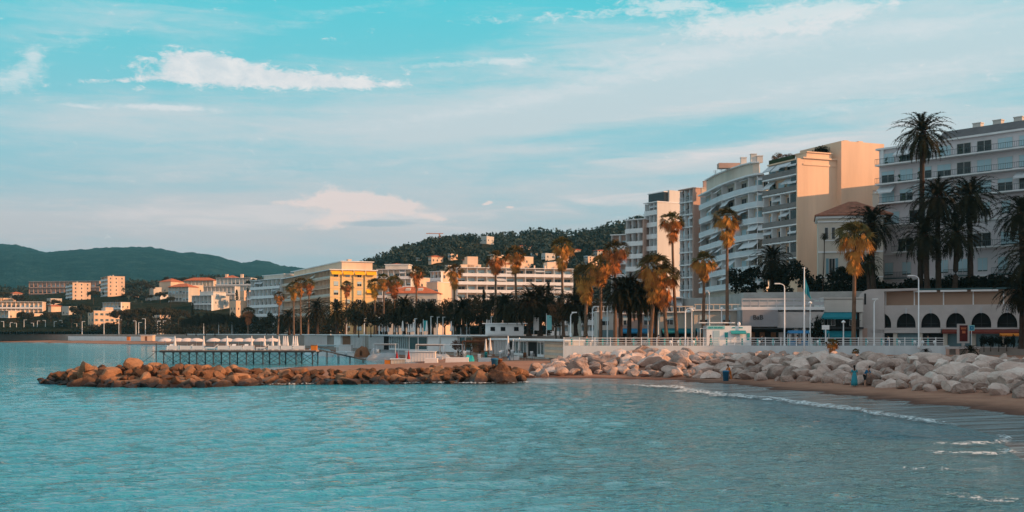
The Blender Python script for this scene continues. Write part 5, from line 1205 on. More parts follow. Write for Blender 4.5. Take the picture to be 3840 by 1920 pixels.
# crane on the hill
T = thing('tower_crane', 'thin pink tower crane above the wooded hill', 'crane', (*shp(1648, 900), PZ(925, 900))); H = PZ(877, 900)-PZ(925, 900)+0; CRM = mat('crane_paint', (.6, .3, .22), .7)
mb = MB(); mb.box(-.5, .5, -.5, .5, -10, H); mb.obj('mast', [CRM], T); mb = MB(); mb.box(-10.5, 3, -.3, .3, H, H+.6); mb.quad((0, 0, H+3), (-9, 0, H+.6), (-9, .2, H+.6), (0, .2, H+3)); mb.obj('jib', [CRM], T)
# cars on the promenade road, dark and mostly hidden
def car(lb, px, Y, col, z=ZP+.02):
    T = thing('parked_car', lb, 'car', (*shp(px, Y), z)); cm = mat('car_paint_'+col[0], col[1], .3, .03)
    mb = MB(); mb.yprism([(0, .25), (4.2, .25), (4.25, .75), (3.5, .88), (2.9, 1.4), (1.2, 1.42), (.5, .95), (0, .85)], 0, 1.7); mb.obj('body', [cm], T)
    mb = MB(); mb.yprism([(.75, .93), (1.3, 1.35), (2.8, 1.34), (3.3, .92)], -.01, 1.71); mb.obj('side_window', [GLASS], T)
    for x in (.8, 3.4):
        for y in (-.02, 1.52):
            mb = MB(); n0 = len(mb.v); mb.lathe([(.32, 0), (.32, .2)], 14); mb.v = [(a+x, c+y, b2+.32) for a, b2, c in mb.v]; mb.obj('wheel', [DARKI], T)
car('dark parked car behind the railing right of the kiosk', 2830, 163, ('black', (.02, .02, .025))); car('teal parked car behind the railing under the lettering', 2862+40, 164, ('teal', (.03, .12, .13))); car('white car on the promenade road far left', 2350, 165, ('white', (.6, .6, .6))); car('blue car half hidden by the railing posts', 2700-330, 161.5+6, ('blue', (.03, .12, .25)))

# beach-club clutter: stacked chairs, tables, small signs, canopy frames, planters
def chairs(lb, px, Y, m_, n=5):
    T = thing('stacked_chairs', lb, 'chairs', (*shp(px, Y), gz(*shp(px, Y))), rnd.uniform(-.6, .6))
    for i in range(n):
        z = i*.16; MB().box(0, .5, 0, .5, .42+z, .45+z).box(0, .5, .46, .5, .45+z, .85+z).obj('chair_shell', [m_], T)
    mb = MB(); [mb.box(x, x+.03, y, y+.03, 0, .42+.16*n) for x in (.02, .45) for y in (.02, .45)]; mb.obj('leg', [DARKF], T)
def frame(lb, px, Y, w_, d, h, m_, cloth=None):
    T = thing('canopy_frame', lb, 'canopy', (*shp(px, Y), gz(*shp(px, Y))), rnd.uniform(-.15, .15)); mb = MB()
    for x in (0, w_):
        for y in (0, d): mb.box(x-.05, x+.05, y-.05, y+.05, 0, h-.002)
    mb.box(-.05, w_+.05, -.05, .05, h, h+.1); mb.box(-.05, w_+.05, d-.05, d+.05, h, h+.1); mb.box(-.05, .05, .05, d-.05, h, h+.1); mb.box(w_-.05, w_+.05, .05, d-.05, h, h+.1); mb.obj('frame', [m_], T)
    if cloth: mb = MB(); mb.quad((.05, .05, h+.02), (w_-.05, .05, h+.02), (w_-.05, d*.6, h-.25), (.05, d*.6, h-.25)); mb.obj('cloth', [cloth], T)
for i, (px, Y, m_) in enumerate(((1240, 240, WPAINT), (1290, 238, WPAINT), (1350, 232, WOODM), (1410, 226, WPAINT), (1560, 212, TEALM), (1605, 208, WPAINT), (1700, 198, WPAINT), (1735, 180, WPAINT), (1788, 176, WPAINT), (1812, 182, TEALM), (1870, 178, WPAINT), (1915, 172, WPAINT), (1965, 168, WOODM), (1995, 166, WPAINT), (1880, 184, WPAINT))):
    chairs(['white','pale','brown','stacked white','teal','slim white','lone white','leaning white','paired white','low teal','middle white','right white','wooden','last white','rear white'][i]+' pile of chairs on the sand before the beach clubs', px, Y, m_, 3+i % 4)
frame('white canopy frame over the sand beside the striped cabins', 1560, 205, 5, 3, 2.6, WPAINT, WCLOTH); frame('white canopy frame before the pale club wall', 1650, 205, 4, 3, 2.4, WPAINT); frame('brown pergola frame by the dry shrubs', 1735, 203, 5.5, 3, 2.9, WOODM, WOODM); frame('white canopy frame in front of the grey bar', 1400, 228, 4.5, 3, 2.7, WPAINT, WCLOTH); frame('white canopy frame near the pier root', 1180, 262, 5, 3, 2.8, WPAINT, WCLOTH)
for i, (lb, px, Y, a, b_) in enumerate((('person in a dark coat walking behind the railing near the twin fan palms', 2470, 156.5, BLACKC, BLACKC), ('person in a teal jacket behind the railing left of the lettering', 2856, 156.5, TBLUE, BLACKC), ('person in a blue jacket behind the railing by the flag pole', 2990, 156.2, DBLUE, BLACKC), ('person in a pale top behind the railing under the first arch', 3330, 156.0, WCLOTH, DBLUE), ('person in dark clothes behind the railing under the third arch', 3480, 156.0, BLACKC, DBLUE), ('person in an orange top behind the left end of the railing', 2200, 157, ORC, BLACKC), ('person in a white top strolling near the white parasols', 1908, 165, WCLOTH, DBLUE), ('person in black on the sand beside the turquoise cover', 1730, 172, BLACKC, BLACKC))):
    zz = ZP if px > 2110 else gz(*shp(px, Y)); person(lb, (*shp(px, Y), zz), R(90 if i % 2 else -90), a, b_, stride=.16, h=1.7, hair_long=bool(i % 2))
car('grey car on the promenade road near the teal awnings', 3120, 164, ('grey', (.12, .12, .13))); car('dark blue car behind the railing under the feather palms', 2440, 164.5, ('navy', (.01, .02, .06))); car('silver car on the road before the low cream shop', 2530, 165, ('silver', (.35, .36, .37)))
T = thing('rooftop_kiosk', 'small white rooftop bar with square openings on the club roof', 'rooftop bar', (*shp(1820, 222), 4.55)); bx('wall', WHITEK, T, 0, 7.5, 0, 3, 0, 2.3); mb = MB(); mb.box(-.6, 8.4, -.5, 3.3, 2.3, 2.45); mb.obj('roof', [WPAINT], T)
for u in (1, 3, 5.6): bx('opening', DARKI, T, u, u+.9, -.04, -.01, .9, 1.7)
# ============================================================ VEGETATION
def leafmat(name, c, var=.35, sc=.35, objvar=.15, rough=.75):
    m = bpy.data.materials.new(name); m.use_nodes = True; t = NT(m.node_tree); p = t.n['Principled BSDF']
    pos = t.new('ShaderNodeNewGeometry').outputs['Position']
    n = t.noise(pos, sc, 4, .6); n2 = t.noise(pos, sc*7, 3, .6)
    f_ = t.math('ADD', t.math('MULTIPLY', n, .6), t.math('MULTIPLY', n2, .4))
    col = t.ramp(f_, [(.32, tuple(x*(1-var) for x in c)), (.68, tuple(x*(1+var) for x in c))])
    if objvar:
        oi = t.new('ShaderNodeObjectInfo'); h = t.new('ShaderNodeHueSaturation'); t.l.new(col, h.inputs['Color'])
        t.put(h.inputs['Value'], t.math('ADD', t.math('MULTIPLY', oi.outputs['Random'], 2*objvar), 1-objvar)); t.put(h.inputs['Hue'], t.math('ADD', t.math('MULTIPLY', oi.outputs['Random'], .04), .48)); col = h.outputs[0]
    t.l.new(col, p.inputs['Base Color']); p.inputs['Roughness'].default_value = rough; p.inputs['Specular IOR Level'].default_value = .06
    return m
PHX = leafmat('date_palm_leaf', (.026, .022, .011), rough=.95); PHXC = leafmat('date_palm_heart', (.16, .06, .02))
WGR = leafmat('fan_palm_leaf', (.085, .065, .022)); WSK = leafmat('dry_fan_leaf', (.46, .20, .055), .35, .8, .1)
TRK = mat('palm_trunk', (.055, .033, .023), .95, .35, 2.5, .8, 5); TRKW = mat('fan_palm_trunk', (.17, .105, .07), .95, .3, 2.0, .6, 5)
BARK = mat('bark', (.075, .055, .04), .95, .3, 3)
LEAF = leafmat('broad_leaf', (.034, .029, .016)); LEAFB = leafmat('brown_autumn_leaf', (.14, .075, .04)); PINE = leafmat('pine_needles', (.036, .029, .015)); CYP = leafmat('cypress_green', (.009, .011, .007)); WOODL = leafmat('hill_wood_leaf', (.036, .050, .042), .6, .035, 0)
class Tri:
    def __init__(s): s.v = []; s.f = []
    def add(s, *p): n = len(s.v); s.v += [tuple(q) for q in p]; s.f.append(tuple(range(n, n+len(p))))
    def mesh(s, name, m_): me = bpy.data.meshes.new(name); me.from_pydata(s.v, [], s.f); me.materials.append(m_); me.update(); return me
def phoenix_crown(seed, nf=104, Ln=5.3):
    rg = random.Random(seed); t = Tri(); heart = Tri()
    for k in range(nf):
        a = k*2.39996+rg.uniform(-.15, .15); q = (k+.5)/nf
        e0 = R(86-128*q**.85+rg.uniform(-7, 7)); Lf = Ln*(.82+.25*math.sin(q*3.0))*rg.uniform(.88, 1.1)
        n = 11; p = Vector((0, 0, .25-.5*q)); e = e0; step = Lf/n; pts = [p.copy()]
        curl = R(rg.uniform(80, 118))*(1.0-.35*q)
        hd = Vector((math.cos(a), math.sin(a), 0)); sd_ = Vector((-math.sin(a), math.cos(a), 0)); tw = rg.uniform(-.12, .12)
        for i in range(n):
            e -= curl/n*(.5+1.1*i/n); d = hd*math.cos(e)+Vector((0, 0, math.sin(e)))+sd_*tw*i/n; p = p+d.normalized()*step; pts.append(p.copy())
        for i in range(n):
            p0, p1 = pts[i], pts[i+1]; d = (p1-p0).normalized(); up = sd_.cross(d).normalized(); wd = .045*(1-i/n)+.012
            t.add(p0-sd_*wd, p0+sd_*wd, p1+sd_*wd*.9, p1-sd_*wd*.9)
            if i < 1: continue
            for r in range(3):
                c = p0.lerp(p1, (r+.5)/3); s_ = (i+r/3)/n; ll = .66*math.sin(math.pi*min(1, .18+s_*.86))**.6*rg.uniform(.8, 1.15)
                for sg in (-1, 1):
                    tip = c+(sd_*sg*.72+d*.62+up*rg.uniform(-.25, .35)).normalized()*ll; w_ = d*.085
                    t.add(c-w_, c+w_, tip)
    for k in range(60):
        a = rg.random()*6.28; z = rg.uniform(-1.1, .3); r0 = .38+.3*math.cos(z*1.5); d = Vector((math.cos(a), math.sin(a), rg.uniform(.2, 1.2))).normalized(); p = Vector((math.cos(a)*r0*.6, math.sin(a)*r0*.6, z)); s_ = Vector((-math.sin(a), math.cos(a), 0))*.09
        heart.add(p-s_, p+s_, p+d*rg.uniform(.5, 1.0))
    return t.mesh('crown', PHX), heart.mesh('crown_heart', PHXC)
def fan(t, p, d, rad, rg, droop=.3, nseg=9, spread=2.4):
    d = d.normalized(); s_ = d.cross(Vector((0, 0, 1)));
    if s_.length < .05: s_ = Vector((1, 0, 0))
    s_.normalize(); u = s_.cross(d).normalized(); roll = rg.uniform(-.9, .9); s2 = s_*math.cos(roll)+u*math.sin(roll)
    for i in range(nseg):
        a0 = -spread/2+spread*i/nseg; a1 = a0+spread/nseg*.85; am = (a0+a1)/2; r = rad*rg.uniform(.8, 1.1)
        q0 = p+(d*math.cos(a0)+s2*math.sin(a0))*rad*.55; q1 = p+(d*math.cos(a1)+s2*math.sin(a1))*rad*.55
        tip = p+(d*math.cos(am)+s2*math.sin(am))*r+Vector((0, 0, -droop*r*rg.uniform(.5, 1.4)))
        t.add(p, q0, tip, q1)
def wash_crown(seed, skirt=2.6, rad=1.0, ng=34, ns=70):
    rg = random.Random(seed); g = Tri(); k_ = Tri()
    for k in range(ng):
        a = k*2.39996; q = k/ng; e = R(82-95*q+rg.uniform(-8, 8)); pl = rg.uniform(.8, 1.35)*(.8+.35*q); d = Vector((math.cos(a)*math.cos(e), math.sin(a)*math.cos(e), math.sin(e))); p = Vector((0, 0, .1))+d*pl+Vector((0, 0, -.12*pl))
        s_ = Vector((-math.sin(a), math.cos(a), 0))*.025; g.add(Vector((0, 0, 0))-s_, Vector((0, 0, 0))+s_, p+s_, p-s_)
        fan(g, p, d+Vector((0, 0, -.3*q)), rad*rg.uniform(.8, 1.1), rg, .35)
    for k in range(ns):
        q = rg.random()**.8; a = rg.random()*6.28; z = .1-q*skirt; r0 = .18+(.75*(1-q)**.7)*rg.uniform(.5, 1.15); lean = rg.uniform(.1, .65)*(1-q*.6)
        d = Vector((math.cos(a)*lean, math.sin(a)*lean, -1)).normalized(); p = Vector((math.cos(a)*r0, math.sin(a)*r0, z+.15))
        fan(k_, p, d, rad*rg.uniform(.6, 1.0), rg, .1, 7, 1.5)
    for k in range(26):   # hanging flower clusters and bent dry leaves
        a = rg.random()*6.28; r0 = rg.uniform(.6, 1.3); z = rg.uniform(-.2, .5)
        p = Vector((math.cos(a)*r0, math.sin(a)*r0, z)); fan(k_, p, Vector((math.cos(a)*.4, math.sin(a)*.4, -1)), rad*rg.uniform(.9, 1.5), rg, .1, 6, 1.0)
    return g.mesh('crown', WGR), k_.mesh('dry_skirt', WSK)
PHXM = [phoenix_crown(s) for s in (1, 2, 3)]; WM = [wash_crown(s, sk, rd_) for s, sk, rd_ in ((1, 2.6, 1.0), (2, 3.4, 1.1), (3, 2.0, .95), (4, 3.0, 1.2))]
PHXF = [phoenix_crown(s, 60, 4.4) for s in (7, 8)]
def trunk_mesh(H, r0, r1, bend, rg, m_, n=10, boots=0.0):
    mb = MB(); k = max(6, int(H/.7)); a = rg.random()*6.28; pts = []; rad = []
    for i in range(k+1):
        q = i/k; pts.append((math.cos(a)*bend*math.sin(q*1.6), math.sin(a)*bend*math.sin(q*1.6), H*q)); rr = r0+(r1-r0)*min(1, q*1.3); rad.append(rr*(1+.05*(i % 2))*(1.35 if i == 0 else 1))
    if boots: rad[-1] = r1*1.5; rad[-2] = r1*1.35
    mb.tube(pts, rad, n); me = mb.mesh('trunk', [m_], True); off = Vector(pts[-1]); return me, off
def palm(kind, lb, px, Y, zb, yc, s=1.0, grp=None, bend=.3, cr=None, skirt=True):
    """yc: height of the crown centre as seen from the bay"""
    rg = random.Random(int(px*7+yc)); H = PZ(yc, Y)-zb; nm = 'date_palm' if kind == 'P' else 'fan_palm'
    T = thing(nm, lb, 'palm tree', (*shp(px, Y), zb), 0, grp)
    if kind == 'P': me, off = trunk_mesh(H, .42*s, .34*s, bend, rg, TRK, boots=1); 
    else: me, off = trunk_mesh(H, .29*min(s, 1.1), .19*min(s, 1.1), bend, rg, TRKW)
    put('trunk', me, T)
    pool = (PHXM if s > .75 else PHXF) if kind == 'P' else WM
    a, b_ = pool[rg.randrange(len(pool)) if cr is None else cr]
    o = put('crown', a, T, off, rg.random()*6.28)
    if kind == 'W': s *= 1.17
    o.scale = (s, s, s)
    o2 = put(b_.name.split('.')[0], b_, T, off, rg.random()*6.28); o2.scale = (s, s, s)
    return T
# near date palms on the terrace, right
GT = 11.3
palm('P', 'tallest date palm, its crown against the sky over the right block', 3450, 171, GT, 500, 1.0, bend=.4, cr=0)
palm('P', 'date palm directly right of the tallest one with a broad crown', 3520, 168, GT, 740, 1.0, cr=1)
palm('P', 'date palm with a wide dark crown left of the right edge cluster', 3640, 169, GT, 735, 1.05, cr=2)
palm('P', 'lower date palm with its crown below the tallest palm', 3478, 166, GT, 880, .98, cr=1)
palm('P', 'lower date palm between the two broad crowns', 3580, 167, GT, 872, .95, cr=0)
palm('P', 'date palm in front of the tiled villa behind the orange fan palm', 3276, 172, GT, 838, 1.0, cr=2)
palm('P', 'date palm standing close to the villa one, half hidden by fan fronds', 3262, 167, GT-2, 985, .62, cr=0)
palm('P', 'date palm at the right edge with crown above the arches', 3838, 168, GT, 800, 1.0, cr=0)
palm('P', 'large near date palm at the right edge, fronds hanging over the arches', 3872, 143, 3.0, 955, 1.12, cr=1)
palm('P', 'thick date palm trunk with low crown at the right edge', 3830, 147, 3.0, 1085, .8, cr=2)
palm('P', 'small feathery date palm below the curved white block', 2893, 183, GT, 975, .82, cr=1)
T = palm('P', 'bare dead palm trunk with a tiny tuft in front of the villa', 3084, 176, GT, 885, .2, cr=1)
# fan palms with sunlit dry skirts
for lb, px, Y, zb, yc, s, b_, cr in (
    ('tall orange fan palm in front of the dark date palm and the villa', 3200, 154.6, 2.6, 895, 1.18, .5, 3), ('tall thin fan palm before the white gable block', 2541, 160, ZP, 835, .88, .4, 0),
    ('tall thin fan palm before the curved block', 2727, 160, ZP, 822, .95, -.3, 1), ('shorter fan palm between the two tallest fan palms', 2636, 162, ZP, 985, .98, .2, 2),
    ('thick orange fan palm with long skirt, left of a twin', 2437, 158, ZP, 1010, 1.15, .2, 3), ('orange fan palm just right of the thick one', 2503, 158, ZP, 1040, 1.05, .3, 1),
    ('fan palm before the pinkish terraced block', 2306, 172, ZP, 945, 1.05, .3, 0), ('fan palm half hidden left of the pinkish terraced block', 2252, 178, ZP, 1000, 1.15, .2, 2),
    ('dull fan palm with brown skirt beside the plane trees', 2196, 190, 4.5, 1035, 1.15, .2, 3), ('lone tall fan palm at the right end of the long terraced block', 2113, 215, 4.5, 925, 1.1, .3, 1),
    ('tall brown fan palm before the middle of the long terraced block', 1943, 230, 4.5, 958, 1.15, .3, 0), ('tall brown fan palm left of the middle of the long terraced block', 1858, 235, 4.5, 975, 1.15, .3, 2),
    ('thin fan palm before the small white block', 1702, 250, 4.5, 1018, .95, .2, 1), ('thin fan palm over the orange tiled roof', 1560, 262, 4.5, 1026, .95, .2, 0),
    ('fan palm at the right corner of the yellow-awning block', 1438, 285, 4.5, 1050, 1.0, .2, 2), ('fan palm between the yellow-awning block and the tiled roof', 1478, 290, 4.5, 1060, 1.0, .2, 3), ('low fan palm touching the yellow sunlit wall', 1404, 290, 4.5, 1066, .9, .2, 1),
    ('sunlit fan palm, middle of three before the yellow-awning block', 1128, 345, 4.5, 1062, 1.0, .2, 1), ('sunlit fan palm, right of three before the yellow-awning block', 1155, 345, 4.5, 1066, 1.0, .2, 0), ('sunlit fan palm, left of three before the yellow-awning block', 1102, 350, 4.5, 1078, 1.0, .2, 3),
    ('small orange fan palm at the far left of the yellow-awning block', 1041, 380, 4.5, 1112, 1.05, .2, 2), ('dark fan palm before the yellow sunlit wall', 1295, 330, 4.5, 1074, .95, .2, 0), ('brown fan palm left of the shore mansion row', 930, 440, 4.5, 1170, 1.15, .2, 1)):
    palm('W', lb, px, Y, zb, yc, s, 'fan palms along the seafront', (b_+.35*(1 if px % 2 else -1)), cr)
# feather palms on the promenade
for lb, px, Y, yc, s in (('feather palm with thin trunk left of the thick fan palm', 2328, 160, 1092, .78), ('middle feather palm of the group on the promenade', 2358, 163, 1085, .8), ('feather palm leaning over the blue awnings', 2398, 161, 1108, .82), ('feather palm behind the thick fan palm', 2462, 166, 1120, .75),
                          ('low feather palm beside the glass pavilion', 1984, 205, 1135, .95), ('feather palm left of the turquoise banner', 2025, 212, 1120, 1.0), ('feather palm behind the plane trees', 2160, 200, 1140, .9), ('feather palm between the banners and lamp', 1895, 225, 1150, .95),
                          ('feather palm before the tree mass, right part', 1740, 245, 1160, .95), ('feather palm before the tree mass, left part', 1515, 262, 1150, 1.0), ('feather palm in the middle of the tree mass', 1612, 255, 1165, .9), ('feather palm beside the yellow corner block, nearest the trees', 1262, 310, 1165, 1.0), ('broad feather palm under the yellow-awning block', 1190, 325, 1160, 1.05), ('feather palm under the left part of the yellow-awning block', 1085, 360, 1190, .9), ('feather palm right of the yellow corner', 1330, 300, 1168, 1.0)):
    palm('P', lb, px, Y, ZP if px > 2200 else 4.5, yc, s, 'feather palms along the seafront', .2)
# ---- leaf-cloud trees
def cloud(rg, centers, n, size, flat=1.0):
    V = []; Fc = []
    for (cx, cy, cz, r) in centers:
        for k in range(n):
            d = Vector((rg.gauss(0, 1), rg.gauss(0, 1), rg.gauss(0, 1))).normalized(); rr = r*rg.uniform(.55, 1.05); c = Vector((cx, cy, cz))+Vector((d.x*rr, d.y*rr, d.z*rr*flat))
            a = Vector((rg.gauss(0, 1), rg.gauss(0, 1), rg.gauss(0, 1))).normalized(); b_ = a.cross(d+Vector((.01, .02, .3))).normalized(); s_ = size*rg.uniform(.6, 1.3)
            i = len(V); V += [tuple(c-a*s_*.5), tuple(c+b_*s_*.45), tuple(c+a*s_*.6), tuple(c-b_*s_*.35)]; Fc.append((i, i+1, i+2, i+3))
    return V, Fc
def mk(name, VF, m_): me = bpy.data.meshes.new(name); me.from_pydata(VF[0], [], VF[1]); me.materials.append(m_); me.update(); return me
def tree_mesh(kind, seed):
    rg = random.Random(seed); C = []
    if kind == 'broad':
        for k in range(20): a = rg.random()*6.28; q = rg.random()**.6; C.append((math.cos(a)*q*2.6, math.sin(a)*q*2.6, 3.0+rg.random()*3.6*(1-.4*q), rg.uniform(.8, 1.4)))
        crown = mk('crown', cloud(rg, C, 95, .42, .8), LEAF); H0 = 2.6
    elif kind == 'plane':
        for k in range(22): a = rg.random()*6.28; q = rg.random()**.6; C.append((math.cos(a)*q*2.6, math.sin(a)*q*2.6, 3.0+rg.random()*3.6*(1-.4*q), rg.uniform(.7, 1.3)))
        crown = mk('crown', cloud(rg, C, 45, .36, .9), LEAFB); H0 = 2.6
    elif kind == 'pine':
        for k in range(24): a = rg.random()*6.28; q = rg.random()**.5; C.append((math.cos(a)*q*4.2, math.sin(a)*q*4.2, 6.3-1.3*q*q+rg.uniform(-.3, .4), rg.uniform(.9, 1.4)))
        crown = mk('crown', cloud(rg, C, 80, .5, .5), PINE); H0 = 5.0
    elif kind == 'cypress':
        for k in range(16): z = .8+k*.55; C.append((rg.uniform(-.1, .1), rg.uniform(-.1, .1), z, .85*math.sin(min(1, (10-z)/9+.12)*1.6)+.1))
        crown = mk('crown', cloud(rg, C, 60, .35, 1.2), CYP); H0 = 1.0
    elif kind == 'bush':
        for k in range(12): a = rg.random()*6.28; q = rg.random()**.6; C.append((math.cos(a)*q*1.4, math.sin(a)*q*1.1, .5+rg.random()*1.2*(1-.4*q), rg.uniform(.45, .8)))
        crown = mk('foliage', cloud(rg, C, 90, .24, .85), CYP); H0 = .5
    mb = MB(); mb.tube([(0, 0, -.5), (.05, 0, H0*.5), (.0, .1, H0)], [.28, .2, .15], 8)
    if kind != 'bush':
        for k in range(6): a = k*1.05+rg.random(); e = rg.uniform(.5, 1.0); r = 2.2 if kind != 'pine' else 3.4; r = .3 if kind == 'cypress' else r; mb.tube([(0, .1, H0*.85), (math.cos(a)*r*.4, math.sin(a)*r*.4, H0+.6*e), (math.cos(a)*r, math.sin(a)*r, H0+1.6*e)], [.12, .08, .03], 5)
    else: mb.tube([(0, 0, -.3), (0, 0, .8)], [.1, .05], 5)
    return crown, mb.mesh('trunk', [BARK])
TM = {k: [tree_mesh(k, s) for s in range(3)] for k in ('broad', 'plane', 'pine', 'cypress', 'bush')}
def tree(kind, lb, px, Y, zb, ytop, wpx, grp=None, var=None, sy=None):
    h0 = {'broad': 7.4, 'plane': 7.4, 'pine': 7.6, 'cypress': 10.0, 'bush': 2.1}[kind]; w0 = {'broad': 7.0, 'plane': 7.0, 'pine': 10.4, 'cypress': 2.0, 'bush': 3.8}[kind]
    H = PZ(ytop, Y)-zb; W = wpx/F*Y; rg = random.Random(int(px*3+ytop)); c, tr = TM[kind][rg.randrange(3) if var is None else var]
    nm = {'broad': 'broadleaf_tree', 'plane': 'plane_tree', 'pine': 'umbrella_pine', 'cypress': 'cypress_tree', 'bush': 'bush'}[kind]
    T = thing(nm, lb, 'bush' if kind == 'bush' else 'tree', (*shp(px, Y), zb), rg.random()*6.28, grp); T.scale = (W/w0, W/w0, H/h0); put('crown' if kind != 'bush' else 'foliage', c, T); put('trunk', tr, T); return T
G1 = 'dark trees in a clipped mass behind the beach clubs'
for i, (px, yt) in enumerate(((1330, 1128), (1372, 1112), (1412, 1104), (1452, 1102), (1494, 1108), (1536, 1112), (1580, 1110), (1625, 1112), (1668, 1104), (1712, 1108), (1758, 1100), (1800, 1085), (1846, 1078), (1890, 1082), (1934, 1092), (1975, 1090), (2020, 1085), (2062, 1078), (2100, 1090))):
    tree('broad', 'dark round tree in the clipped mass behind the beach clubs', px, 275+10*(i % 3)+(12 if i < 6 else -22 if i > 11 else 0), 4.5, yt, 74, G1)
for i, px in enumerate(range(1345, 2120, 46)): tree('broad', 'dark low tree in the shaded front row behind the beach clubs', px, 258-(10 if px > 1700 else 0)+4*(i % 2), 4.5, 1150+8*(i % 3), 66, 'dark low trees behind the beach clubs')
for i, (px, yt, w_) in enumerate(((2085, 1110, 80), (2140, 1100, 80), (2190, 1070, 84), (2236, 1085, 80), (2275, 1120, 60))): tree('plane', ('brown thinly leaved plane tree beside the banner', 'brown plane tree left of the arched lamp', 'tallest brown plane tree before the pinkish block', 'brown plane tree below the fan palms', 'small brown plane tree by the feather palms')[i], px, 200+i*2, 4.3, yt, w_)
for i, (px, yt) in enumerate(((700, 1178), (735, 1168), (770, 1164), (806, 1158), (840, 1162), (876, 1160), (910, 1166), (945, 1158), (980, 1166), (1014, 1160), (1050, 1172), (1000, 1180), (1085, 1200), (1120, 1196), (1160, 1200))): tree('broad', 'dark olive tree in the row left of the yellow-awning block', px, 470 if px < 1000 else 400, 4.5, yt, 52, 'dark trees left of the yellow-awning block')
for i, (px, yt, w_) in enumerate(((452, 1152, 90), (505, 1143, 110), (560, 1142, 120), (618, 1144, 120), (668, 1150, 90), (480, 1175, 90), (540, 1178, 100), (600, 1182, 90), (650, 1180, 90))): tree('pine', 'wide flat-topped pine in the dark grove by the shore road', px, 600+6*i, 4.5, yt, w_, 'pines of the dark shore grove')
for lb, px, Y, yt, w_ in (('big dark round pine before the right-hand tower', 303, 650, 1128, 92), ('dark pine left of the cream mansion', 268, 655, 1180, 70), ('pine before the terracotta flats, left one', 95, 700, 1158, 80), ('pine before the terracotta flats, right one', 190, 690, 1160, 80), ('low pine by the left edge over the shore road', 45, 690, 1190, 60), ('low pine between two cream houses on the left', 130, 680, 1192, 64), ('dark pine in front of the mansion facade', 405, 640, 1205, 60), ('umbrella pine under the taller tower', 432, 800, 1112, 70), ('low dark pine at the left between lamp posts', 232, 660, 1205, 50)): tree('pine', lb, px, Y, 4.5, yt, w_)
for lb, px, yt in (('left cypress of the pair beside the pink block', 888, 1078), ('right cypress of the pair beside the pink block', 929, 1070)): tree('cypress', lb, px, 730, 6, yt, 22)
tree('cypress', 'slender cypress before the stepped terrace flats', 722, 640, 4.5, 1128, 18); tree('cypress', 'dark cypress in the centre above the tree mass', 2055, 250, 4.5, 1040, 30); tree('cypress', 'leaning dark tree left of the long terraced block centre', 1815, 270, 4.5, 1075, 24)
G2 = 'dark trees on the rise behind the towers'
for i, (px, yt, Y, w_) in enumerate(((495, 1052, 900, 50), (530, 1050, 900, 52), (560, 1062, 880, 50), (510, 1080, 860, 60), (480, 1095, 850, 60), (550, 1095, 850, 56), (625, 1032, 1000, 40), (650, 1038, 1000, 40), (690, 1036, 1010, 40), (755, 1034, 1010, 36), (790, 1030, 1010, 30), (950, 1040, 760, 60), (990, 1046, 760, 60), (600, 1090, 820, 50), (10, 1088, 900, 70), (70, 1095, 900, 60), (350, 1085, 850, 50), (200, 1118, 850, 70), (120, 1116, 850, 60), (640, 1105, 760, 40))): tree('pine' if i % 3 else 'broad', 'dark tree on the rise behind the towers', px, Y, PZ(yt, Y)-11, yt, w_, G2)
# trees standing out on the wooded crest
for i, (lb, px, yt, w_) in enumerate((('round-headed pine standing out on the crest left of the white villa', 1686, 888, 26), ('tall dark tree on the crest right of centre', 2034, 866, 34), ('pale bare tree on the crest beside the tallest one', 2068, 876, 30), ('small round tree on the crest near the right', 1994, 880, 20), ('dark conifer on the crest next to the near blocks', 2162, 872, 24), ('second conifer on the crest next to the near blocks', 2180, 870, 22), ('rounded tree at the left foot of the crest', 1522, 930, 34), ('pair of bushes crowning the left slope', 1590, 920, 34), ('dark tree on the crest near the white villa', 1880, 880, 40), ('wide pine on the crest above the villas', 1760, 893, 44))): tree('pine' if i in (0, 9) else 'plane' if i == 2 else 'broad', lb, px, 880, PZ(yt, 880)-(9 if i else 8), yt, w_)
# wooded hillsides: far-off woods read as one mass
def wood(name, V, nu, nv, n, seed, rmin, rmax, m_, lb, smax=.80, leaves=34, ls=1.5):
    rg = random.Random(seed); VV = []; FF = []; tot = 0
    for k in range(n):
        i = rg.uniform(0, nu-1.01); j = rg.uniform(0, (nv-1)*smax); i0, j0 = int(i), int(j); a, b_ = i-i0, j-j0
        P = [Vector(V[(i0+di)*nv+j0+dj]) for di in (0, 1) for dj in (0, 1)]; p = P[0]*(1-a)*(1-b_)+P[1]*(1-a)*b_+P[2]*a*(1-b_)+P[3]*a*b_
        r = rg.uniform(rmin, rmax); q_x = p.x/p.y*F+1920; q_y = HZ-(p.z+r*1.4-CZ)/p.y*F
        if any(a0-16 < q_x < a1+14 and b0 < q_y+3 and q_y < b1+4 and p.y < Y_+8 for a0, a1, b0, b1, Y_ in RECTS): continue
        c = [(p.x, p.y, p.z+r*.6, r), (p.x+rg.uniform(-r, r), p.y, p.z+r*1.0, r*.7)]
        v, f = cloud(rg, c, leaves//2, ls*r/4, .9); o = len(VV); VV += v; FF += [tuple(q+o for q in x) for x in f]
    o = put(name, mk(name, (VV, FF), m_)); return tag(o, lb, 'woodland', kind='stuff')
wood('hillside_woods', MIDV, MNU, MNV, 4200, 3, 2.6, 5.0, WOODL, 'dark woods covering the near hill behind the town', .76, 34, 1.9)
wood('town_woods', LEFV, LNU, LNV, 3600, 4, 2.4, 5.2, WOODL, 'dark woods between the houses on the left rise', .78, 30, 1.9)
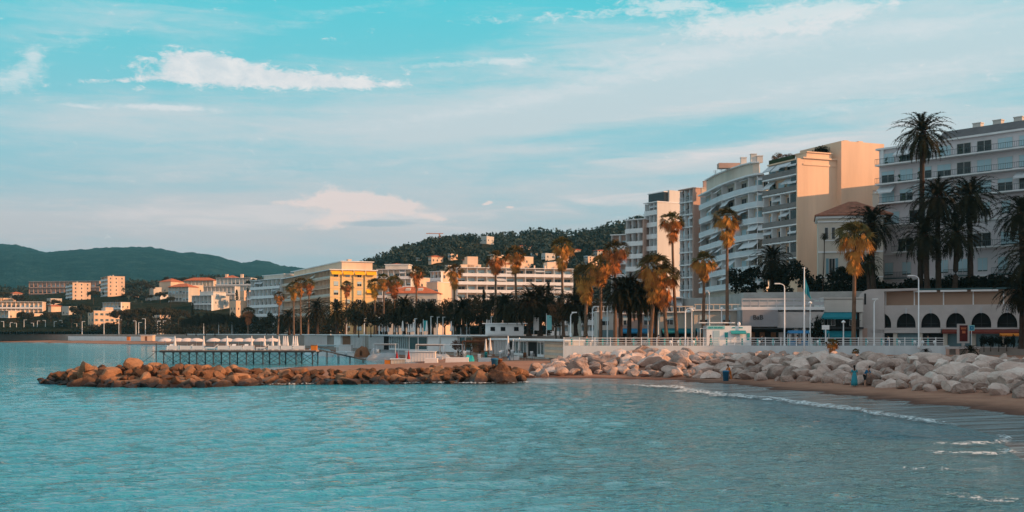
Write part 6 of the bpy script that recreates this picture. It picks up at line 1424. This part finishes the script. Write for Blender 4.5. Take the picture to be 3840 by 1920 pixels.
# street-level shrubs closing gaps behind the far lamps
hb = random.Random(9); C = []
for k in range(620):
    u = hb.random(); px = -60+u*1350; Y = interp([-60, 260, 600, 900, 1290], [690, 665, 590, 470, 330], px)+hb.uniform(0, 22); x, y = shp(px, Y); C.append((x, y, 4.5+hb.uniform(.5, 6.0 if 430 < px < 1100 else 4.6), hb.uniform(1.2, 2.6)))
tag(put('street_hedge', mk('street_hedge', cloud(hb, C, 34, .9, .9), LEAF)), 'dark hedge and low greenery along the far street', 'hedge', kind='stuff')
# hedges on the terrace
hb = random.Random(10); C = []
for k in range(230):
    px = 2740+hb.random()*1150; Y = interp([2740, 2790, 3240, 3300, 3900], [195, 178, 172, 173, 158], px)+hb.uniform(1, 7); x, y = shp(px, Y); top = interp([2740, 2800, 2850, 3000, 3060, 3140, 3240, 3300, 3900], [4.5, 4.5, 4.5, 4.2, 2.0, 3.6, 4.0, 1.3, 1.6], px)
    C.append((x, y, GT+hb.uniform(0, top), hb.uniform(.6, 1.2)))
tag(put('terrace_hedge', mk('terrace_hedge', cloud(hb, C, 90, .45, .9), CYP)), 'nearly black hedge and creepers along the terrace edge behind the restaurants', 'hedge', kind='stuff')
for lb, px, Y, zb, yt, w_, k_ in (('bushy dark tree before the teal awning restaurant', 3064, 158.5, ZP, 1168, 66, 'bush'), ('dark shrub left of the restaurant terrace', 2700, 175, 6, 1165, 90, 'bush'), ('round dark shrub under the curved block', 2660, 178, 6, 1150, 90, 'bush')): tree(k_, lb, px, Y, zb, yt, w_)
T = bpy.data.objects['bush']
for i, px in enumerate((3690, 3715, 3745, 3775, 3800, 3830)): tree('bush', ('dark potted yucca right of the blue sign', 'second potted yucca right of the blue sign', 'dark shrub behind the balustrade', 'wider dark shrub behind the balustrade near the edge', 'dark shrub against the blue-grey shutters', 'dark shrub at the right edge behind the balustrade')[i], px, 151, ZP, 1246+6*(i % 2), 34)
# roof garden trees
for lb, px, Y, zb, yt, w_ in (('reddish shrub on the curved block roof edge, left of the roof garden', 2915, 216, 36.0, 562, 62), ('reddish spreading shrub of the roof garden, right of the first', 2965, 210, 36.5, 570, 70), ('dark roof-garden bush against the lit blank wall', 3090, 209, 37.5, 541, 90), ('low dark roof-garden bush behind the parapet', 3040, 212, 37.2, 560, 70)):
    tree('plane' if 'reddish' in lb else 'bush', lb, px, Y, zb, yt, w_)
# dry shrubs by the club wall and scrubby palms among the boulders
for lb, px, Y, yt, w_ in (('brown dry shrub before the pale club wall', 1718, 214, 1262, 66), ('tall brown dry shrub right of the club windows', 1765, 212, 1252, 60), ('brown dry shrub at the corner of the white canopy', 1800, 208, 1262, 44)): tree('plane', lb, px, Y, ZB-1.3, yt, w_)
# ============================================================ BOULDERS
def rockmat(name, c0, c1, c2, wetc=None, wetz=(.25, .9)):
    m = bpy.data.materials.new(name); m.use_nodes = True; t = NT(m.node_tree); p = t.n['Principled BSDF']
    geo = t.new('ShaderNodeNewGeometry'); pos = geo.outputs['Position']; oi = t.new('ShaderNodeObjectInfo')
    n = t.noise(pos, .9, 6, .65); n2 = t.noise(pos, 5, 5, .7)
    rn = t.math('ADD', t.math('MULTIPLY', n, .45), t.math('ADD', t.math('MULTIPLY', n2, .25), t.math('MULTIPLY', oi.outputs['Random'], .30)))
    c = t.ramp(rn, [(.33, c0), (.5, c1), (.68, c2)])
    if wetc:
        sp = t.new('ShaderNodeSeparateXYZ'); t.l.new(pos, sp.inputs[0]); zz = t.math('ADD', sp.outputs[2], t.math('MULTIPLY', t.math('SUBTRACT', n, .5), .9))
        wt = t.sstep(zz, wetz[1], wetz[0]); c = t.mix(wt, c, wetc); t.l.new(t.math('SUBTRACT', .92, t.math('MULTIPLY', wt, .45)), p.inputs['Roughness'])
    else: p.inputs['Roughness'].default_value = .92
    t.l.new(c, p.inputs['Base Color']); p.inputs['Specular IOR Level'].default_value = .25
    b = t.new('ShaderNodeBump'); b.inputs['Strength'].default_value = .8; b.inputs['Distance'].default_value = .12
    vor = t.new('ShaderNodeTexVoronoi', feature='DISTANCE_TO_EDGE'); t.l.new(t.mapping(pos, (1, 1, 1.6), rot=(.4, .3, .5)), vor.inputs['Vector']); vor.inputs['Scale'].default_value = 1.1
    t.l.new(t.math('ADD', t.noise(pos, 3.5, 7, .65), t.math('MULTIPLY', t.sstep(vor.outputs['Distance'], 0.0, .05), .28)), b.inputs['Height']); t.l.new(b.outputs[0], p.inputs['Normal']); return m
RB = rockmat('brown_boulder', (.06, .03, .018), (.22, .105, .052), (.42, .22, .12), (.030, .017, .012)); RP = rockmat('pale_boulder', (.20, .135, .11), (.50, .37, .315), (.72, .58, .51))
import bmesh
def rock_mesh(seed, m_, el=1.0):
    rg = random.Random(seed); bm = bmesh.new(); bmesh.ops.create_icosphere(bm, subdivisions=3, radius=1.0)
    planes = [(Vector((rg.gauss(0, 1), rg.gauss(0, 1), rg.gauss(0, 1))).normalized(), rg.uniform(.42, .78)) for k in range(11)]; of = rg.random()*90
    for v in bm.verts:
        c = v.co
        for n_, d in planes:
            s_ = c.dot(n_)
            if s_ > d: c = c-n_*(s_-d)*.97
        c = c+c.normalized()*mnoise.noise(c*2.2+Vector((of, 0, 0)))*.07
        v.co = Vector((c.x*1.4*el, c.y*1.1, c.z*.98))
    me = bpy.data.meshes.new('boulder'); bm.to_mesh(me); bm.free(); me.materials.append(m_)
    me.polygons.foreach_set('use_smooth', [True]*len(me.polygons))
    me.set_sharp_from_angle(angle=R(18)) if hasattr(me, 'set_sharp_from_angle') else None
    me.update(); return me
RBM = [rock_mesh(s, RB) for s in range(9)]; RPM = [rock_mesh(50+s, RP, 1.15) for s in range(10)]
def scatter(items, nkeep, meshes, lb, cat, grp, stuff_name, stuff_lb, m_):
    items.sort(key=lambda q: -q[3]/q[1]); V = []; Fc = []; rg = random.Random(2)
    for i, (x, y, z, r) in enumerate(items):
        me = meshes[rg.randrange(len(meshes))]; rot = Matrix.Rotation(rg.random()*6.28, 4, 'Z')@Matrix.Rotation(rg.uniform(-.5, .5), 4, 'X')@Matrix.Rotation(rg.uniform(-.35, .35), 4, 'Y'); S = (r*rg.uniform(.85, 1.25), r*rg.uniform(.85, 1.1), r*rg.uniform(.75, 1.05))
        if i < nkeep:
            o = put('boulder', me); o.location = (x, y, z); o.rotation_euler = rot.to_euler(); o.scale = S; tag(o, lb(x, y, z, r) if callable(lb) else lb, cat, grp(x, y, z, r) if callable(grp) else grp)
        else:
            M = Matrix.Translation((x, y, z))@rot@Matrix.Diagonal((*S, 1)); o_ = len(V); V += [tuple(M@v.co) for v in me.vertices]; Fc += [tuple(q+o_ for q in p_.vertices) for p_ in me.polygons]
    if V:
        me = mk(stuff_name, (V, Fc), m_); me.polygons.foreach_set('use_smooth', [True]*len(Fc)); me.set_sharp_from_angle(angle=R(18)); tag(put(stuff_name, me), stuff_lb, 'boulders', kind='stuff')
# breakwater: near waterline, crest height and width along its length
BW = [(165, 112.5, .35, 3.0), (230, 109.5, 1.0, 5), (330, 106, 1.5, 7), (430, 104.5, 1.6, 9), (560, 103.6, 1.68, 10), (700, 103.8, 1.62, 10), (850, 105.5, 1.5, 9), (950, 108.5, 1.25, 8), (1100, 109.5, 1.2, 6), (1300, 110.5, 1.2, 6), (1500, 111.5, 1.2, 6), (1700, 112.5, 1.5, 6), (1850, 113.8, 1.6, 6), (1960, 114.5, 1.2, 5)]
def bwv(px, k): return interp([b[0] for b in BW], [b[k] for b in BW], px)
rg = random.Random(77); items = []; core = MB(); px = 165
cp = []
while px < 1960:
    Y0 = bwv(px, 1); h = bwv(px, 2); wd = bwv(px, 3); head = px < 900
    rows = 8 if head else 6
    for j in range(rows):
        q = (j+rg.uniform(.1, .6))/rows; r = rg.choice([.35, .45, .55, .65, .75, .9])*rg.uniform(.9, 1.15)*(1.0 if head else .85)*(1.12 if j < 2 else .95)*(.7 if px < 240 else 1)
        z = h*min(1, q*1.9)-r*.45+rg.uniform(-.12, .12); y = Y0+.5+q*wd; x = PX(px+rg.uniform(-14, 14), y)
        items.append((x, y, max(z, -.1), r))
    px += 1.45/bwv(px, 1)*F*(.66 if head else .6)
items += [(PX(205, 110.5), 110.5, .9, .5), (PX(305, 108), 109, 1.75, .75), (PX(450, 106), 110, 1.9, .85), (PX(1880, 113.6), 113.6, .35, 1.25), (PX(1800, 113.5), 113.8, .3, 1.3)]
def lb1(x, y, z, r):
    px = x/y*F+1920; row = 'at the waterline' if z < .45 else 'on the crest' if z > bwv(px, 2)*.5+.2 else 'halfway up'
    for p_, w_ in ((300, 'the left tip of the breakwater'), (480, 'the left shoulder of the breakwater head'), (620, 'the breakwater just left of the pier ladder'), (760, 'the breakwater before the left end of the pier'), (900, 'the breakwater before the middle of the pier'), (1080, 'the thin neck of the breakwater'), (1250, 'the low breakwater before the gangway'), (1450, 'the low breakwater before the inlet'), (1650, 'the low breakwater before the striped cabins'), (1820, 'the rocks before the long mattress stack')):
        if px < p_: return 'brown boulder '+row+' of '+w_
    return 'brown boulder '+row+' where the breakwater meets the beach'
def gp1(x, y, z, r): return 'boulders: '+lb1(x, y, z, r)
scatter(items, 134, RBM, lb1, 'boulder', gp1, 'breakwater_rubble', 'smaller brown rubble filling the breakwater', RB)
bxs = [b[0] for b in BW]; V = []; n = 60
for i in range(n):
    px = 190+(1950-190)*i/(n-1); Y0 = bwv(px, 1); h = bwv(px, 2); wd = bwv(px, 3)
    for yy, zz in ((1.2, -1.5), (1.6, .05), (2.6, h*.35), (wd*.55, h*.6), (wd, h*.55), (wd+1.5, -.2), (wd+2.5, -1.5)): V.append((PX(px, Y0+yy), Y0+yy, zz))
tag(put('breakwater_core', grid_mesh('breakwater_core', V, n, 7, RB, False)), kind='structure')
# pale boulder slope
rg = random.Random(78); items = []; pts = []
tries = 0
while len(pts) < 860 and tries < 60000:
    tries += 1; x = rg.uniform(-4, 75); y = rg.uniform(62, 153); px = x/y*F+1920
    if px < 1920 or px > 3930: continue
    e = float(sdist([(x, y)], UP)[0])
    if e < 1.0 or e > 30: continue
    sp = 1.28 if e < 14 else 1.7
    if any((x-a)**2+((y-b_))**2 < sp*sp for a, b_, _ in pts): continue
    pts.append((x, y, e))
for x, y, e in pts:
    r = rg.choice([.45, .55, .65, .75, .8, .95, 1.1])*rg.uniform(.9, 1.1)*(.8 if e < 2.5 else 1.0)*(1.0 if e < 14 else .62); items.append((x, y, gz(x, y)+r*rg.uniform(.05, .3)+(.1 if e < 14 else -.1), r))
def lb2(x, y, z, r):
    px = x/y*F+1920; e = float(sdist([(x, y)], UP)[0]); row = 'at the sand edge' if e < 4 else 'in the middle of the slope' if e < 9.5 else 'near the top of the slope'; sz = 'small ' if r < .68 else 'large ' if r > 1.02 else ''
    for p_, w_ in ((2060, 'next to the breakwater'), (2250, 'below the left end of the railing'), (2420, 'below the feather palms'), (2600, 'below the twin fan palms'), (2700, 'left of the blue bin'), (2800, 'right of the blue bin'), (2900, 'below the black lettering'), (3030, 'below the flag pole'), (3160, 'below the teal awnings'), (3290, 'behind the two people'), (3420, 'below the first arches'), (3560, 'below the right end of the railing'), (3700, 'below the red poster panel')):
        if px < p_: return sz+'pale boulder '+row+' '+w_
    return sz+'pale boulder '+row+' at the right edge'
scatter(items, 165, RPM, lb2, 'boulder', lambda *a: 'boulders: '+lb2(*a), 'slope_rubble', 'smaller pale boulders packed along the top of the slope', RP)
# tufts among the boulders
for lb, px, Y, yt, s in (('small scrubby palm with rusty leaves at the foot of the railing', 3118, 146, 1290, .42), ('rusty tuft of palm leaves among the boulders below the railing', 3400, 138, 1338, .22), ('dark tuft at the top of the boulders below the lamp', 3474, 149, 1322, .24), ('thin dark sprouting palm in front of the balustrade', 3636, 143, 1318, .36), ('small brown tuft at the bottom of the big palm trunk', 3205, 150, 1318, .22)):
    z = gz(*shp(px, Y)); palm('P' if 'dark' in lb else 'W', lb, px, Y, z-.3, yt, s, None, .1)
# ============================================================ SURF
FO = bpy.data.materials.new('foam'); FO.use_nodes = True; t = NT(FO.node_tree); p = t.n['Principled BSDF']; p.inputs['Base Color'].default_value = (.62, .66, .67, 1); p.inputs['Roughness'].default_value = .9
pos = t.new('ShaderNodeNewGeometry').outputs['Position']; n = t.noise(t.mapping(pos, (1.0, 1.6, 1)), 2.6, 7, .72, .5); at_ = t.new('ShaderNodeAttribute', attribute_name='cover').outputs['Fac']
t.l.new(t.sstep(t.math('ADD', t.math('ADD', t.math('MULTIPLY', t.math('SUBTRACT', n, .5), 1.7), .5), at_), .92, 1.2), p.inputs['Alpha'])
def foam(name, pts, w0, w1, seed, lb, z=.05, jag=.5, dens=.62):
    """band of foam along a plan polyline, hummocked, thinning to its edges"""
    P = [Vector((*q, 0)) for q in pts]; L = [0]
    for a, b_ in zip(P, P[1:]): L.append(L[-1]+(b_-a).length)
    n = int(L[-1]/.22); V = []; C = []; nv = 9
    for i in range(n+1):
        s_ = L[-1]*i/n; k = max(0, min(len(P)-2, np.searchsorted(L, s_)-1)); q = (s_-L[k])/(L[k+1]-L[k]); c = P[k].lerp(P[k+1], q)
        t0 = max(0, k-1); d = (P[min(len(P)-1, k+2)]-P[t0]).normalized(); nr = Vector((d.y, -d.x, 0)); sh = fbm(s_*.16, seed, 0, 4)*jag*2.2; u = i/n; end = min(1, 6*u, 6*(1-u))
        wd = (w0+(w1-w0)*u)*(.75+.7*fbm(s_*.3, seed+9, 0, 3))
        for j in range(nv):
            v = j/(nv-1); off = sh+(v-.5)*wd; e = math.sin(math.pi*v); pz = z+e*.16*max(0, .6+fbm(s_*.8, v*3+seed, 0, 3)); V.append((c.x+nr.x*off, c.y+nr.y*off, pz)); C.append((e**.6)*dens*end)
    me = grid_mesh(name, V, n+1, nv, FO); a = me.attributes.new('cover', 'FLOAT', 'POINT'); a.data.foreach_set('value', C); return tag(put(name, me), lb, 'surf foam', kind='stuff')
def shl(l, dz=0): return [shp(px, YZ(py)) for px, py in l]
foam('wave_foam', shl([(2080, 1438), (2300, 1443), (2500, 1455), (2700, 1480), (2900, 1502), (3100, 1530), (3300, 1554), (3480, 1580), (3640, 1615), (3745, 1655)]), 6.5, 2.2, 1.5, 'long line of breaking foam along the beach', dens=.57)
foam('wave_foam', shl([(2500, 1461), (2700, 1488), (2900, 1507), (3050, 1526)]), 5.0, 1.6, 4.5, 'second broken foam line behind the first breaker', dens=.56)
foam('wave_foam', shl([(3380, 1668), (3500, 1672), (3620, 1673), (3700, 1668), (3742, 1655), (3735, 1640), (3700, 1628)]), 1.6, 1.3, 7.5, 'short curl of foam near the right end of the breaker', dens=.50, jag=.25)
foam('wave_foam', shl([(3380, 1700), (3500, 1706), (3640, 1712), (3740, 1712), (3792, 1702), (3780, 1690), (3750, 1684)]), 1.6, 1.3, 8.5, 'foam curl nearest the sand at the right end', dens=.50, jag=.25)
foam('wave_foam', shl([(3520, 1862), (3650, 1880), (3760, 1885), (3900, 1880)]), 1.5, 1.6, 10.5, 'foam streak in the lower right corner', dens=.44, jag=.3)
foam('wave_foam', shl([(3300, 1760), (3500, 1765), (3700, 1772)]), .4, .4, 12.5, 'faint foam streak between the curls', dens=.46)
foam('wave_foam', shl([(1400, 1440), (1560, 1440), (1680, 1438), (1800, 1440), (1960, 1438), (2080, 1438)]), 1.4, 2.2, 14.5, 'foam washing against the foot of the breakwater', dens=.56)
foam('wave_foam', shl([(1600, 1437), (1650, 1434), (1690, 1431)]), 2.0, 2.6, 16.5, 'bright splash of foam in the gap of the rocks', dens=.8, z=.25)
foam('wave_foam', shl([(900, 1448), (1000, 1446), (1200, 1443), (1400, 1440)]), .5, .5, 18.5, 'thin foam edge along the middle breakwater', dens=.5)
# ============================================================ AIR
if 1:
    hz = MB(); hz.box(-4200, 4600, -190, 5200, -8, 480); m = bpy.data.materials.new('haze'); m.use_nodes = True; m.node_tree.nodes.clear(); t = NT(m.node_tree)
    o_ = t.new('ShaderNodeOutputMaterial'); v_ = t.new('ShaderNodeVolumePrincipled'); v_.inputs['Color'].default_value = (.30, .78, .92, 1); v_.inputs['Density'].default_value = 0.00008; v_.inputs['Anisotropy'].default_value = .2
    t.l.new(v_.outputs[0], o_.inputs['Volume']); ho = hz.obj('haze', [m]); tag(ho, kind='stuff')
# ============================================================ LABELS THAT TELL LOOK-ALIKES APART
ORD = ['first', 'second', 'third', 'fourth', 'fifth', 'sixth', 'seventh', 'eighth', 'ninth', 'tenth', 'eleventh', 'twelfth', 'thirteenth', 'fourteenth', 'fifteenth', 'sixteenth', 'seventeenth', 'eighteenth', 'nineteenth', 'twentieth', 'twenty-first', 'twenty-second', 'twenty-third', 'twenty-fourth', 'twenty-fifth']
def relabel(fmt, grp):
    L = [o for o in scene.objects if o.parent is None and o.get('group') == grp]; L.sort(key=lambda o: o.location.x/max(1, o.location.y))
    for i, o in enumerate(L): o['label'] = fmt.format(ORD[min(i, 24)] if i < len(L)-1 else 'last')
for fmt, g in (('closed white parasol on the club terraces, {} from the left', 'closed parasols above the beach clubs'), ('pale lamp post on the far shore road, {} from the left', 'pale lamp posts along the far shore road'),
    ('slim pale lamp post on the street behind the clubs, {} from the left', 'slim lamp posts behind the beach clubs'), ('small white globe light behind the promenade railing, {} from the left', 'globe bollard lights behind the railing'),
    ('closed white parasol on the pier deck, {} from the left', 'closed parasols on the pier'), ('open pale parasol at the back of the pier, {} from the left', 'open parasols on the pier'), ('white cushioned sun lounger on the pier, {} from the left', 'sun loungers on the pier'),
    ('white cloth windbreak panel at the pier edge, {} from the left', 'windbreak panels on the pier'), ('dark round tree in the clipped mass behind the clubs, {} from the left', 'dark trees in a clipped mass behind the beach clubs'),
    ('dark low tree in the shaded row behind the clubs, {} from the left', 'dark low trees behind the beach clubs'), ('dark tree left of the yellow-awning block, {} from the left', 'dark trees left of the yellow-awning block'),
    ('flat-topped pine of the dark shore grove, {} from the left', 'pines of the dark shore grove'), ('dark tree on the rise behind the towers, {} from the left', 'dark trees on the rise behind the towers'),
    ('closed white parasol on the sand before the white canopy, {} from the left', 'closed parasols in front of the white canopy')): relabel(fmt, g)
